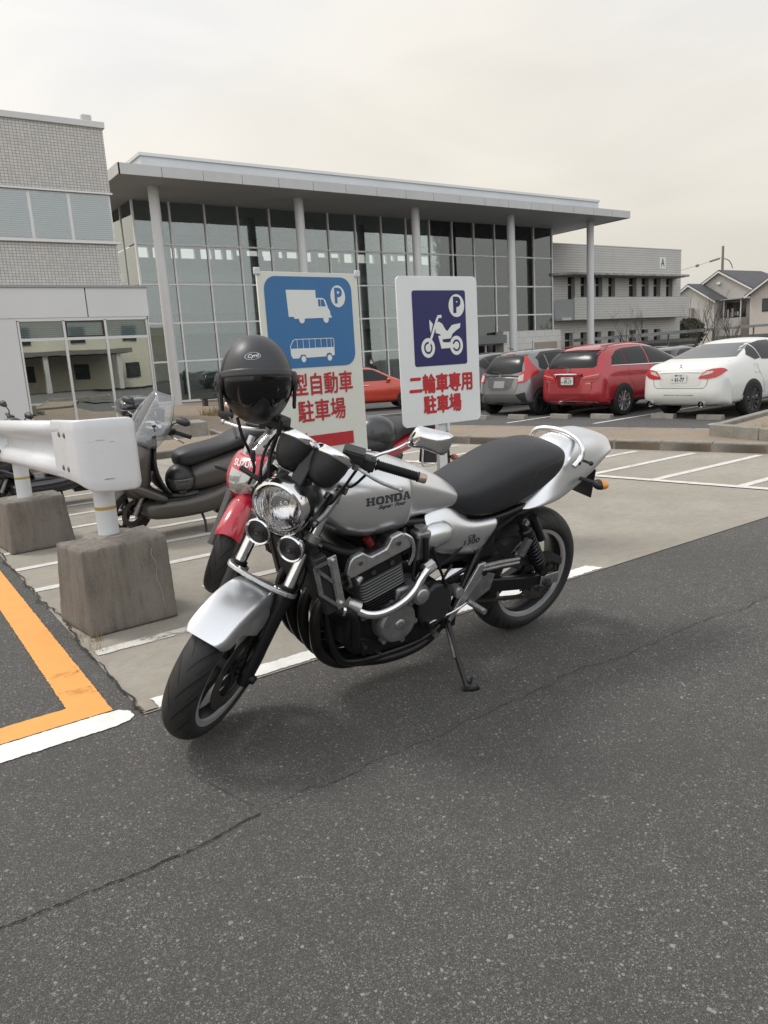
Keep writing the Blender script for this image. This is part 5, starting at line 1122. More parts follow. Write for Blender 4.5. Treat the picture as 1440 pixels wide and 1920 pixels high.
    B_.ob('reflector', MB().lathe([(.089, .004), (.080, -.03), (.06, -.06), (.03, -.078), (.012, -.082), (0, -.083)], HF, 40), mat('reflector', (.80, .80, .80), .12, 1.), hl)
    B_.ob('bulb_cap', MB().sphere(HF @ V((0, 0, -.045)), .014, 12, 8), CHROME, hl)
    LENS = NB('lens_glass'); b2 = LENS; wv = b2.n('TexWave', wave_type='BANDS', bands_direction='Y'); wv.inputs['Scale'].default_value = 26; wv.inputs['Distortion'].default_value = 3; b2.l(b2.co(), wv.inputs[0])
    tr = b2.n('BsdfTransparent'); gl = b2.n('BsdfGlossy'); gl.inputs['Roughness'].default_value = .03; rf = b2.n('BsdfGlass'); rf.inputs['IOR'].default_value = 1.35; rf.inputs['Roughness'].default_value = .04
    bp = b2.n('Bump'); bp.inputs['Strength'].default_value = .6; bp.inputs['Distance'].default_value = .004; b2.l(b2.math('ADD', wv.outputs[0], b2.noise(60, 3, .6)), bp.inputs['Height']); b2.l(bp.outputs[0], rf.inputs['Normal'])
    m1_ = b2.n('MixShader'); m1_.inputs[0].default_value = .55; b2.l(tr.outputs[0], m1_.inputs[1]); b2.l(rf.outputs[0], m1_.inputs[2]); frn = b2.n('Fresnel'); frn.inputs[0].default_value = 1.5
    m2_ = b2.n('MixShader'); b2.l(b2.math('MULTIPLY_ADD', frn.outputs[0], 1., .06, clamp=True), m2_.inputs[0]); b2.l(m1_.outputs[0], m2_.inputs[1]); b2.l(gl.outputs[0], m2_.inputs[2]); b2.l(m2_.outputs[0], b2.out.inputs[0]); LENSM = b2.m
    B_.ob('lens', MB().lathe([(.090, .004), (.080, .017), (.055, .027), (.025, .032), (0, .033)], HF, 40), LENSM, hl)
    B_.ob('badge_plate', MB().box(-.022, .022, -.008, .008, .0, .002, HF @ Matrix.Translation((0, .098, -.065)) @ Matrix.Rotation(R(-75), 4, 'X')), SWH, hl)
    # ---- horns ----
    for y in (-.050, .082):
        F = axis_frame((1.405, y, .798), V((1, .0, .02)).normalized(), (0, 0, 1))
        h = B_.ob('horn', MB().lathe([(0, -.04), (.03, -.038), (.046, -.02), (.050, -.005), (.050, .006), (.046, .010), (.041, .006)], F, 32), CHROME)
        B_.ob('horn_grille', MB().lathe([(.042, .004), (.037, .008), (.034, .005), (.030, .009), (.026, .006), (.022, .010), (.018, .007), (.012, .011), (0, .011)], F, 32), BPL, h); B_.ob('horn_stud', MB().cyl(F @ V((0, 0, .010)), F @ V((0, 0, .015)), .005, n=10), STEEL, h)
        B_.ob('horn_stay', MB().tube([(1.37, y, .80), (1.34, y*.6, .82), (1.31, 0, .84)], .008, 6), FRM, h)
    # ---- instruments ----
    for y in (-.050, .082):
        d = V((-.62, 0, .78)).normalized(); F = axis_frame((1.262, y, 1.108), d, (0, 1, 0))
        g = B_.ob('gauge_cup', MB().lathe([(0, -.105), (.022, -.102), (.042, -.088), (.056, -.060), (.064, -.028), (.0665, .004)], F, 36), CUP)
        B_.ob('gauge_bezel', MB().lathe([(.067, -.004), (.0695, .0), (.0695, .017), (.066, .023), (.060, .020), (.058, .016)], F, 40), CHROME, g)
        B_.ob('dial', MB().cyl(F @ V((0, 0, .010)), F @ V((0, 0, .014)), .059, n=32), BPL, g)
    B_.ob('gauge_bracket', MB().box(-.018, .018, -.024, .024, -.115, .03, axis_frame((1.285, .016, 1.085), V((-.62, 0, .78)), (0, 1, 0))), BPL, bevel=.006)
    B_.ob('lamp_housing', MB().box(1.29, 1.325, -.03, .05, .985, 1.03), BPL, bevel=.006)
    # ---- handlebar ----
    bar = [(1.150, -.40, 1.045), (1.165, -.20, 1.075), (1.195, -.14, 1.085), (1.20, -.06, 1.080), (1.20, .07, 1.082), (1.195, .13, 1.100), (1.175, .175, 1.108), (1.10, .372, 1.104)]
    hb_ = B_.tube('handlebar', bar, .011, CHROME, n=14)
    B_.ob('bar_damper', MB().tube([(1.20, -.05, 1.080), (1.20, .02, 1.081), (1.20, .06, 1.082)], .016, 12), CHROME, hb_)
    for s, a, b_ in ((1, V((1.165, .205, 1.107)), V((1.105, .348, 1.104))), (-1, V((1.163, -.255, 1.064)), V((1.152, -.385, 1.048)))):
        d = (b_-a); F = axis_frame(a, d); l = d.length; pf = [(.0145, 0), (.0205, .002), (.0205, .006)]
        k = .008
        while k < l-.01: pf += [(.0168, k), (.0168, k+.0035), (.0150, k+.004), (.0150, k+.0065)]; k += .007
        pf += [(.0185, l-.004), (.0185, l), (.012, l)]
        B_.ob('grip', MB().lathe(pf, F, 18), HOSE, hb_); B_.ob('bar_end', MB().lathe([(.0, 0), (.0165, .0), (.0175, .004), (.0175, .022), (.015, .028), (0, .028)], axis_frame(b_, d), 20), BRONZE, hb_)
        c = a-d.normalized()*.03; F = axis_frame(c, d); B_.ob('switch_box', MB().box(-.022, .022, -.026, .022, -.026, .028, F), BPL, hb_, bevel=.006)
        rc = a-d.normalized()*.075+V((.018, 0, .022)); F = axis_frame(rc, d, (0, 0, 1)); m_ = B_.ob('master_cylinder', MB().box(-.028, .024, -.016, .018, -.040, .036, F), BPL, hb_, bevel=.004); B_.ob('reservoir_cap', MB().box(-.027, .023, .018, .024, -.038, .034, F), mat('cap_black', (.04, .04, .04), .6, bump=.4, bscale=400), hb_, bevel=.002)
        q0 = a-d.normalized()*.055+V((.028, 0, -.012)); q1 = q0+d.normalized()*.16+V((.028, 0, -.026)); q2 = q0+d.normalized()*.10+V((.03, 0, -.02))
        B_.ob('lever', MB().tube([q0, q0+d.normalized()*.035+V((.022, 0, -.004)), q2, q1, q1+d.normalized()*.022+V((-.002, 0, -.002))], (.0075, .0075, .0065, .0060, .0060, .0058, .0056, .0060), 8, 0) if False else MB().tube([q0, q0+d.normalized()*.03+V((.018, 0, -.004)), q2, q1, q1+d.normalized()*.02], .0065, 8, 1), ALUB, hb_)
        B_.ob('lever_tip', MB().sphere(q1+d.normalized()*.02, .0095, 10, 8), ALUB, hb_); B_.ob('lever_pivot', MB().cyl(q0+V((0, 0, -.012)), q0+V((0, 0, .012)), .014, n=14), ALUD, hb_)
    # ---- left mirror ----
    mi = B_.tube('mirror', [(1.18, .190, 1.122), (1.175, .198, 1.145), (1.16, .255, 1.19), (1.15, .288, 1.235)], .0055, CHROME, n=8)
    out = [(.281, 1.222), (.283, 1.262), (.293, 1.296), (.306, 1.302), (.345, 1.310), (.400, 1.323), (.420, 1.320), (.424, 1.305), (.421, 1.262), (.413, 1.246), (.395, 1.243), (.340, 1.238), (.300, 1.222)]
    cy, cz = .355, 1.272; sh = MB(); rings = []
    for dx, k in ((-.004, 1.0), (.006, 1.0), (.020, .90), (.030, .66), (.033, .3)): rings.append([(1.15+dx, cy+(y-cy)*k, cz+(z-cz)*k) for y, z in out])
    sh.loft(rings); B_.ob('mirror_shell', sh, CHROME, mi, ang=50); B_.ob('mirror_glass', MB().loft([[(1.1455, cy+(y-cy)*.95, cz+(z-cz)*.93) for y, z in out], [(1.1450, cy+(y-cy)*.95, cz+(z-cz)*.93) for y, z in out]]), mat('mirror_glass', (.7, .7, .7), .02, 1.), mi)
    # right mirror carries the helmet
    B_.tube('mirror', [(1.18, -.190, 1.105), (1.175, -.20, 1.13), (1.16, -.24, 1.18), (1.16, -.27, 1.24)], .0055, CHROME, n=8)
    # cables and hoses
    for k, (p0, pts) in enumerate((((1.18, .16, 1.10), [(1.30, .15, 1.00), (1.28, .10, .88)]), ((1.18, -.16, 1.08), [(1.31, -.15, 1.05), (1.36, -.11, .94), (1.30, -.06, .80)]), ((1.19, -.14, 1.10), [(1.33, -.12, 1.09), (1.38, -.07, .98), (1.33, -.05, .85)]), ((1.18, .20, 1.09), [(1.24, .17, 1.02), (1.16, .12, .98), (1.02, .06, .98)]))):
        B_.tube('cable', [p0]+pts, .0055, HOSE, n=6)
    for s in (1, -1): B_.tube('brake_hose', [FP(.58, s*.06, .04), FP(.45, s*.13, -.045), FP(.30, s*.125, -.055), (1.545-.13, s*.085, .42)], .0055, HOSE, n=6)
    for s in (1, -1):
        if s < 0: B_.ob('front_indicator', MB().tube([(1.335, s*.11, .945), (1.35, s*.135, .955), (1.355, s*.175, .965), (1.355, s*.195, .968)], (.008, .010), 10, 1), BPL)
    # ---- front fender ----
    mb = MB(); rings = []; nf = 20
    for k in range(nf+1):
        t = k/nf; a = R(53+(141-53)*t)      # 0 = forward, over the top, to the rear
        rr = .338-.006*math.sin(t*PI); wq = .082+.004*math.sin(t*PI); dep = .066+.045*min(1, t*1.5)
        if k == 0: wq *= .84; dep -= .012
        ring = []
        for j in range(13):
            u = -1+2*j/12; yy = wq*math.sin(u*PI/2*.97)*(1.0); dr = (math.cos(u*PI/2*.97))*1.0
            r_ = rr-.026*(1-dr)**1.2-(dep-.026)*max(0, (abs(u)-.76)/.24)
            ring.append((1.545+r_*math.cos(a), yy*1.02, .3+r_*math.sin(a)))
        rings.append(ring)
    mb.loft(rings, cap=False, closed=False); ff = B_.ob('front_fender', mb, SILV, sub=2, solid=.003)
    for s in (1, -1): B_.ob('fender_stay', MB().loft([[(1.545+x_, s*y_, .3+z_) for x_, z_ in q] for y_, q in ((.070, [(-.02, .24), (.12, .27), (.10, .31), (-.04, .29)]), (.092, [(-.10, .20), (-.02, .18), (0, .25), (-.08, .26)]))]), SILV)
    # ---- tank ----
    TS = [(1.225, .850, .930, .055), (1.208, .822, .962, .100), (1.172, .782, .985, .138), (1.115, .738, 1.000, .160), (1.04, .716, 1.008, .168), (.96, .712, 1.010, .170), (.88, .716, 1.002, .170), (.850, .720, .995, .169), (.838, .723, .990, .164), (.826, .727, .986, .142), (.812, .732, .980, .134), (.78, .742, .966, .126), (.72, .742, .942, .124), (.65, .748, .908, .120), (.59, .754, .872, .115), (.555, .760, .845, .110), (.543, .764, .836, .104)]
    mb = MB(); rings = []
    for x, zb, zt, w_ in TS:
        n = 20; ring = []
        for y, z in selip(w_, zb, zt, n, 2.35, .50, 3.4): ring.append((x+(z-.87)*.10*(1 if x > 1.0 else 0), y, z))
        rings.append(ring)
    mb.loft(rings); tk = A.ob('fuel_tank', mb, SILV, sub=2); tb = bvh_of(tk)
    A.ob('filler_cap', MB().lathe([(0, .008), (.030, .008), (.036, .004), (.038, -.01)], axis_frame((.94, 0, 1.003), (0, 0, 1)), 28), CHROME, tk)
    # lettering on the tank: slab serif letters drawn as blocks
    def slab(txt, w1, h, gap, th):
        out = []; x = 0
        for ch in txt:
            L_ = []
            if ch == 'H': L_ = [[(0, 0), (w1*.42, 0), (w1*.42, h*.2), (0, h*.2)], [(w1*.58, 0), (w1, 0), (w1, h*.2), (w1*.58, h*.2)], [(0, h*.8), (w1*.42, h*.8), (w1*.42, h), (0, h)], [(w1*.58, h*.8), (w1, h*.8), (w1, h), (w1*.58, h)], [(w1*.09, h*.2), (w1*.33, h*.2), (w1*.33, h*.8), (w1*.09, h*.8)], [(w1*.67, h*.2), (w1*.91, h*.2), (w1*.91, h*.8), (w1*.67, h*.8)], [(w1*.33, h*.4), (w1*.67, h*.4), (w1*.67, h*.6), (w1*.33, h*.6)]]
            elif ch in 'OD':
                nn = 20; o_ = []; i_ = []
                for k in range(nn):
                    a = 2*PI*k/nn; c, s = math.cos(a), math.sin(a); e = .62
                    ox = math.copysign(abs(c)**e, c); oy = math.copysign(abs(s)**e, s)
                    if ch == 'D' and ox < 0: ox = math.copysign(abs(c)**.15, c); oy = math.copysign(abs(s)**.3, s)
                    o_.append((w1/2+w1/2*ox, h/2+h/2*oy)); i_.append((w1/2+w1*.20*(ox if not (ch == 'D' and ox < 0) else -.8), h/2+h*.28*oy))
                for k in range(nn): L_.append([o_[k], o_[(k+1) % nn], i_[(k+1) % nn], i_[k]])
            elif ch == 'N': L_ = [[(0, 0), (w1*.42, 0), (w1*.42, h*.2), (0, h*.2)], [(0, h*.8), (w1*.35, h*.8), (w1*.35, h), (0, h)], [(w1*.6, h*.8), (w1*1.05, h*.8), (w1*1.05, h), (w1*.6, h)], [(w1*.10, h*.2), (w1*.31, h*.2), (w1*.31, h*.8), (w1*.10, h*.8)], [(w1*.72, 0), (w1*.93, 0), (w1*.93, h*.8), (w1*.72, h*.8)], [(w1*.10, h*.99), (w1*.38, h*.99), (w1*.93, 0.01), (w1*.66, 0.01)]]
            elif ch == 'A': L_ = [[(0, 0), (w1*.36, 0), (w1*.36, h*.2), (0, h*.2)], [(w1*.60, 0), (w1, 0), (w1, h*.2), (w1*.60, h*.2)], [(w1*.12, h*.2), (w1*.28, h*.2), (w1*.58, h), (w1*.34, h)], [(w1*.66, h*.2), (w1*.90, h*.2), (w1*.66, h), (w1*.42, h)], [(w1*.3, h*.3), (w1*.7, h*.3), (w1*.66, h*.46), (w1*.34, h*.46)]]
            out += [[(a+x, b_) for a, b_ in p] for p in L_]; x += w1+gap
        return out, x-gap
    polys, wt = slab('HONDA', .0365, .030, .0035, .008)
    for s in (1, -1):
        F = frame((-1, 0, 0), (0, 0, 1), o=(.948, 1, .889)) if s > 0 else frame((1, 0, 0), (0, 0, 1), o=(.948, -1, .889))
        bm = bmesh.new()
        for p in polys:
            try: bm.faces.new([bm.verts.new((a-wt/2, b_-.015, 0)) for a, b_ in p])
            except Exception: pass
        bmesh.ops.recalc_face_normals(bm, faces=bm.faces); project_bm(bm, F, tb, .012, .0012); me = bpy.data.meshes.new('tank_lettering'); bm.to_mesh(me); bm.free(); link('tank_lettering', me, LETM, tk, smooth=False)
        me = text_mesh('Super  Four', .021, .0006, shear=.45, sx=1.2); text_decal('tank_script', me, F @ Matrix.Translation((.012, -.0265, 0)), tb, LETM, tk, .01, .0012)
    # ---- seat ----
    SS = [(.640, .790, .815, .060), (.61, .765, .845, .095), (.555, .735, .850, .125), (.49, .705, .868, .146), (.41, .695, .900, .158), (.33, .700, .926, .164), (.27, .712, .948, .166), (.19, .730, .965, .163), (.10, .768, .970, .158), (.02, .810, .966, .150), (-.035, .850, .950, .130), (-.06, .885, .925, .095)]
    mb = MB(); rings = [[(x, y, z) for y, z in selip(w_*.97, zb, zt, 20, 2.9, .42, 4.0)] for x, zb, zt, w_ in SS]; mb.loft(rings); st = A.ob('seat', mb, SEATM, sub=2); sb = bvh_of(st)
    F = frame((-1, 0, 0), (0, 0, 1), o=(0, 1, 0)); stitch = [(-.23, .745), (-.205, .80), (-.19, .85), (-.165, .88), (-.10, .895), (-.02, .905), (.03, .905)]
    SM = mat('stitching', (.09, .09, .095), .6)
    for s in (1, -1):
        F = frame((-1, 0, 0), (0, 0, 1), o=(0, 1, 0)) if s > 0 else frame((1, 0, 0), (0, 0, 1), o=(0, -1, 0)); P = [V((a*(1), b_)) if s > 0 else V((-a, b_)) for a, b_ in stitch]; up = []; lo = []
        for k, p in enumerate(P):
            t = (P[min(k+1, len(P)-1)]-P[max(k-1, 0)]).normalized(); nn_ = V((-t.y, t.x))*.0011; up.append(p+nn_); lo.append(p-nn_)
        decal('stitch_line', [tuple(p) for p in up+lo[::-1]], F, sb, SM, st, .02, .0012)
    # ---- tail cowl ----
    CS = [(.235, .700, .722, .135), (.16, .700, .75, .148), (.08, .704, .80, .156), (.0, .712, .89, .156), (-.07, .738, .955, .150), (-.15, .772, .982, .142), (-.24, .815, .986, .132), (-.295, .845, .974, .120), (-.34, .873, .962, .112), (-.362, .885, .952, .108), (-.369, .888, .949, .105)]
    mb = MB()
    def trap(x, zb, zt, w_):
        h = zt-zb; half = [(0, zt), (.34*w_, zt-.01*h), (.62*w_, zt-.07*h), (.80*w_, zt-.30*h), (.93*w_, zt-.62*h), (1.02*w_, zb+.16*h), (1.01*w_, zb+.05*h), (.93*w_, zb), (.45*w_, zb)]
        return [(x, y, z) for y, z in half]+[(x, 0, zb)]+[(x, -y, z) for y, z in half[:0:-1]]
    mb.loft([trap(*q_) for q_ in CS]); tc_ = A.ob('tail_cowl', mb, SILV, sub=2)
    A.ob('tail_lamp', MB().box(-.400, -.386, -.055, .055, .890, .915), REDL, bevel=.006)
    gp = [(-.052, .160, .870), (-.098, .158, .903), (-.105, .150, .945), (-.118, .115, .966), (-.128, .05, .978), (-.132, 0, .980), (-.128, -.05, .978), (-.118, -.115, .966), (-.105, -.150, .945), (-.098, -.158, .903), (-.052, -.160, .870)]
    g_ = A.ob('grab_rail', MB().tube(gp, .0125, 12, 2), SILV)
    for s in (1, -1):
        A.ob('rail_bolt', MB().cyl((-.075, s*.160, .885), (-.075, s*.172, .885), .008, n=10), BPL, g_); A.ob('luggage_hook', MB().tube([(-.125, s*.140, .885), (-.140, s*.178, .880)], .0065, 8), BPL, g_); A.ob('hook_tip', MB().sphere((-.140, s*.180, .880), .011, 10, 8), BPL, g_)
    for s in (1, -1):
        i_ = A.ob('rear_indicator', MB().sphere((-.17, s*.235, .795), .022, 16, 10, (1.2, 1.5, 1.0)), ORG); A.ob('indicator_stem', MB().tube([(-.12, s*.10, .80), (-.15, s*.215, .797)], .010, 8), BPL, i_); A.ob('indicator_cup', MB().sphere((-.160, s*.228, .793), .0225, 16, 10, (1.15, 1.45, 1.02)), BPL, i_)
    A.ob('plate_bracket', MB().prism([(-.10, .755), (-.22, .82), (-.30, .80), (-.20, .735)], -.09, .09, frame((1, 0, 0), (0, 0, 1))), BPL, bevel=.004)
    A.ob('number_plate', MB().box(-.330, -.326, -.095, .065, .66, .78), PLW); A.ob('plate_holder', MB().box(-.324, -.318, -.10, .075, .65, .79), BPL)
    # ---- side covers ----
    def side_cover(s):
        top = [(.735, .765), (.68, .775), (.62, .780), (.57, .765), (.525, .728), (.47, .705), (.41, .703), (.352, .708)]
        rid = [(.735, .690), (.68, .690), (.62, .690), (.57, .688), (.525, .686), (.47, .683), (.41, .680), (.350, .676)]
        bot = [(.725, .640), (.69, .600), (.64, .582), (.59, .568), (.54, .557), (.49, .547), (.45, .540), (.435, .545)]
        rows = [[(x, .100, z) for x, z in top], [(x, .128, z) for x, z in [(a[0]*.6+b_[0]*.4, a[1]*.6+b_[1]*.4) for a, b_ in zip(top, rid)]], [(x, .154, z) for x, z in rid], [(x, .150, z) for x, z in [(a[0]*.7+b_[0]*.3, a[1]*.7+b_[1]*.3) for a, b_ in zip(rid, bot)]], [(x, .136, z) for x, z in bot], [(x, .118, z) for x, z in bot]]
        mb = MB().loft([sy(r_, s) for r_ in rows], cap=False, closed=False); o = A.ob('side_cover', mb, SILV, sub=1, solid=.004)
        A.ob('intake_duct', MB().lathe([(.030, -.012), (.047, -.008), (.052, .010), (.056, .05), (.050, .11), (.02, .15), (0, .16)], axis_frame((.745, s*.118, .672), V((-1, s*.10, .12)).normalized()), 28), SILV, o)
        A.ob('duct_clamp', MB().lathe([(.048, -.004), (.053, -.002), (.053, .010), (.048, .012)], axis_frame((.752, s*.118, .671), V((-1, s*.10, .12)).normalized()), 28), CHROME, o)
        cb_ = bvh_of(o); F = frame((-1, 0, 0), (0, 0, 1), o=(.495, 1, .62)) if s > 0 else frame((1, 0, 0), (0, 0, 1), o=(.495, -1, .62))
        me = text_mesh('CB', .024, .0008, sx=1.3); text_decal('cover_lettering', me, F @ Matrix.Translation((-.002, .019, 0)), cb_, LETM, o, .01, .0012); me = text_mesh('1300', .034, .0010, sx=1.35); text_decal('cover_lettering', me, F @ Matrix.Translation((0, -.005, 0)), cb_, LETM, o, .01, .0012)
        me = MB(); A.ob('cover_bolt', MB().cyl((.452, s*.130, .562), (.452, s*.146, .562), .009, n=12), STEEL, o)
    for s in (1, -1): side_cover(s)
    # ---- frame ----
    fr = A.ob('frame', MB().tube([(1.235, .03, .86), (1.12, .09, .80), (.85, .10, .745), (.60, .105, .72), (.40, .115, .67), (.10, .115, .72), (-.15, .09, .80)], .019, 10, 2), FRM)
    mb = MB()
    for s in (1, -1):
        mb.tube(sy([(1.235, .03, .84), (1.20, .09, .70), (1.17, .115, .45), (1.13, .13, .25), (1.05, .135, .195), (.75, .14, .195), (.62, .145, .24), (.56, .145, .33)], s), .018, 10, 2); mb.tube(sy([(.56, .145, .30), (.50, .14, .42), (.42, .125, .56), (.33, .118, .68)], s), .019, 10, 2); mb.tube(sy([(.40, .12, .60), (.24, .125, .68), (.0, .115, .73)], s), .014, 8, 2)
    A.ob('cradle_tubes', mb, FRM); A.ob('steering_head', MB().cyl(FP(.50, 0, -.04), FP(.74, 0, -.04), .034, n=20), FRM)
    A.ob('airbox', MB().box(.42, .70, -.10, .10, .50, .72), BPL, bevel=.02); A.ob('battery_case', MB().box(.30, .46, -.10, .10, .48, .66), BPL, bevel=.02)
    A.ob('rear_mudguard', MB().loft([[(x, -w_, z), (x, w_, z), (x, w_, z+.02), (x, -w_, z+.02)] for x, z, w_ in ((.33, .55, .08), (.26, .65, .085), (.10, .695, .085), (-.08, .715, .085), (-.18, .745, .08))]), BPL, bevel=.004)
    # ---- engine ----
    en = A.ob('engine', MB().prism([(1.07, .46), (1.10, .36), (1.07, .26), (.98, .225), (.72, .22), (.63, .27), (.60, .38), (.66, .48), (.80, .50), (.92, .49)], -.165, .165, frame((1, 0, 0), (0, 0, 1))), ENG, bevel=.018)
    u = V((.26, 0, .966)).normalized(); f = V((.966, 0, -.26)).normalized(); EF = Matrix((f, V((0, 1, 0)), u)).transposed().to_4x4(); EF.translation = V((.935, 0, .455))
    mb = MB(); mb.box(-.085, .085, -.17, .17, 0, .15, EF); A.ob('cylinder_block', mb, ENG, en, bevel=.006)
    FIN = mat('fin_edge', (.22, .22, .22), .35, .6)
    for k in range(11):
        h = .012+k*.0128; A.ob('cooling_fin', MB().prism(rrect(-.103, .100, -.190, .190, .022, 4), h, h+.0045, EF), ENG if k < 0 else (FIN if k > 3 else ENG), en, bevel=.0008)
    mb = MB(); mb.prism(rrect(-.11, .11, -.185, .185, .02, 3), .150, .212, EF); A.ob('cylinder_head', mb, ENG, en, bevel=.006)
    prof = [(-.135, .205), (.130, .205), (.140, .228), (.118, .268), (.102, .280), (.060, .280), (.045, .262), (.030, .248), (-.035, .248), (-.050, .262), (-.065, .280), (-.108, .280), (-.122, .268), (-.142, .228)]
    A.ob('cam_cover', MB().prism(prof, -.175, .175, EF @ frame((1, 0, 0), (0, 0, 1))), ENG, en, bevel=.008)
    for s in (1, -1): A.ob('cam_end_cover', MB().prism([(x_*1.04, .243+(z_-.243)*1.06) for x_, z_ in prof], *((-.198, -.172) if s > 0 else (.172, .198)), EF @ frame((1, 0, 0), (0, 0, 1))), ALUB, en, bevel=.005)
    for x_ in (-.088, .085): A.ob('cam_bolt', MB().cyl(EF @ V((x_, .198, .250)), EF @ V((x_, .206, .250)), .009, n=6), STEEL, en)
    A.ob('red_plug_cap', MB().tube([EF @ V((-.01, .13, .25)), EF @ V((0, .125, .285))], .018, 10, 1), mat('red_cap', (.14, .008, .012), .5), en)
    for x_ in (-.05, .035): A.ob('head_bolt', MB().cyl(EF @ V((x_, .185, .178)), EF @ V((x_, .196, .178)), .010, n=12), STEEL, en)
    # leads, hoses and small fasteners
    for k, (y_, x_) in enumerate(((.14, -.02), (.05, -.02), (-.05, -.02), (-.14, -.02))): A.ob('plug_lead', MB().tube([EF @ V((x_, y_, .27)), EF @ V((x_-.01, y_+.01, .33)), V((.92, y_*.6, .78)), V((.80, y_*.3, .80))], .0045, 6, 2), HOSE, en)
    for pts_ in ([(.72, .16, .66), (.70, .185, .58), (.66, .19, .50), (.64, .18, .42)], [(.80, .17, .70), (.83, .20, .62), (.84, .205, .55), (.80, .20, .52)], [(1.12, .17, .66), (1.10, .195, .60), (1.09, .19, .53)], [(.60, .16, .54), (.66, .18, .50), (.70, .185, .40), (.68, .18, .28)], [(1.02, .175, .25), (1.06, .18, .33), (1.06, .185, .42)], [(.50, .13, .62), (.60, .15, .56), (.72, .16, .54)]):
        A.ob('breather_hose', MB().tube(pts_, .006, 7, 2), HOSE, en)
    for x_, z_ in ((.64, .47), (.615, .36), (.70, .295), (.76, .44), (1.03, .30), (.96, .25)): A.ob('case_bolt', MB().cyl((x_, .16, z_), (x_, .199, z_), .0085, n=6), STEEL, en)
    for x_, z_, r_ in ((1.035, .43, .020), (.66, .235, .014)): A.ob('drain_plug', MB().cyl((x_, .15, z_), (x_, .182, z_), r_, n=6), ALUD, en)
    A.ob('head_pipe_stub', MB().cyl((1.055, .165, .60), (1.09, .185, .59), .018, n=14), ALUB, en)
    # covers on the left side
    def cov(name, x, z, r, y0, y1, m, prof=None): 
        F = axis_frame((x, y0, z), (0, 1, 0)); h = y1-y0; return A.ob(name, MB().lathe(prof or [(r*1.05, -.02), (r*1.02, h*.35), (r*.96, h*.8), (r*.86, h), (0, h+.002)], F, 36), m, en)
    cov('generator_cover', .895, .378, .088, .165, .222, ALUD); cov('generator_boss', .893, .378, .022, .220, .229, ALUB); A.ob('cover_logo', MB().cyl((.893, .229, .378), (.893, .2305, .378), .012, n=16), ALUD, en)
    for a in (20, 75, 130, 190, 250, 310): A.ob('cover_bolt', MB().cyl((.895+.090*math.cos(R(a)), .185, .378+.090*math.sin(R(a))), (.895+.090*math.cos(R(a)), .212, .378+.090*math.sin(R(a))), .011, n=10), ALUD, en)
    cov('alternator', .805, .485, .044, .14, .235, ALUD); cov('alternator_cap', .805, .485, .030, .232, .243, ALUB); A.ob('alternator_neck', MB().box(.80, .90, .14, .20, .45, .52), ALUD, en, bevel=.012)
    A.ob('sprocket_cover', MB().prism([(.745, .455), (.70, .485), (.65, .485), (.61, .45), (.60, .38), (.62, .32), (.68, .285), (.745, .30), (.775, .36), (.775, .42)], .150, .190, frame((1, 0, 0), (0, 0, 1)) @ Matrix.Scale(-1, 4, (0, 0, 1))), BPL, en, bevel=.012)
    A.ob('pulse_cover', MB().prism([(1.06, .34), (1.06, .27), (.98, .235), (.92, .25), (.98, .31)], .15, .175, frame((1, 0, 0), (0, 0, 1)) @ Matrix.Scale(-1, 4, (0, 0, 1))), ENG, en, bevel=.008)
    cov('swingarm_pivot', .555, .405, .026, .150, .182, ALUB)
    # water pipe and hoses
    wp = A.ob('water_pipe', MB().tube([(1.075, .190, .470), (1.045, .205, .452), (.985, .222, .447), (.90, .232, .475), (.835, .225, .515), (.80, .215, .560), (.765, .205, .582)], .0185, 16, 3), CHROME)
    A.ob('pipe_flange', MB().cyl((.775, .200, .575), (.735, .195, .588), .027, n=8), ALUB, wp); A.ob('pipe_elbow', MB().cyl((1.065, .187, .478), (1.105, .165, .50), .027, .024, 16), ALUB, wp)
    A.tube('hose', [(1.20, .15, .50), (1.15, .19, .490), (1.10, .195, .465), (1.075, .19, .40), (1.06, .17, .30)], .019, HOSE); A.ob('hose_clamp', MB().cyl((1.145, .188, .489), (1.135, .190, .486), .021, n=18), CHROME)
    A.tube('hose', [(1.20, .12, .74), (1.12, .16, .70), (1.05, .16, .70)], .016, HOSE); A.tube('bypass_tube', [EF @ V((-.12, .192, .27)), EF @ V((-.150, .20, .24)), EF @ V((-.150, .20, .18)), EF @ V((-.125, .19, .13))], .0085, CHROME)
    # carburettors
    for y in (-.14, -.05, .05, .14):
        c_ = A.ob('carburettor', MB().box(.73, .80, y-.03, y+.03, .60, .72), ALUD, bevel=.01); A.ob('carb_bowl', MB().box(.735, .785, y-.024, y+.024, .555, .60), ENG, c_, bevel=.008); A.ob('intake_rubber', MB().cyl((.80, y, .665), (.865, y, .65), .026, n=14), HOSE, c_)
        A.ob('carb_cap', MB().cyl((.765, y, .72), (.765, y, .735), .027, n=14), ALUB, c_)
    A.ob('throttle_link', MB().tube([(.765, .175, .70), (.77, .19, .64), (.76, .185, .58)], .012, 8, 1), ENG)
    # headers
    for y0, y1, dx in ((.140, .115, .0), (.048, .045, .008), (-.048, -.035, .008), (-.140, -.105, .0)):
        A.ob('exhaust_pipe', MB().tube([(1.06, y0, .585), (1.13, y0, .575), (1.195, y0, .535), (1.225, y0, .47), (1.225, y0*.98, .38), (1.19, y1, .275), (1.11, y1, .205), (1.02, y1, .185), (.86, y1*.9, .180), (.70, y1*.8, .182)], .0225, 14, 3), EXH)
        A.ob('pipe_collar', MB().cyl((1.085, y0, .583), (1.105, y0, .580), .034, n=16), ALUD); 
    A.ob('exhaust_link', MB().tube([(1.02, .115, .185), (.88, .15, .172), (.72, .155, .188), (.62, .13, .215), (.50, .05, .22)], .020, 12, 2), EXH)
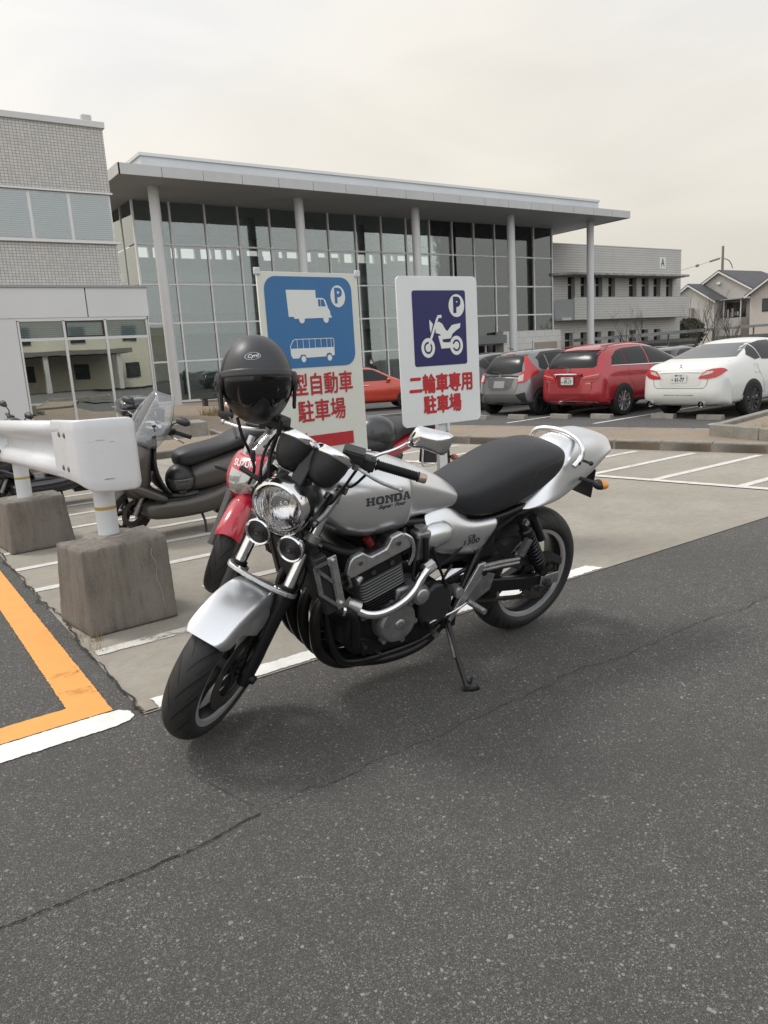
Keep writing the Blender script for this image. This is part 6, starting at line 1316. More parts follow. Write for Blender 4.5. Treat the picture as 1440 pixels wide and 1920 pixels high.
    A.ob('silencer', MB().tube([(.62, -.10, .19), (.35, -.17, .22), (.10, -.20, .27), (-.30, -.21, .34)], (.035, .055), 20, 2) if False else MB().tube([(.62, -.10, .19), (.35, -.17, .22), (.10, -.20, .27), (-.30, -.21, .34)], .048, 20, 1), CHROME)
    # radiator
    RF = Matrix.Translation((1.222, 0, .625)) @ Matrix.Rotation(R(14), 4, 'Y')
    rd = A.ob('radiator', MB().box(-.016, .016, -.165, .165, -.125, .125, RF), mat('radiator_core', (.016, .016, .017), .6, .3, bump=1., bscale=500)); 
    for s in (1, -1):
        A.ob('radiator_tank', MB().box(-.024, .024, s*.165 if s > 0 else -.20, .20 if s > 0 else -.165, -.135, .11, RF), BPL, rd, bevel=.006)
        G = RF @ Matrix.Translation((0, s*.205, 0)) @ frame((1, 0, 0), (0, 0, 1)); mb = MB()
        for a, b_ in (((-.030, -.115), (-.030, .085)), ((.030, -.03), (.030, .085)), ((-.030, .085), (.030, .085)), ((-.030, -.115), (.030, -.03)), ((.030, .08), (-.030, -.01))): bar2(mb, a, b_, .012 if abs(a[0]-b_[0]) > .01 else .017, -.003, .003, G)
        g_ = A.ob('radiator_guard', mb, ALUD, rd, smooth=False); A.ob('guard_plate', MB().prism([(-.055, -.125), (-.022, -.125), (-.020, -.085), (-.030, -.078), (-.030, .062), (-.018, .070), (-.020, .100), (-.055, .100)], -.004, .004, G), ALUB, g_, bevel=.002)
        for z_ in (-.105, .082): A.ob('guard_bolt', MB().cyl(RF @ V((-.040, s*.205, z_)), RF @ V((-.040, s*.218, z_)), .009, n=12), CHROME, g_)
    # ---- swingarm, sprocket, chain, shocks ----
    mb = MB()
    for s in (1, -1): mb.loft([[(x, s*.128-.016, z-h), (x, s*.128+.016, z-h), (x, s*.128+.016, z+h), (x, s*.128-.016, z+h)] for x, z, h in ((.58, .405, .030), (.40, .380, .034), (.16, .335, .033), (-.07, .315, .028))])
    sw = A.ob('swingarm', mb, FRM, bevel=.008); A.ob('chain_adjuster', MB().box(-.09, .03, .145, .153, .29, .345), ALUD, sw, bevel=.004)
    A.ob('axle_nut', MB().cyl((0, .145, .315), (0, .172, .315), .019, n=6), STEEL, sw); A.ob('axle_bolt', MB().cyl((0, -.17, .315), (0, .18, .315), .010, n=12), STEEL, sw)
    mb = MB(); n = 84; F = WF(0, .315, .104)
    for k in range(n):
        a0_, a1_ = 2*PI*k/n, 2*PI*(k+1)/n; r_ = .106 if k % 2 else .113; mb.add([(.050*math.cos(a0_), .050*math.sin(a0_), -.003), (.050*math.cos(a1_), .050*math.sin(a1_), -.003), (r_*math.cos(a1_), r_*math.sin(a1_), -.003), (r_*math.cos(a0_), r_*math.sin(a0_), -.003)], [(0, 1, 2, 3)], F)
    A.ob('sprocket', mb, STEEL, rw, smooth=False, solid=.006)
    for k in range(6):
        a = 2*PI*k/6+.3; A.ob('sprocket_bolt', MB().cyl((.066*math.cos(a), .10, .315+.066*math.sin(a)), (.066*math.cos(a), .122, .315+.066*math.sin(a)), .011, n=6), STEEL, rw)
    ch = [(.64+.045*math.cos(R(a)), .385+.045*math.sin(R(a))) for a in range(-75, 100, 15)]+[(.112*math.cos(R(a)), .315+.112*math.sin(R(a))) for a in range(98, 263, 11)]; mb = MB(); tot = 0
    for k in range(len(ch)):
        a, b_ = V(ch[k]), V(ch[(k+1) % len(ch)]); m_ = max(1, int((b_-a).length/.0159)); d = (b_-a)/m_
        for j in range(m_):
            p = a+d*j; F = frame((d.x, 0, d.y), (0, 1, 0), o=(p.x, .104, p.y)); mb.box(.001, .0140, -.010, .010, -.0065, .0065, F)
    A.ob('drive_chain', mb, mat('chain_metal', (.16, .15, .14), .4, .8, dirt=.5, dscale=60), smooth=False)
    A.ob('chain_guard', MB().loft([[(x, .088, z), (x, .128, z), (x, .132, z-.035), (x, .128, z-.035)] for x, z in ((.46, .475), (.25, .465), (.08, .45), (-.06, .43), (-.12, .40))]), BPL, sw)
    for s in (1, -1):
        a, b_ = V((.225, s*.158, .665)), V((.045, s*.158, .385)); d = (b_-a).normalized(); L0 = (b_-a).length
        sk = A.ob('shock_absorber', MB().lathe([(0, -.02), (.020, -.02), (.022, .05), (.031, .055), (.031, .075), (.012, .08), (.012, L0-.06), (.026, L0-.055), (.026, L0-.035), (.018, L0-.03), (.018, L0+.015), (0, L0+.015)], axis_frame(a, d), 20), FRM)
        pts = []; F = axis_frame(a, d); tn = 9; k = 0
        while k <= tn*12: q = 2*PI*k/12; pts.append(F @ V((.030*math.cos(q), .030*math.sin(q), .078+(L0-.14)*k/(tn*12)))); k += 1
        A.ob('coil_spring', MB().tube(pts, .0052, 6, 0), FRM, sk); A.ob('shock_bolt', MB().cyl(a+V((0, s*.012, 0)), a+V((0, s*.034, 0)), .013, n=12), CHROME, sk); A.ob('damper_reservoir', MB().cyl(a+d*.02+V((-.055, 0, .02)), a+d*.16+V((-.055, 0, .02)), .020, n=16), FRM, sk)
        A.ob('shock_lug', MB().cyl(b_+V((0, -.02, 0)), b_+V((0, .02, 0)), .024, n=16), FRM, sk)
    # ---- foot controls ----
    for s in (1, -1):
        y = s*.172; G = frame((1, 0, 0), (0, 0, 1), o=(0, y, 0)); mb = MB()
        mb.prism([(.585, .275), (.60, .290), (.462, .515), (.425, .520), (.415, .480), (.43, .455)], -.007, .007, G); a_ = A.ob('step_bracket', mb, ALUB, bevel=.003)
        A.ob('heel_guard', MB().prism([(.515, .365), (.440, .475), (.355, .445), (.375, .375), (.46, .335)], -.004, .004, frame((1, 0, 0), (0, 0, 1), o=(0, y-s*.004, 0))), ALUD, a_, bevel=.002)
        mb = MB(); [mb.tube([(.44, y+s*.003, .503+dz), (.34, y+s*.003, .500+dz), (.225, y+s*.003, .492+dz)], .0085, 8) for dz in (0, -.018)]; A.ob('hanger_arm', mb, ALUB, a_)
        A.ob('hanger_bolt', MB().cyl((.428, y, .472), (.428, y+s*.012, .472), .014, n=12), ENG, a_)
        pg = MB().lathe([(0, 0), (.011, 0)]+[q for k in range(12) for q in ((.0135, .004+k*.007), (.0135, .007+k*.007), (.0105, .0075+k*.007), (.0105, .0105+k*.007))]+[(.013, .09), (.013, .094), (0, .094)], axis_frame((.497, y+s*.006, .350), V((-.10, s*1., -.05)).normalized()), 14); A.ob('footpeg', pg, ALUB, a_)
        pp = MB(); F = axis_frame((.222, y+s*.004, .505), V((-.38, s*.10, .92)).normalized()); pp.box(-.010, .010, -.012, .012, 0, .085, F)
        for k in range(9): pp.box(-.013, .013, -.014, .014, .006+k*.009, .010+k*.009, F)
        A.ob('pillion_peg', pp, ALUD, a_); A.ob('pillion_stay', MB().prism([(.36, .60), (.215, .475), (.25, .465), (.385, .575)], -.005, .005, G), FRM, a_)
        A.tube('gear_pedal' if s > 0 else 'brake_pedal', [(.50, y, .345), (.58, y+s*.01, .325), (.68, y+s*.01, .315), (.735, y+s*.03, .32)], .006, CHROME); A.ob('pedal_pad', MB().cyl((.735, y+s*.01, .32), (.735, y+s*.06, .32), .0105, n=12), HOSE)
    # ---- side stand: foot found on the ground ----
    Mi = RM.inverted(); foot = Mi @ V((1.824, 2.139, .004)); piv = V((.585, .150, .270)); mid = piv.lerp(foot, .5)+V((.006, .01, 0)); sd_ = A.ob('side_stand', MB().tube([piv, mid, foot+V((0, 0, .012))], (.015, .0115, .010), 10), FRM)
    fd = (foot-piv).normalized(); A.ob('stand_foot', MB().tube([foot+V((.012, -.01, .006)), foot+V((-.018, .012, .006)), foot+V((-.045, .022, .014))], .010, 8), FRM, sd_); A.ob('stand_tang', MB().tube([foot-fd*.045, foot-fd*.03+V((-.02, .015, 0)), foot-fd*.055+V((-.03, .02, 0))], .0065, 6), FRM, sd_)
    A.ob('stand_spring', MB().tube([piv+V((.012, .012, -.01)), mid+V((.02, .008, 0))], .007, 8), STEEL, sd_); A.ob('stand_bracket', MB().box(.545, .625, .125, .165, .24, .30), FRM, bevel=.006)
    return rt, RM, S, A, B_
BIKE, BRM, BS, BA, BB = big_bike()
# ---- helmet hanging on the right mirror ----
HELM = mat('helmet_matt', (.036, .037, .041), .42, coat=.0, dirt=.1, dscale=8); VIS = mat('visor', (.004, .004, .005), .14, spec=.45); HRUB = mat('helmet_lining', (.010, .010, .010), .8)
def cam_ray(px, py):
    c = SC.camera.matrix_world; f = 1394.9; return (c.to_3x3() @ V(((px-720)/f, -(py-960)/f, -1))).normalized()
hc = EYE+cam_ray(481, 712)*2.62                                  # real position, about 2.66 m in front of the camera, above the right mirror
hm = bpy.data.objects.new('helmet', None); COL.objects.link(hm); tag(hm, 'matt black open face helmet with dark visor hanging on the motorcycle mirror', 'helmet')
fd = (V((.15, -.25, .0))-V((hc.x, hc.y, 0))).normalized()          # faces the camera, a little to its right
hm.matrix_world = Matrix.Translation(hc) @ frame(V((fd.x, fd.y, -.16)), V((-fd.y, fd.x, .03))) @ Matrix.Rotation(R(-4), 4, 'X')
def hpt(th, ph, r=(.143, .123, .150), e=1.):    # th: azimuth from the face (+x), ph: elevation
    return V((r[0]*math.cos(ph)*math.cos(th), r[1]*math.cos(ph)*math.sin(th), r[2]*math.sin(ph)))
def shell(th0, th1, lo, hi, sc=1., nu=40, nv=16, fold=None):
    rings = []
    for i in range(nv+1):
        ring = []
        for k in range(nu+1):
            th = th0+(th1-th0)*k/nu; l = lo(th) if callable(lo) else lo; h = hi(th) if callable(hi) else hi
            p = hpt(th, l+(h-l)*i/nv)*sc
            if p.z < -.02: q = min(1, (-.02-p.z)/.14); p.x *= 1-.10*q*q; p.y *= 1-.16*q*q; p.z *= 1.05
            ring.append(p)
        rings.append(ring)
    return MB().loft(rings, cap=False, closed=False)
brow = lambda th: R(-62)+(R(16)+R(62))*max(0, min(1, (R(80)-abs(th))/R(10))) if abs(th) > R(60) else R(14)+R(6)*math.cos(th*1.5)
ob('shell', shell(-PI, PI, lambda th: R(-58) if abs(th) > R(78) else (R(18)-R(11)*(abs(th)/R(78))**2), R(89.5), 1., 72, 18), HELM, hm, ang=0, solid=.008)
ob('lining', MB().sphere((0, 0, -.004), .114, 32, 20, (1.10, .96, 1.08)), HRUB, hm)
# goggle style visor
ob('visor', shell(-R(76), R(76), lambda th: R(-22)-R(7)*math.cos(th*2.0)+R(16)*math.exp(-(th/R(13))**2), lambda th: R(17)-R(11)*(abs(th)/R(78))**2, 1.012, 48, 10), VIS, hm, ang=0, solid=.003)
ob('outer_shield', shell(-R(80), R(80), lambda th: R(14)-R(10)*(abs(th)/R(78))**2, lambda th: R(24)-R(11)*(abs(th)/R(78))**2, 1.016, 48, 4), HELM, hm, ang=0, solid=.004)
# lower face mask
ob('chin_mask', shell(-R(80), R(80), lambda th: R(-66)+R(8)*(abs(th)/R(80)), lambda th: R(-20)-R(7)*math.cos(th*2.0)+R(16)*math.exp(-(th/R(13))**2), .995, 48, 12), mat('mask_black', (.014, .014, .015), .38), hm, ang=0, solid=.004)
for s in (1, -1):
    F = axis_frame(hpt(s*R(84), R(-2), (.142, .123, .148)), V((.12, s, .05)).normalized()); ob('shield_pivot', MB().lathe([(.034, -.006), (.034, .010), (.026, .016), (.012, .016), (.011, .020), (0, .020)], F, 24), BPL, hm)
    F = axis_frame(hpt(s*R(80), R(-14), (.136, .126, .148)), V((.12, s, -.05)).normalized()); ob('side_cover', MB().box(-.026, .026, -.060, .040, 0, .012, F), BPL, hm, bevel=.005)
    ob('chin_strap', MB().tube([hpt(s*R(70), R(-50), (.12, .12, .16)), V((.05, s*.06, -.19)), V((.045+.02*s, s*.035, -.245)), V((.06, s*.02, -.30)), V((.035, s*.045, -.36))], .0055, 6, 2), HOSE, hm)
ob('buckle', MB().box(-.012, .012, -.008, .008, -.018, .018, Matrix.Translation((.062, -.028, -.25))), BPL, hm, bevel=.003)
sb_ = MB().sphere((0, 0, 0), 1, 48, 32, (.143, .123, .150)); so_ = ob('shell_guide', sb_, None); gb = bvh_of(so_); bpy.data.objects.remove(so_)
me = text_mesh('Cyril', .018, .0004, shear=.3); F = frame((0, 1, 0), V((.55, 0, .8)), o=V((.30, -.018, .20))) ; 
Fh = frame((0, 1, 0), (-.60, 0, .80), o=(.32, -.020, .255))
text_decal('logo', me, Fh @ Matrix.Identity(4), gb, mat('logo_white', (.6, .6, .6), .5), hm, .01, .0015)
mb = MB(); rg = ring(0, 0, .93, .0255, .0135, 0, Matrix.Identity(4), 36); bm = bmesh.new(); vv = [bm.verts.new(p) for p in rg.v]; [bm.faces.new([vv[i] for i in f_]) for f_ in rg.f]; project_bm(bm, Fh, gb, None, .0015); me = bpy.data.meshes.new('logo_ring'); bm.to_mesh(me); bm.free(); link('logo_ring', me, MATS['logo_white'], hm, smooth=False)
# ================= SCOOTERS =================
SCP = mat('scooter_brown', (.10, .092, .083), .42, .45, coat=.2); SCB = mat('scooter_black', (.022, .022, .024), .45); SCK = mat('scooter_gloss_black', (.014, .014, .018), .2, coat=.8)
SCR = NB('clear_screen'); b = SCR; tr = b.n('BsdfTransparent'); tr.inputs[0].default_value = (.86, .88, .88, 1); gl = b.n('BsdfGlossy'); gl.inputs['Roughness'].default_value = .04; df = b.n('BsdfDiffuse'); df.inputs[0].default_value = (.75, .77, .78, 1)
a1 = b.n('MixShader'); a1.inputs[0].default_value = .16; b.l(tr.outputs[0], a1.inputs[1]); b.l(df.outputs[0], a1.inputs[2]); frn = b.n('Fresnel'); frn.inputs[0].default_value = 1.4; a2 = b.n('MixShader')
b.l(b.math('MULTIPLY_ADD', frn.outputs[0], 1., .03, clamp=True), a2.inputs[0]); b.l(a1.outputs[0], a2.inputs[1]); b.l(gl.outputs[0], a2.inputs[2]); b.l(a2.outputs[0], b.out.inputs[0]); SCR = b.m
def smallwheel(P, x, r, w, name='front_wheel', disc=1):
    h = P.ob(name, MB().lathe([(0, -.05), (.03, -.04), (.03, .04), (0, .05)], WF(x, r), 16), RIMM); tyre('tyre', r, w, r*.62, P.T @ WF(x, r), h, n=40)
    P.ob('rim', MB().lathe([(r*.64, -w*.36), (r*.58, -w*.30), (r*.56, 0), (r*.58, w*.30), (r*.64, w*.36)], WF(x, r), 32), RIMM, h)
    mb = MB()
    for k in range(5): mb.loft([[(q, -t, -.012), (q, t, -.012), (q, t, .012), (q, -t, .012)] for q, t in ((.02, .02), (r*.57, .014))], M=WF(x, r) @ Matrix.Rotation(2*PI*k/5, 4, 'Z'))
    P.ob('spokes', mb, RIMM, h); P.ob('brake_disc', MB().lathe([(r*.48, .002), (r*.48, -.002), (r*.30, -.002), (r*.30, .002)], WF(x, r, disc*.06), 28, closed=True), STEEL, h); return h
def ringz(rows, n=20, ex=2.6):     # horizontal rings (z, x_back, x_front, half width)
    out = []
    for z, xa, xb, w_ in rows:
        rg = []
        for k in range(n):
            a = 2*PI*k/n; c, s = math.cos(a), math.sin(a); q = 2/ex; rg.append(((xa+xb)/2+(xb-xa)/2*math.copysign(abs(c)**q, c), w_*math.copysign(abs(s)**q, s), z))
        out.append(rg)
    return out
def rings_x(rows, n=20, ex=2.8, cz=.5, exb=None): return [[(x, y, z) for y, z in selip(w_, zb, zt, n, ex, cz, exb)] for x, zb, zt, w_ in rows]
def scooter(o, head, lean, label, paint, screen, topbox, steer=20):
    rt = bpy.data.objects.new('scooter', None); COL.objects.link(rt); M = root_frame(o, head, lean); M.translation.z = .012; rt.matrix_world = M; tag(rt, label, 'scooter')
    A = Part(rt); S, ax = steer_matrix((1.33, 0, .24), 26, steer); B_ = Part(rt, S)
    smallwheel(A, 0, .245, .13, 'rear_wheel'); fw = smallwheel(B_, 1.36, .245, .115)
    for s in (1, -1): B_.ob('fork', MB().cyl((1.37, s*.085, .23), (1.20, s*.085, .58), .021, n=14), ALUD)
    B_.ob('brake_caliper', MB().box(-.03, .03, -.02, .02, -.04, .05, Matrix.Translation((1.27, .085, .30)) @ Matrix.Rotation(R(-25), 4, 'Y')), ENG, bevel=.008)
    rings = []
    for k in range(13):
        a = R(20+k*125/12); rings.append([(1.36+(.275-.02*abs(u)**2)*math.cos(a)-.0, u*.075*(1-.25*(k > 10)), .245+(.275-.045*abs(u)**3)*math.sin(a)) for u in (-1, -.8, -.4, 0, .4, .8, 1)])
    B_.ob('front_fender', MB().loft(rings, cap=False, closed=False), paint, solid=.004, sub=1)
    # front shield, inner panel, floor board, rear body
    A.ob('front_cowl', MB().loft(ringz([(.34, 1.24, 1.36, .14), (.42, 1.19, 1.44, .19), (.52, 1.17, 1.52, .225), (.62, 1.17, 1.52, .235), (.70, 1.155, 1.46, .225), (.78, 1.14, 1.38, .185), (.84, 1.14, 1.30, .13)])), paint, sub=1)
    A.ob('inner_panel', MB().loft([[(x, -w_, z), (x+.02, -w_*1.03, z), (x+.02, w_*1.03, z), (x, w_, z), (x-.03, w_*.5, z), (x-.03, -w_*.5, z)] for x, z, w_ in ((1.02, .33, .20), (1.10, .42, .215), (1.155, .55, .225), (1.17, .68, .21), (1.13, .80, .16), (1.12, .845, .13))]), SCB, sub=1)
    A.ob('side_wing', MB().loft(rings_x([(1.42, .46, .54, .20), (1.30, .38, .50, .235), (1.16, .32, .41, .245), (1.06, .30, .35, .235)], ex=3.5)), paint, sub=1)
    for s in (1, -1): A.ob('headlight', MB().sphere((1.47, s*.10, .60), .085, 16, 12, (.55, .95, .45)), CLRL)
    A.ob('under_cowl', MB().loft(rings_x([(1.29, .19, .32, .20), (1.20, .150, .345, .232), (1.0, .140, .335, .245), (.78, .140, .345, .25), (.60, .165, .40, .25), (.42, .23, .48, .235), (.22, .32, .47, .19)], ex=3.4, exb=2.6)), paint, sub=1)
    A.ob('floor_board', MB().prism(rrect(.62, 1.20, -.20, .20, .05, 4), .318, .335), SCB, bevel=.004)
    rb_ = A.ob('rear_body', MB().loft(rings_x([(.92, .33, .48, .09), (.86, .33, .56, .15), (.74, .34, .60, .195), (.56, .36, .64, .222), (.36, .42, .68, .222), (.12, .50, .72, .20), (-.12, .57, .755, .155), (-.28, .64, .77, .10), (-.36, .69, .765, .05)], ex=2.6)), paint, sub=1)
    A.ob('body_vent', MB().prism([(.34, .55), (.14, .60), (.10, .575), (.26, .52)], -.226, .226, frame((1, 0, 0), (0, 0, 1))), SCB, bevel=.006)
    A.ob('seat', MB().loft(rings_x([(.955, .56, .66, .08), (.90, .545, .695, .125), (.80, .555, .715, .145), (.66, .60, .725, .155), (.50, .64, .745, .16), (.40, .66, .80, .165), (.28, .68, .835, .165), (.10, .70, .845, .155), (-.08, .72, .845, .135), (-.20, .745, .825, .10)], ex=2.6, cz=.6, exb=3)), SEATM, sub=2)
    A.ob('grab_rail', MB().tube([(.05, .16, .77), (-.15, .18, .80), (-.32, .12, .82), (-.35, 0, .825), (-.32, -.12, .82), (-.15, -.18, .80), (.05, -.16, .77)], .014, 10, 2), BPL); A.ob('tail_lamp', MB().sphere((-.35, 0, .72), .06, 14, 10, (.5, 1.4, .5)), REDL)
    A.ob('engine_case', MB().loft(rings_x([(.52, .22, .38, .10), (.30, .19, .40, .13), (.05, .17, .36, .12), (-.12, .19, .32, .07)], ex=3)), ENG, bevel=.01); A.ob('silencer', MB().tube([(.15, -.14, .26), (-.30, -.19, .34)], .055, 16), BPL)
    A.ob('side_stand', MB().tube([(.80, .13, .20), (.79, .20, .10), (.80, .245, .018)], .011, 8), FRM); A.ob('stand_foot', MB().tube([(.80, .245, .016), (.75, .26, .012)], .011, 8), FRM); A.ob('centre_stand', MB().box(.38, .66, -.12, .14, .13, .18), FRM, bevel=.01)
    # bars turned with the fork
    hb_ = B_.ob('handlebar', MB().tube([(1.08, -.34, .93), (1.12, -.14, .92), (1.14, 0, .90), (1.12, .14, .92), (1.06, .34, .92)], .012, 10, 2), FRM)
    B_.ob('bar_cover', MB().loft(ringz([(.85, 1.06, 1.20, .12), (.90, 1.04, 1.22, .17), (.945, 1.06, 1.19, .14)])), SCB, sub=1); B_.ob('meter', MB().sphere((1.16, .03, .935), .075, 18, 12, (1, 1.1, .5)), CHR if screen else SCB)
    for s in (1, -1):
        B_.ob('grip', MB().cyl((1.09, s*.21, .925), (1.055, s*.345, .918), .017, n=14), HOSE, hb_); B_.ob('lever', MB().tube([(1.12, s*.17, .905), (1.13, s*.25, .895), (1.11, s*.33, .875)], .006, 8, 1), CHR, hb_); B_.ob('switch_box', MB().box(1.07, 1.13, s*.17-.03, s*.17+.03, .895, .95), SCB, hb_, bevel=.008)
        m_ = B_.ob('mirror', MB().tube([(1.11, s*.17, .94), (1.10, s*.20, 1.00), (1.10, s*.26, 1.02)], .006, 8, 1), BPL)
        B_.ob('mirror_shell', MB().loft([[(1.10+dx, s*(.30+y*k), 1.045+z*k) for y, z in ((-.06, -.012), (-.035, .030), (.03, .035), (.075, .018), (.08, -.010), (.045, -.030), (-.02, -.030))] for dx, k in ((-.006, 1), (.012, .98), (.035, .7), (.045, .2))]), BPL, m_, bevel=.004)
    if screen:
        rings = []
        for k in range(12):
            t = k/11; z = .82+.38*t; w_ = .215*math.sin(min(1, .55+t*1.1)*PI/2)*(1-.62*max(0, t-.45)**1.25*1.6); x0 = 1.34-.26*t
            rings.append([(x0-.10*(u*u)*(1-.3*t), u*w_, z-.02*u*u) for u in [q/6-1 for q in range(13)]])
        B_.ob('windscreen', MB().loft(rings, cap=False, closed=False), SCR, ang=0, solid=.003)
        for s in (1, -1):
            for z in (.90, .99): B_.ob('screen_bolt', MB().cyl((1.24, s*.15, z), (1.265, s*.155, z), .010, n=10), BPL)
            B_.ob('screen_stay', MB().tube([(1.15, s*.07, .90), (1.22, s*.12, .92), (1.25, s*.15, .99)], .006, 6, 1), CHR)
        B_.ob('phone_holder', MB().box(1.04, 1.07, -.03, .04, .95, 1.06, Matrix.Rotation(R(0), 4, 'Y')), BPL, bevel=.006)
    if topbox:
        t_ = A.ob('top_box', MB().loft(rings_x([(.08, .90, 1.02, .16), (.04, .87, 1.06, .19), (-.12, .86, 1.09, .205), (-.30, .88, 1.07, .19), (-.36, .91, 1.0, .15)], ex=3.5)), SCK, sub=1); A.ob('box_band', MB().lathe([(.0, 0)]) if False else MB().box(-.375, .085, -.20, .20, .955, .962), ALUD, t_); A.ob('box_rack', MB().box(-.30, .0, -.10, .10, .82, .88), BPL)
    return rt, A, B_
scooter((3.02, 6.12), 181, 7, 'brown grey scooter with clear windscreen standing behind the guard rail', SCP, True, False, 24)
scooter((2.42, 8.55), 181, 6, 'black scooter with top box mostly hidden behind the guard rail', SCK, False, True, 12)
# helmet on the scooter's floor
h2 = bpy.data.objects.new('helmet', None); COL.objects.link(h2); tag(h2, 'glossy black full helmet lying on the floor board of the brown scooter', 'helmet')
Ms = root_frame((3.02, 6.12), 181, 7); pz = Ms @ V((.935, .075, .470)); h2.matrix_world = Matrix.Translation(pz) @ Matrix.Rotation(R(255), 4, 'Z') @ Matrix.Rotation(R(6), 4, 'Y')
HG = mat('helmet_gloss', (.012, .012, .013), .38)
sh_ = MB().sphere((0, 0, 0), 1, 32, 24, (.138, .122, .132)); 
for p in sh_.v:
    if p.z < -.03: p.x = p.x*(.90+.6*(p.z+.13)*1) if p.x < 0 else p.x*1.02
ob('shell', sh_, HG, h2, ang=0)
def hshell(r, th, lo, hi, n=24, m=8): 
    return MB().loft([[V((r[0]*math.cos(R(lo+(hi-lo)*i/m))*math.cos(R(-th+2*th*k/n)), r[1]*math.cos(R(lo+(hi-lo)*i/m))*math.sin(R(-th+2*th*k/n)), r[2]*math.sin(R(lo+(hi-lo)*i/m)))) for k in range(n+1)] for i in range(m+1)], cap=False, closed=False)
ob('visor', hshell((.142, .125, .136), 58, -30, 12), mat('visor_smoke', (.05, .05, .05), .12, spec=.8), h2, ang=0, solid=.003); ob('chin_vent', MB().box(.128, .142, -.03, .03, -.085, -.065), SCB, h2, bevel=.004)
bag = MB().lathe([(0, -.0), (.135, .0), (.150, .012), (.140, .024), (.10, .030), (0, .030)], Matrix.Translation(Ms @ V((.93, .06, .334))), 28); o = ob('helmet_bag', bag, mat('grey_cloth', (.07, .07, .07), .9, bump=.8, bscale=40)); tag(o, 'crumpled grey cloth bag under the helmet on the scooter floor', 'bag')

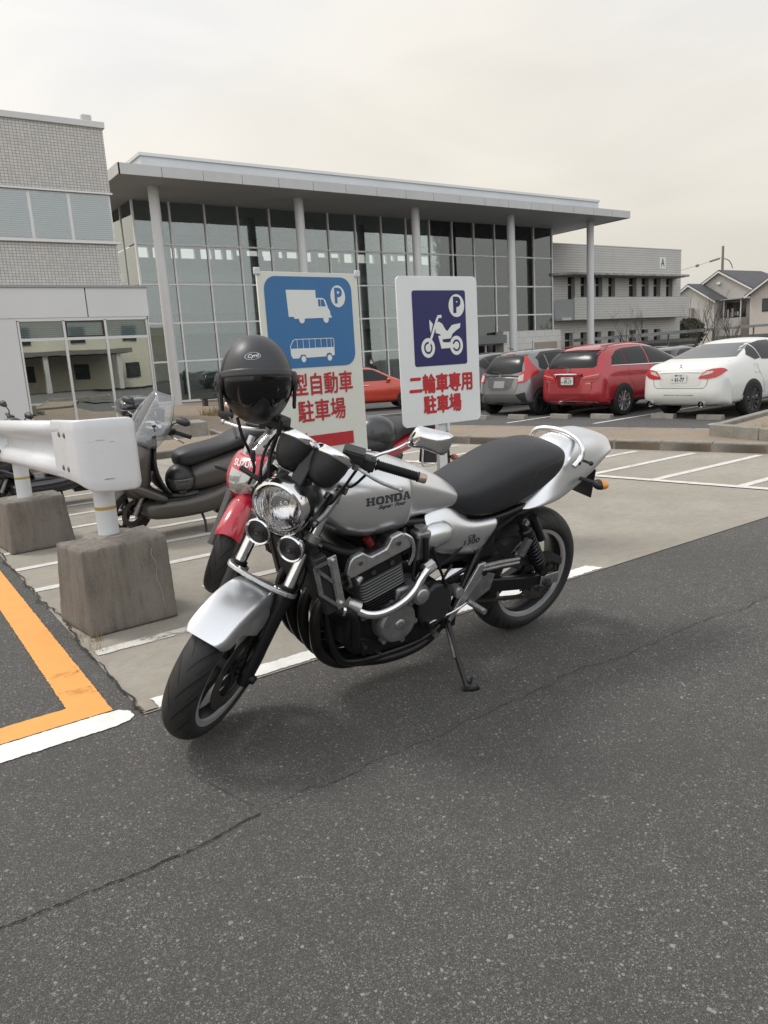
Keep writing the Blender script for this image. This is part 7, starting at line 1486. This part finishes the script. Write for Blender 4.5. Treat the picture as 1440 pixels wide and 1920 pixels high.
# ================= RED MOTORCYCLE =================
RP = mat('red_bodywork', (.46, .012, .035), .22, coat=.9); RPD = mat('red_dark', (.16, .008, .015), .3, coat=.6)
def red_bike():
    rt = bpy.data.objects.new('motorcycle', None); COL.objects.link(rt); M = root_frame((3.07, 4.47), 192, 10); M.translation.z = .012; rt.matrix_world = M
    tag(rt, 'red half faired motorcycle parked behind the cream sign', 'motorcycle'); A = Part(rt); RK = 25; S, ax = steer_matrix((1.41, 0, .28), RK, 44); B_ = Part(rt, S)
    for P, x, r, w_, nm in ((B_, 1.445, .300, .120, 'front_wheel'), (A, 0, .31, .160, 'rear_wheel')):
        h = P.ob(nm, MB().lathe([(0, -.05), (.035, -.04), (.035, .04), (0, .05)], WF(x, r), 20), RIMM); tyre('tyre', r, w_, .222, P.T @ WF(x, r), h)
        P.ob('rim', MB().lathe([(.226, -.045), (.21, -.035), (.20, 0), (.21, .035), (.226, .045)], WF(x, r), 48), mat('rim_grey', (.16, .16, .165), .35, .6), h); mb = MB()
        for k in range(3): mb.loft([[(q, -t, -.02), (q, t, -.02), (q, t, .02), (q, -t, .02)] for q, t in ((.03, .03), (.205, .02))], M=WF(x, r) @ Matrix.Rotation(2*PI*k/3+.5, 4, 'Z'))
        P.ob('spokes', mb, MATS['rim_grey'], h)
    for s in (1, -1):
        f0 = V((1.445, s*.10, .30)); B_.ob('fork_tube', MB().cyl(f0+ax*.25, f0+ax*.66, .021, n=16), ALUB); B_.ob('fork_slider', MB().cyl(f0-ax*.03, f0+ax*.32, .028, n=16), mat('slider_grey', (.13, .13, .125), .4, .4)); B_.ob('brake_disc', MB().lathe([(.15, .002), (.15, -.002), (.10, -.002), (.10, .002)], WF(1.445, .3, s*.065), 40, closed=True), STEEL)
        B_.ob('brake_caliper', MB().box(-.03, .03, -.02, .02, -.05, .05, Matrix.Translation((1.32, s*.075, .37)) @ Matrix.Rotation(R(-30), 4, 'Y')), ALUD, bevel=.008)
    rings = []
    for k in range(15):
        a = R(38+k*105/14); rings.append([(1.445+(.335-.03*abs(u)**2)*math.cos(a), u*.078, .30+(.335-.07*abs(u)**3)*math.sin(a)) for u in (-1, -.8, -.4, 0, .4, .8, 1)])
    B_.ob('front_fender', MB().loft(rings, cap=False, closed=False), RP, solid=.004, sub=1)
    # half fairing: rings are horizontal, widest at the shoulders
    fr_ = A.ob('front_fairing', MB().loft(ringz([(.52, 1.12, 1.29, .04), (.555, 1.06, 1.36, .10), (.62, .98, 1.405, .145), (.70, .94, 1.40, .178), (.765, .93, 1.36, .185), (.812, .95, 1.32, .175), (.835, .97, 1.28, .152)], 24, 2.4)), RP, sub=2); fb = bvh_of(fr_)
    # screen continues the fairing upwards
    rings = []
    for k in range(9):
        t = k/8; z = .822+.185*t; xf = 1.285-.19*t-.05*t*t; w_ = .155*(1-.15*t-.30*t*t); rings.append([(xf-.20*(u*u)*(1-.15*t), u*w_, z-.03*u*u*t) for u in [q/6-1 for q in range(13)]])
    A.ob('windscreen', MB().loft(rings, cap=False, closed=False), SCR, ang=0, solid=.003)
    Ff = frame(V((-math.sin(R(28)), -math.cos(R(28)), 0)) * -1, (0, 0, 1), o=(1.3+1.2*math.cos(R(28)), 1.2*math.sin(R(28)), 0)) if False else None
    d = V((math.cos(R(35)), math.sin(R(35)), 0)); Fd = frame(V((-d.y, d.x, 0)), (0, 0, 1), o=V((1.25, 0, 0))+d*1.5)   # looking at the left front
    def fp(x, y): return (Fd.inverted() @ V((x, y, 0))).x
    c = fp(1.385, .06)
    decal('headlight', [(c-.075, .625), (c-.085, .70), (c-.075, .755), (c+.06, .735), (c+.095, .715), (c+.08, .635), (c+.0, .610)], Fd, fb, mat('headlamp_glass', (.42, .43, .42), .08, .5, coat=1.), A.root, .02, .004)
    decal('side_panel', [(c+.12, .57), (c+.15, .70), (c+.19, .76), (c+.33, .80), (c+.38, .76), (c+.33, .61), (c+.2, .545)], Fd, fb, mat('fairing_black', (.02, .02, .022), .35, coat=.4), A.root, .03, .003)
    me = text_mesh('SUZUKI', .044, .0010); bm = bmesh.new(); bm.from_mesh(me); bm.transform(Matrix.Translation((c+.01, .785, 0)) @ Matrix.Rotation(R(3), 4, 'Z')); project_bm(bm, Fd, fb, .008, .003); me = bpy.data.meshes.new('fairing_lettering'); bm.to_mesh(me); bm.free(); link('fairing_lettering', me, SWH, fr_, smooth=False)
    for s in (1, -1):
        i_ = A.ob('front_indicator', MB().tube([(1.26, s*.15, .68), (1.30, s*.23, .695), (1.32, s*.27, .70)], (.022, .014), 10, 1), BPL)
        A.ob('mirror', MB().tube([(1.27, s*.13, .90), (1.22, s*.24, .97), (1.20, s*.30, .99)], .008, 8, 1), BPL); A.ob('mirror_shell', MB().sphere((1.19, s*.35, 1.0), .06, 14, 10, (.45, 1.3, .75)), BPL)
    # tank, seat, tail
    A.ob('fuel_tank', MB().loft(rings_x([(1.02, .72, .80, .08), (.94, .70, .90, .14), (.80, .70, .95, .155), (.64, .71, .94, .15), (.50, .72, .88, .12), (.42, .73, .82, .09)], ex=2.4)), RP, sub=2)
    A.ob('seat', MB().loft(rings_x([(.48, .74, .80, .09), (.38, .72, .83, .14), (.22, .73, .83, .155), (.10, .77, .86, .15), (.04, .80, .905, .145), (-.10, .82, .915, .14), (-.28, .82, .90, .125), (-.42, .81, .875, .10), (-.50, .82, .855, .07)], ex=2.8)), SEATM, sub=2)
    A.ob('tail_cowl', MB().loft(rings_x([(.36, .62, .72, .14), (.20, .64, .76, .155), (.02, .68, .82, .155), (-.16, .71, .845, .145), (-.34, .745, .845, .125), (-.50, .78, .845, .09), (-.60, .80, .835, .05)], ex=2.8)), RP, sub=2)
    A.ob('side_panel', MB().loft(rings_x([(.50, .48, .70, .12), (.36, .52, .735, .158), (.14, .58, .72, .163), (-.02, .64, .73, .160)], ex=3)), mat('fairing_black', (.02, .02, .022), .35), sub=1)
    mb = MB(); y = .172; mb.tube([(-.145, y, .72), (-.15, y, .60), (-.17, y, .575), (-.33, y, .565), (-.50, y-.03, .70)], .0075, 8, 1); A.ob('plate_frame', mb, PLW)
    A.ob('side_case', MB().prism([(-.17, .715), (-.17, .60), (-.32, .58), (-.48, .70), (-.40, .74)], .12, .168, frame((1, 0, 0), (0, 0, 1)) @ Matrix.Scale(-1, 4, (0, 0, 1))), BPL, bevel=.01)
    A.ob('rear_mudguard', MB().prism([(-.30, .74), (-.55, .78), (-.62, .52), (-.56, .50), (-.45, .64)], -.08, .08, frame((1, 0, 0), (0, 0, 1))), BPL, bevel=.006)
    for s in (1, -1): i_ = A.ob('rear_indicator', MB().sphere((-.565, s*.15, .585), .026, 14, 10, (1.1, 1.3, 1.0)), mat('amber_dark', (.36, .10, .03), .3, coat=.5)); A.ob('indicator_stem', MB().tube([(-.53, s*.06, .59), (-.55, s*.13, .587)], .012, 8), BPL, i_)
    A.ob('engine', MB().box(.62, 1.05, -.19, .19, .24, .62), ENG, bevel=.04); A.ob('belly_pan', MB().loft(rings_x([(1.10, .28, .50, .12), (.95, .20, .52, .17), (.70, .18, .44, .17), (.50, .22, .36, .12)], ex=3)), BPL, sub=1)
    for s in (1, -1): A.ob('fairing_side', MB().loft([[(x, s*.175, z0), (x, s*.190, (z0+z1)/2), (x, s*.185, z1), (x, s*.165, z1), (x, s*.165, z0)] for x, z0, z1 in ((1.28, .55, .80), (1.15, .45, .84), (.95, .46, .80), (.80, .52, .74))]), RP, sub=1)
    A.ob('swingarm', MB().box(-.05, .55, -.13, .13, .28, .36), ALUD, bevel=.01); A.ob('silencer', MB().tube([(.40, -.15, .24), (-.35, -.20, .42)], .052, 16), CHROME); A.ob('frame', MB().tube([(1.15, 0, .80), (.8, .13, .66), (.5, .13, .50), (.48, .13, .34)], .03, 8, 2), ALUD)
    A.ob('side_stand', MB().tube([(.55, .14, .26), (.56, .26, .03)], .012, 8), FRM)
    A.ob('handlebar', MB().tube([(1.06, -.30, .93), (1.10, -.12, .95), (1.10, .12, .95), (1.06, .30, .93)], .012, 8, 2), FRM)
    return rt, M
RB, RBM = red_bike()
bg = bpy.data.objects.new('domed_case', None); COL.objects.link(bg); bg.matrix_world = RBM @ Matrix.Translation((.20, .02, .715)); tag(bg, 'rounded case with grey dome and black base on the red motorcycle seat', 'case')
mb = MB().lathe([(.150, .09), (.149, .12), (.138, .165), (.112, .205), (.070, .232), (.03, .242), (0, .244)], Matrix.Diagonal((1.0, .92, 1., 1.)), 36); ob('dome', mb, mat('dome_grey', (.032, .034, .037), .35, coat=.4), bg, ang=0)
ob('base', MB().lathe([(.152, .092), (.146, .085), (.140, .0), (.13, -.03), (0, -.03)], Matrix.Diagonal((1.0, .92, 1., 1.)), 36), BPL, bg)
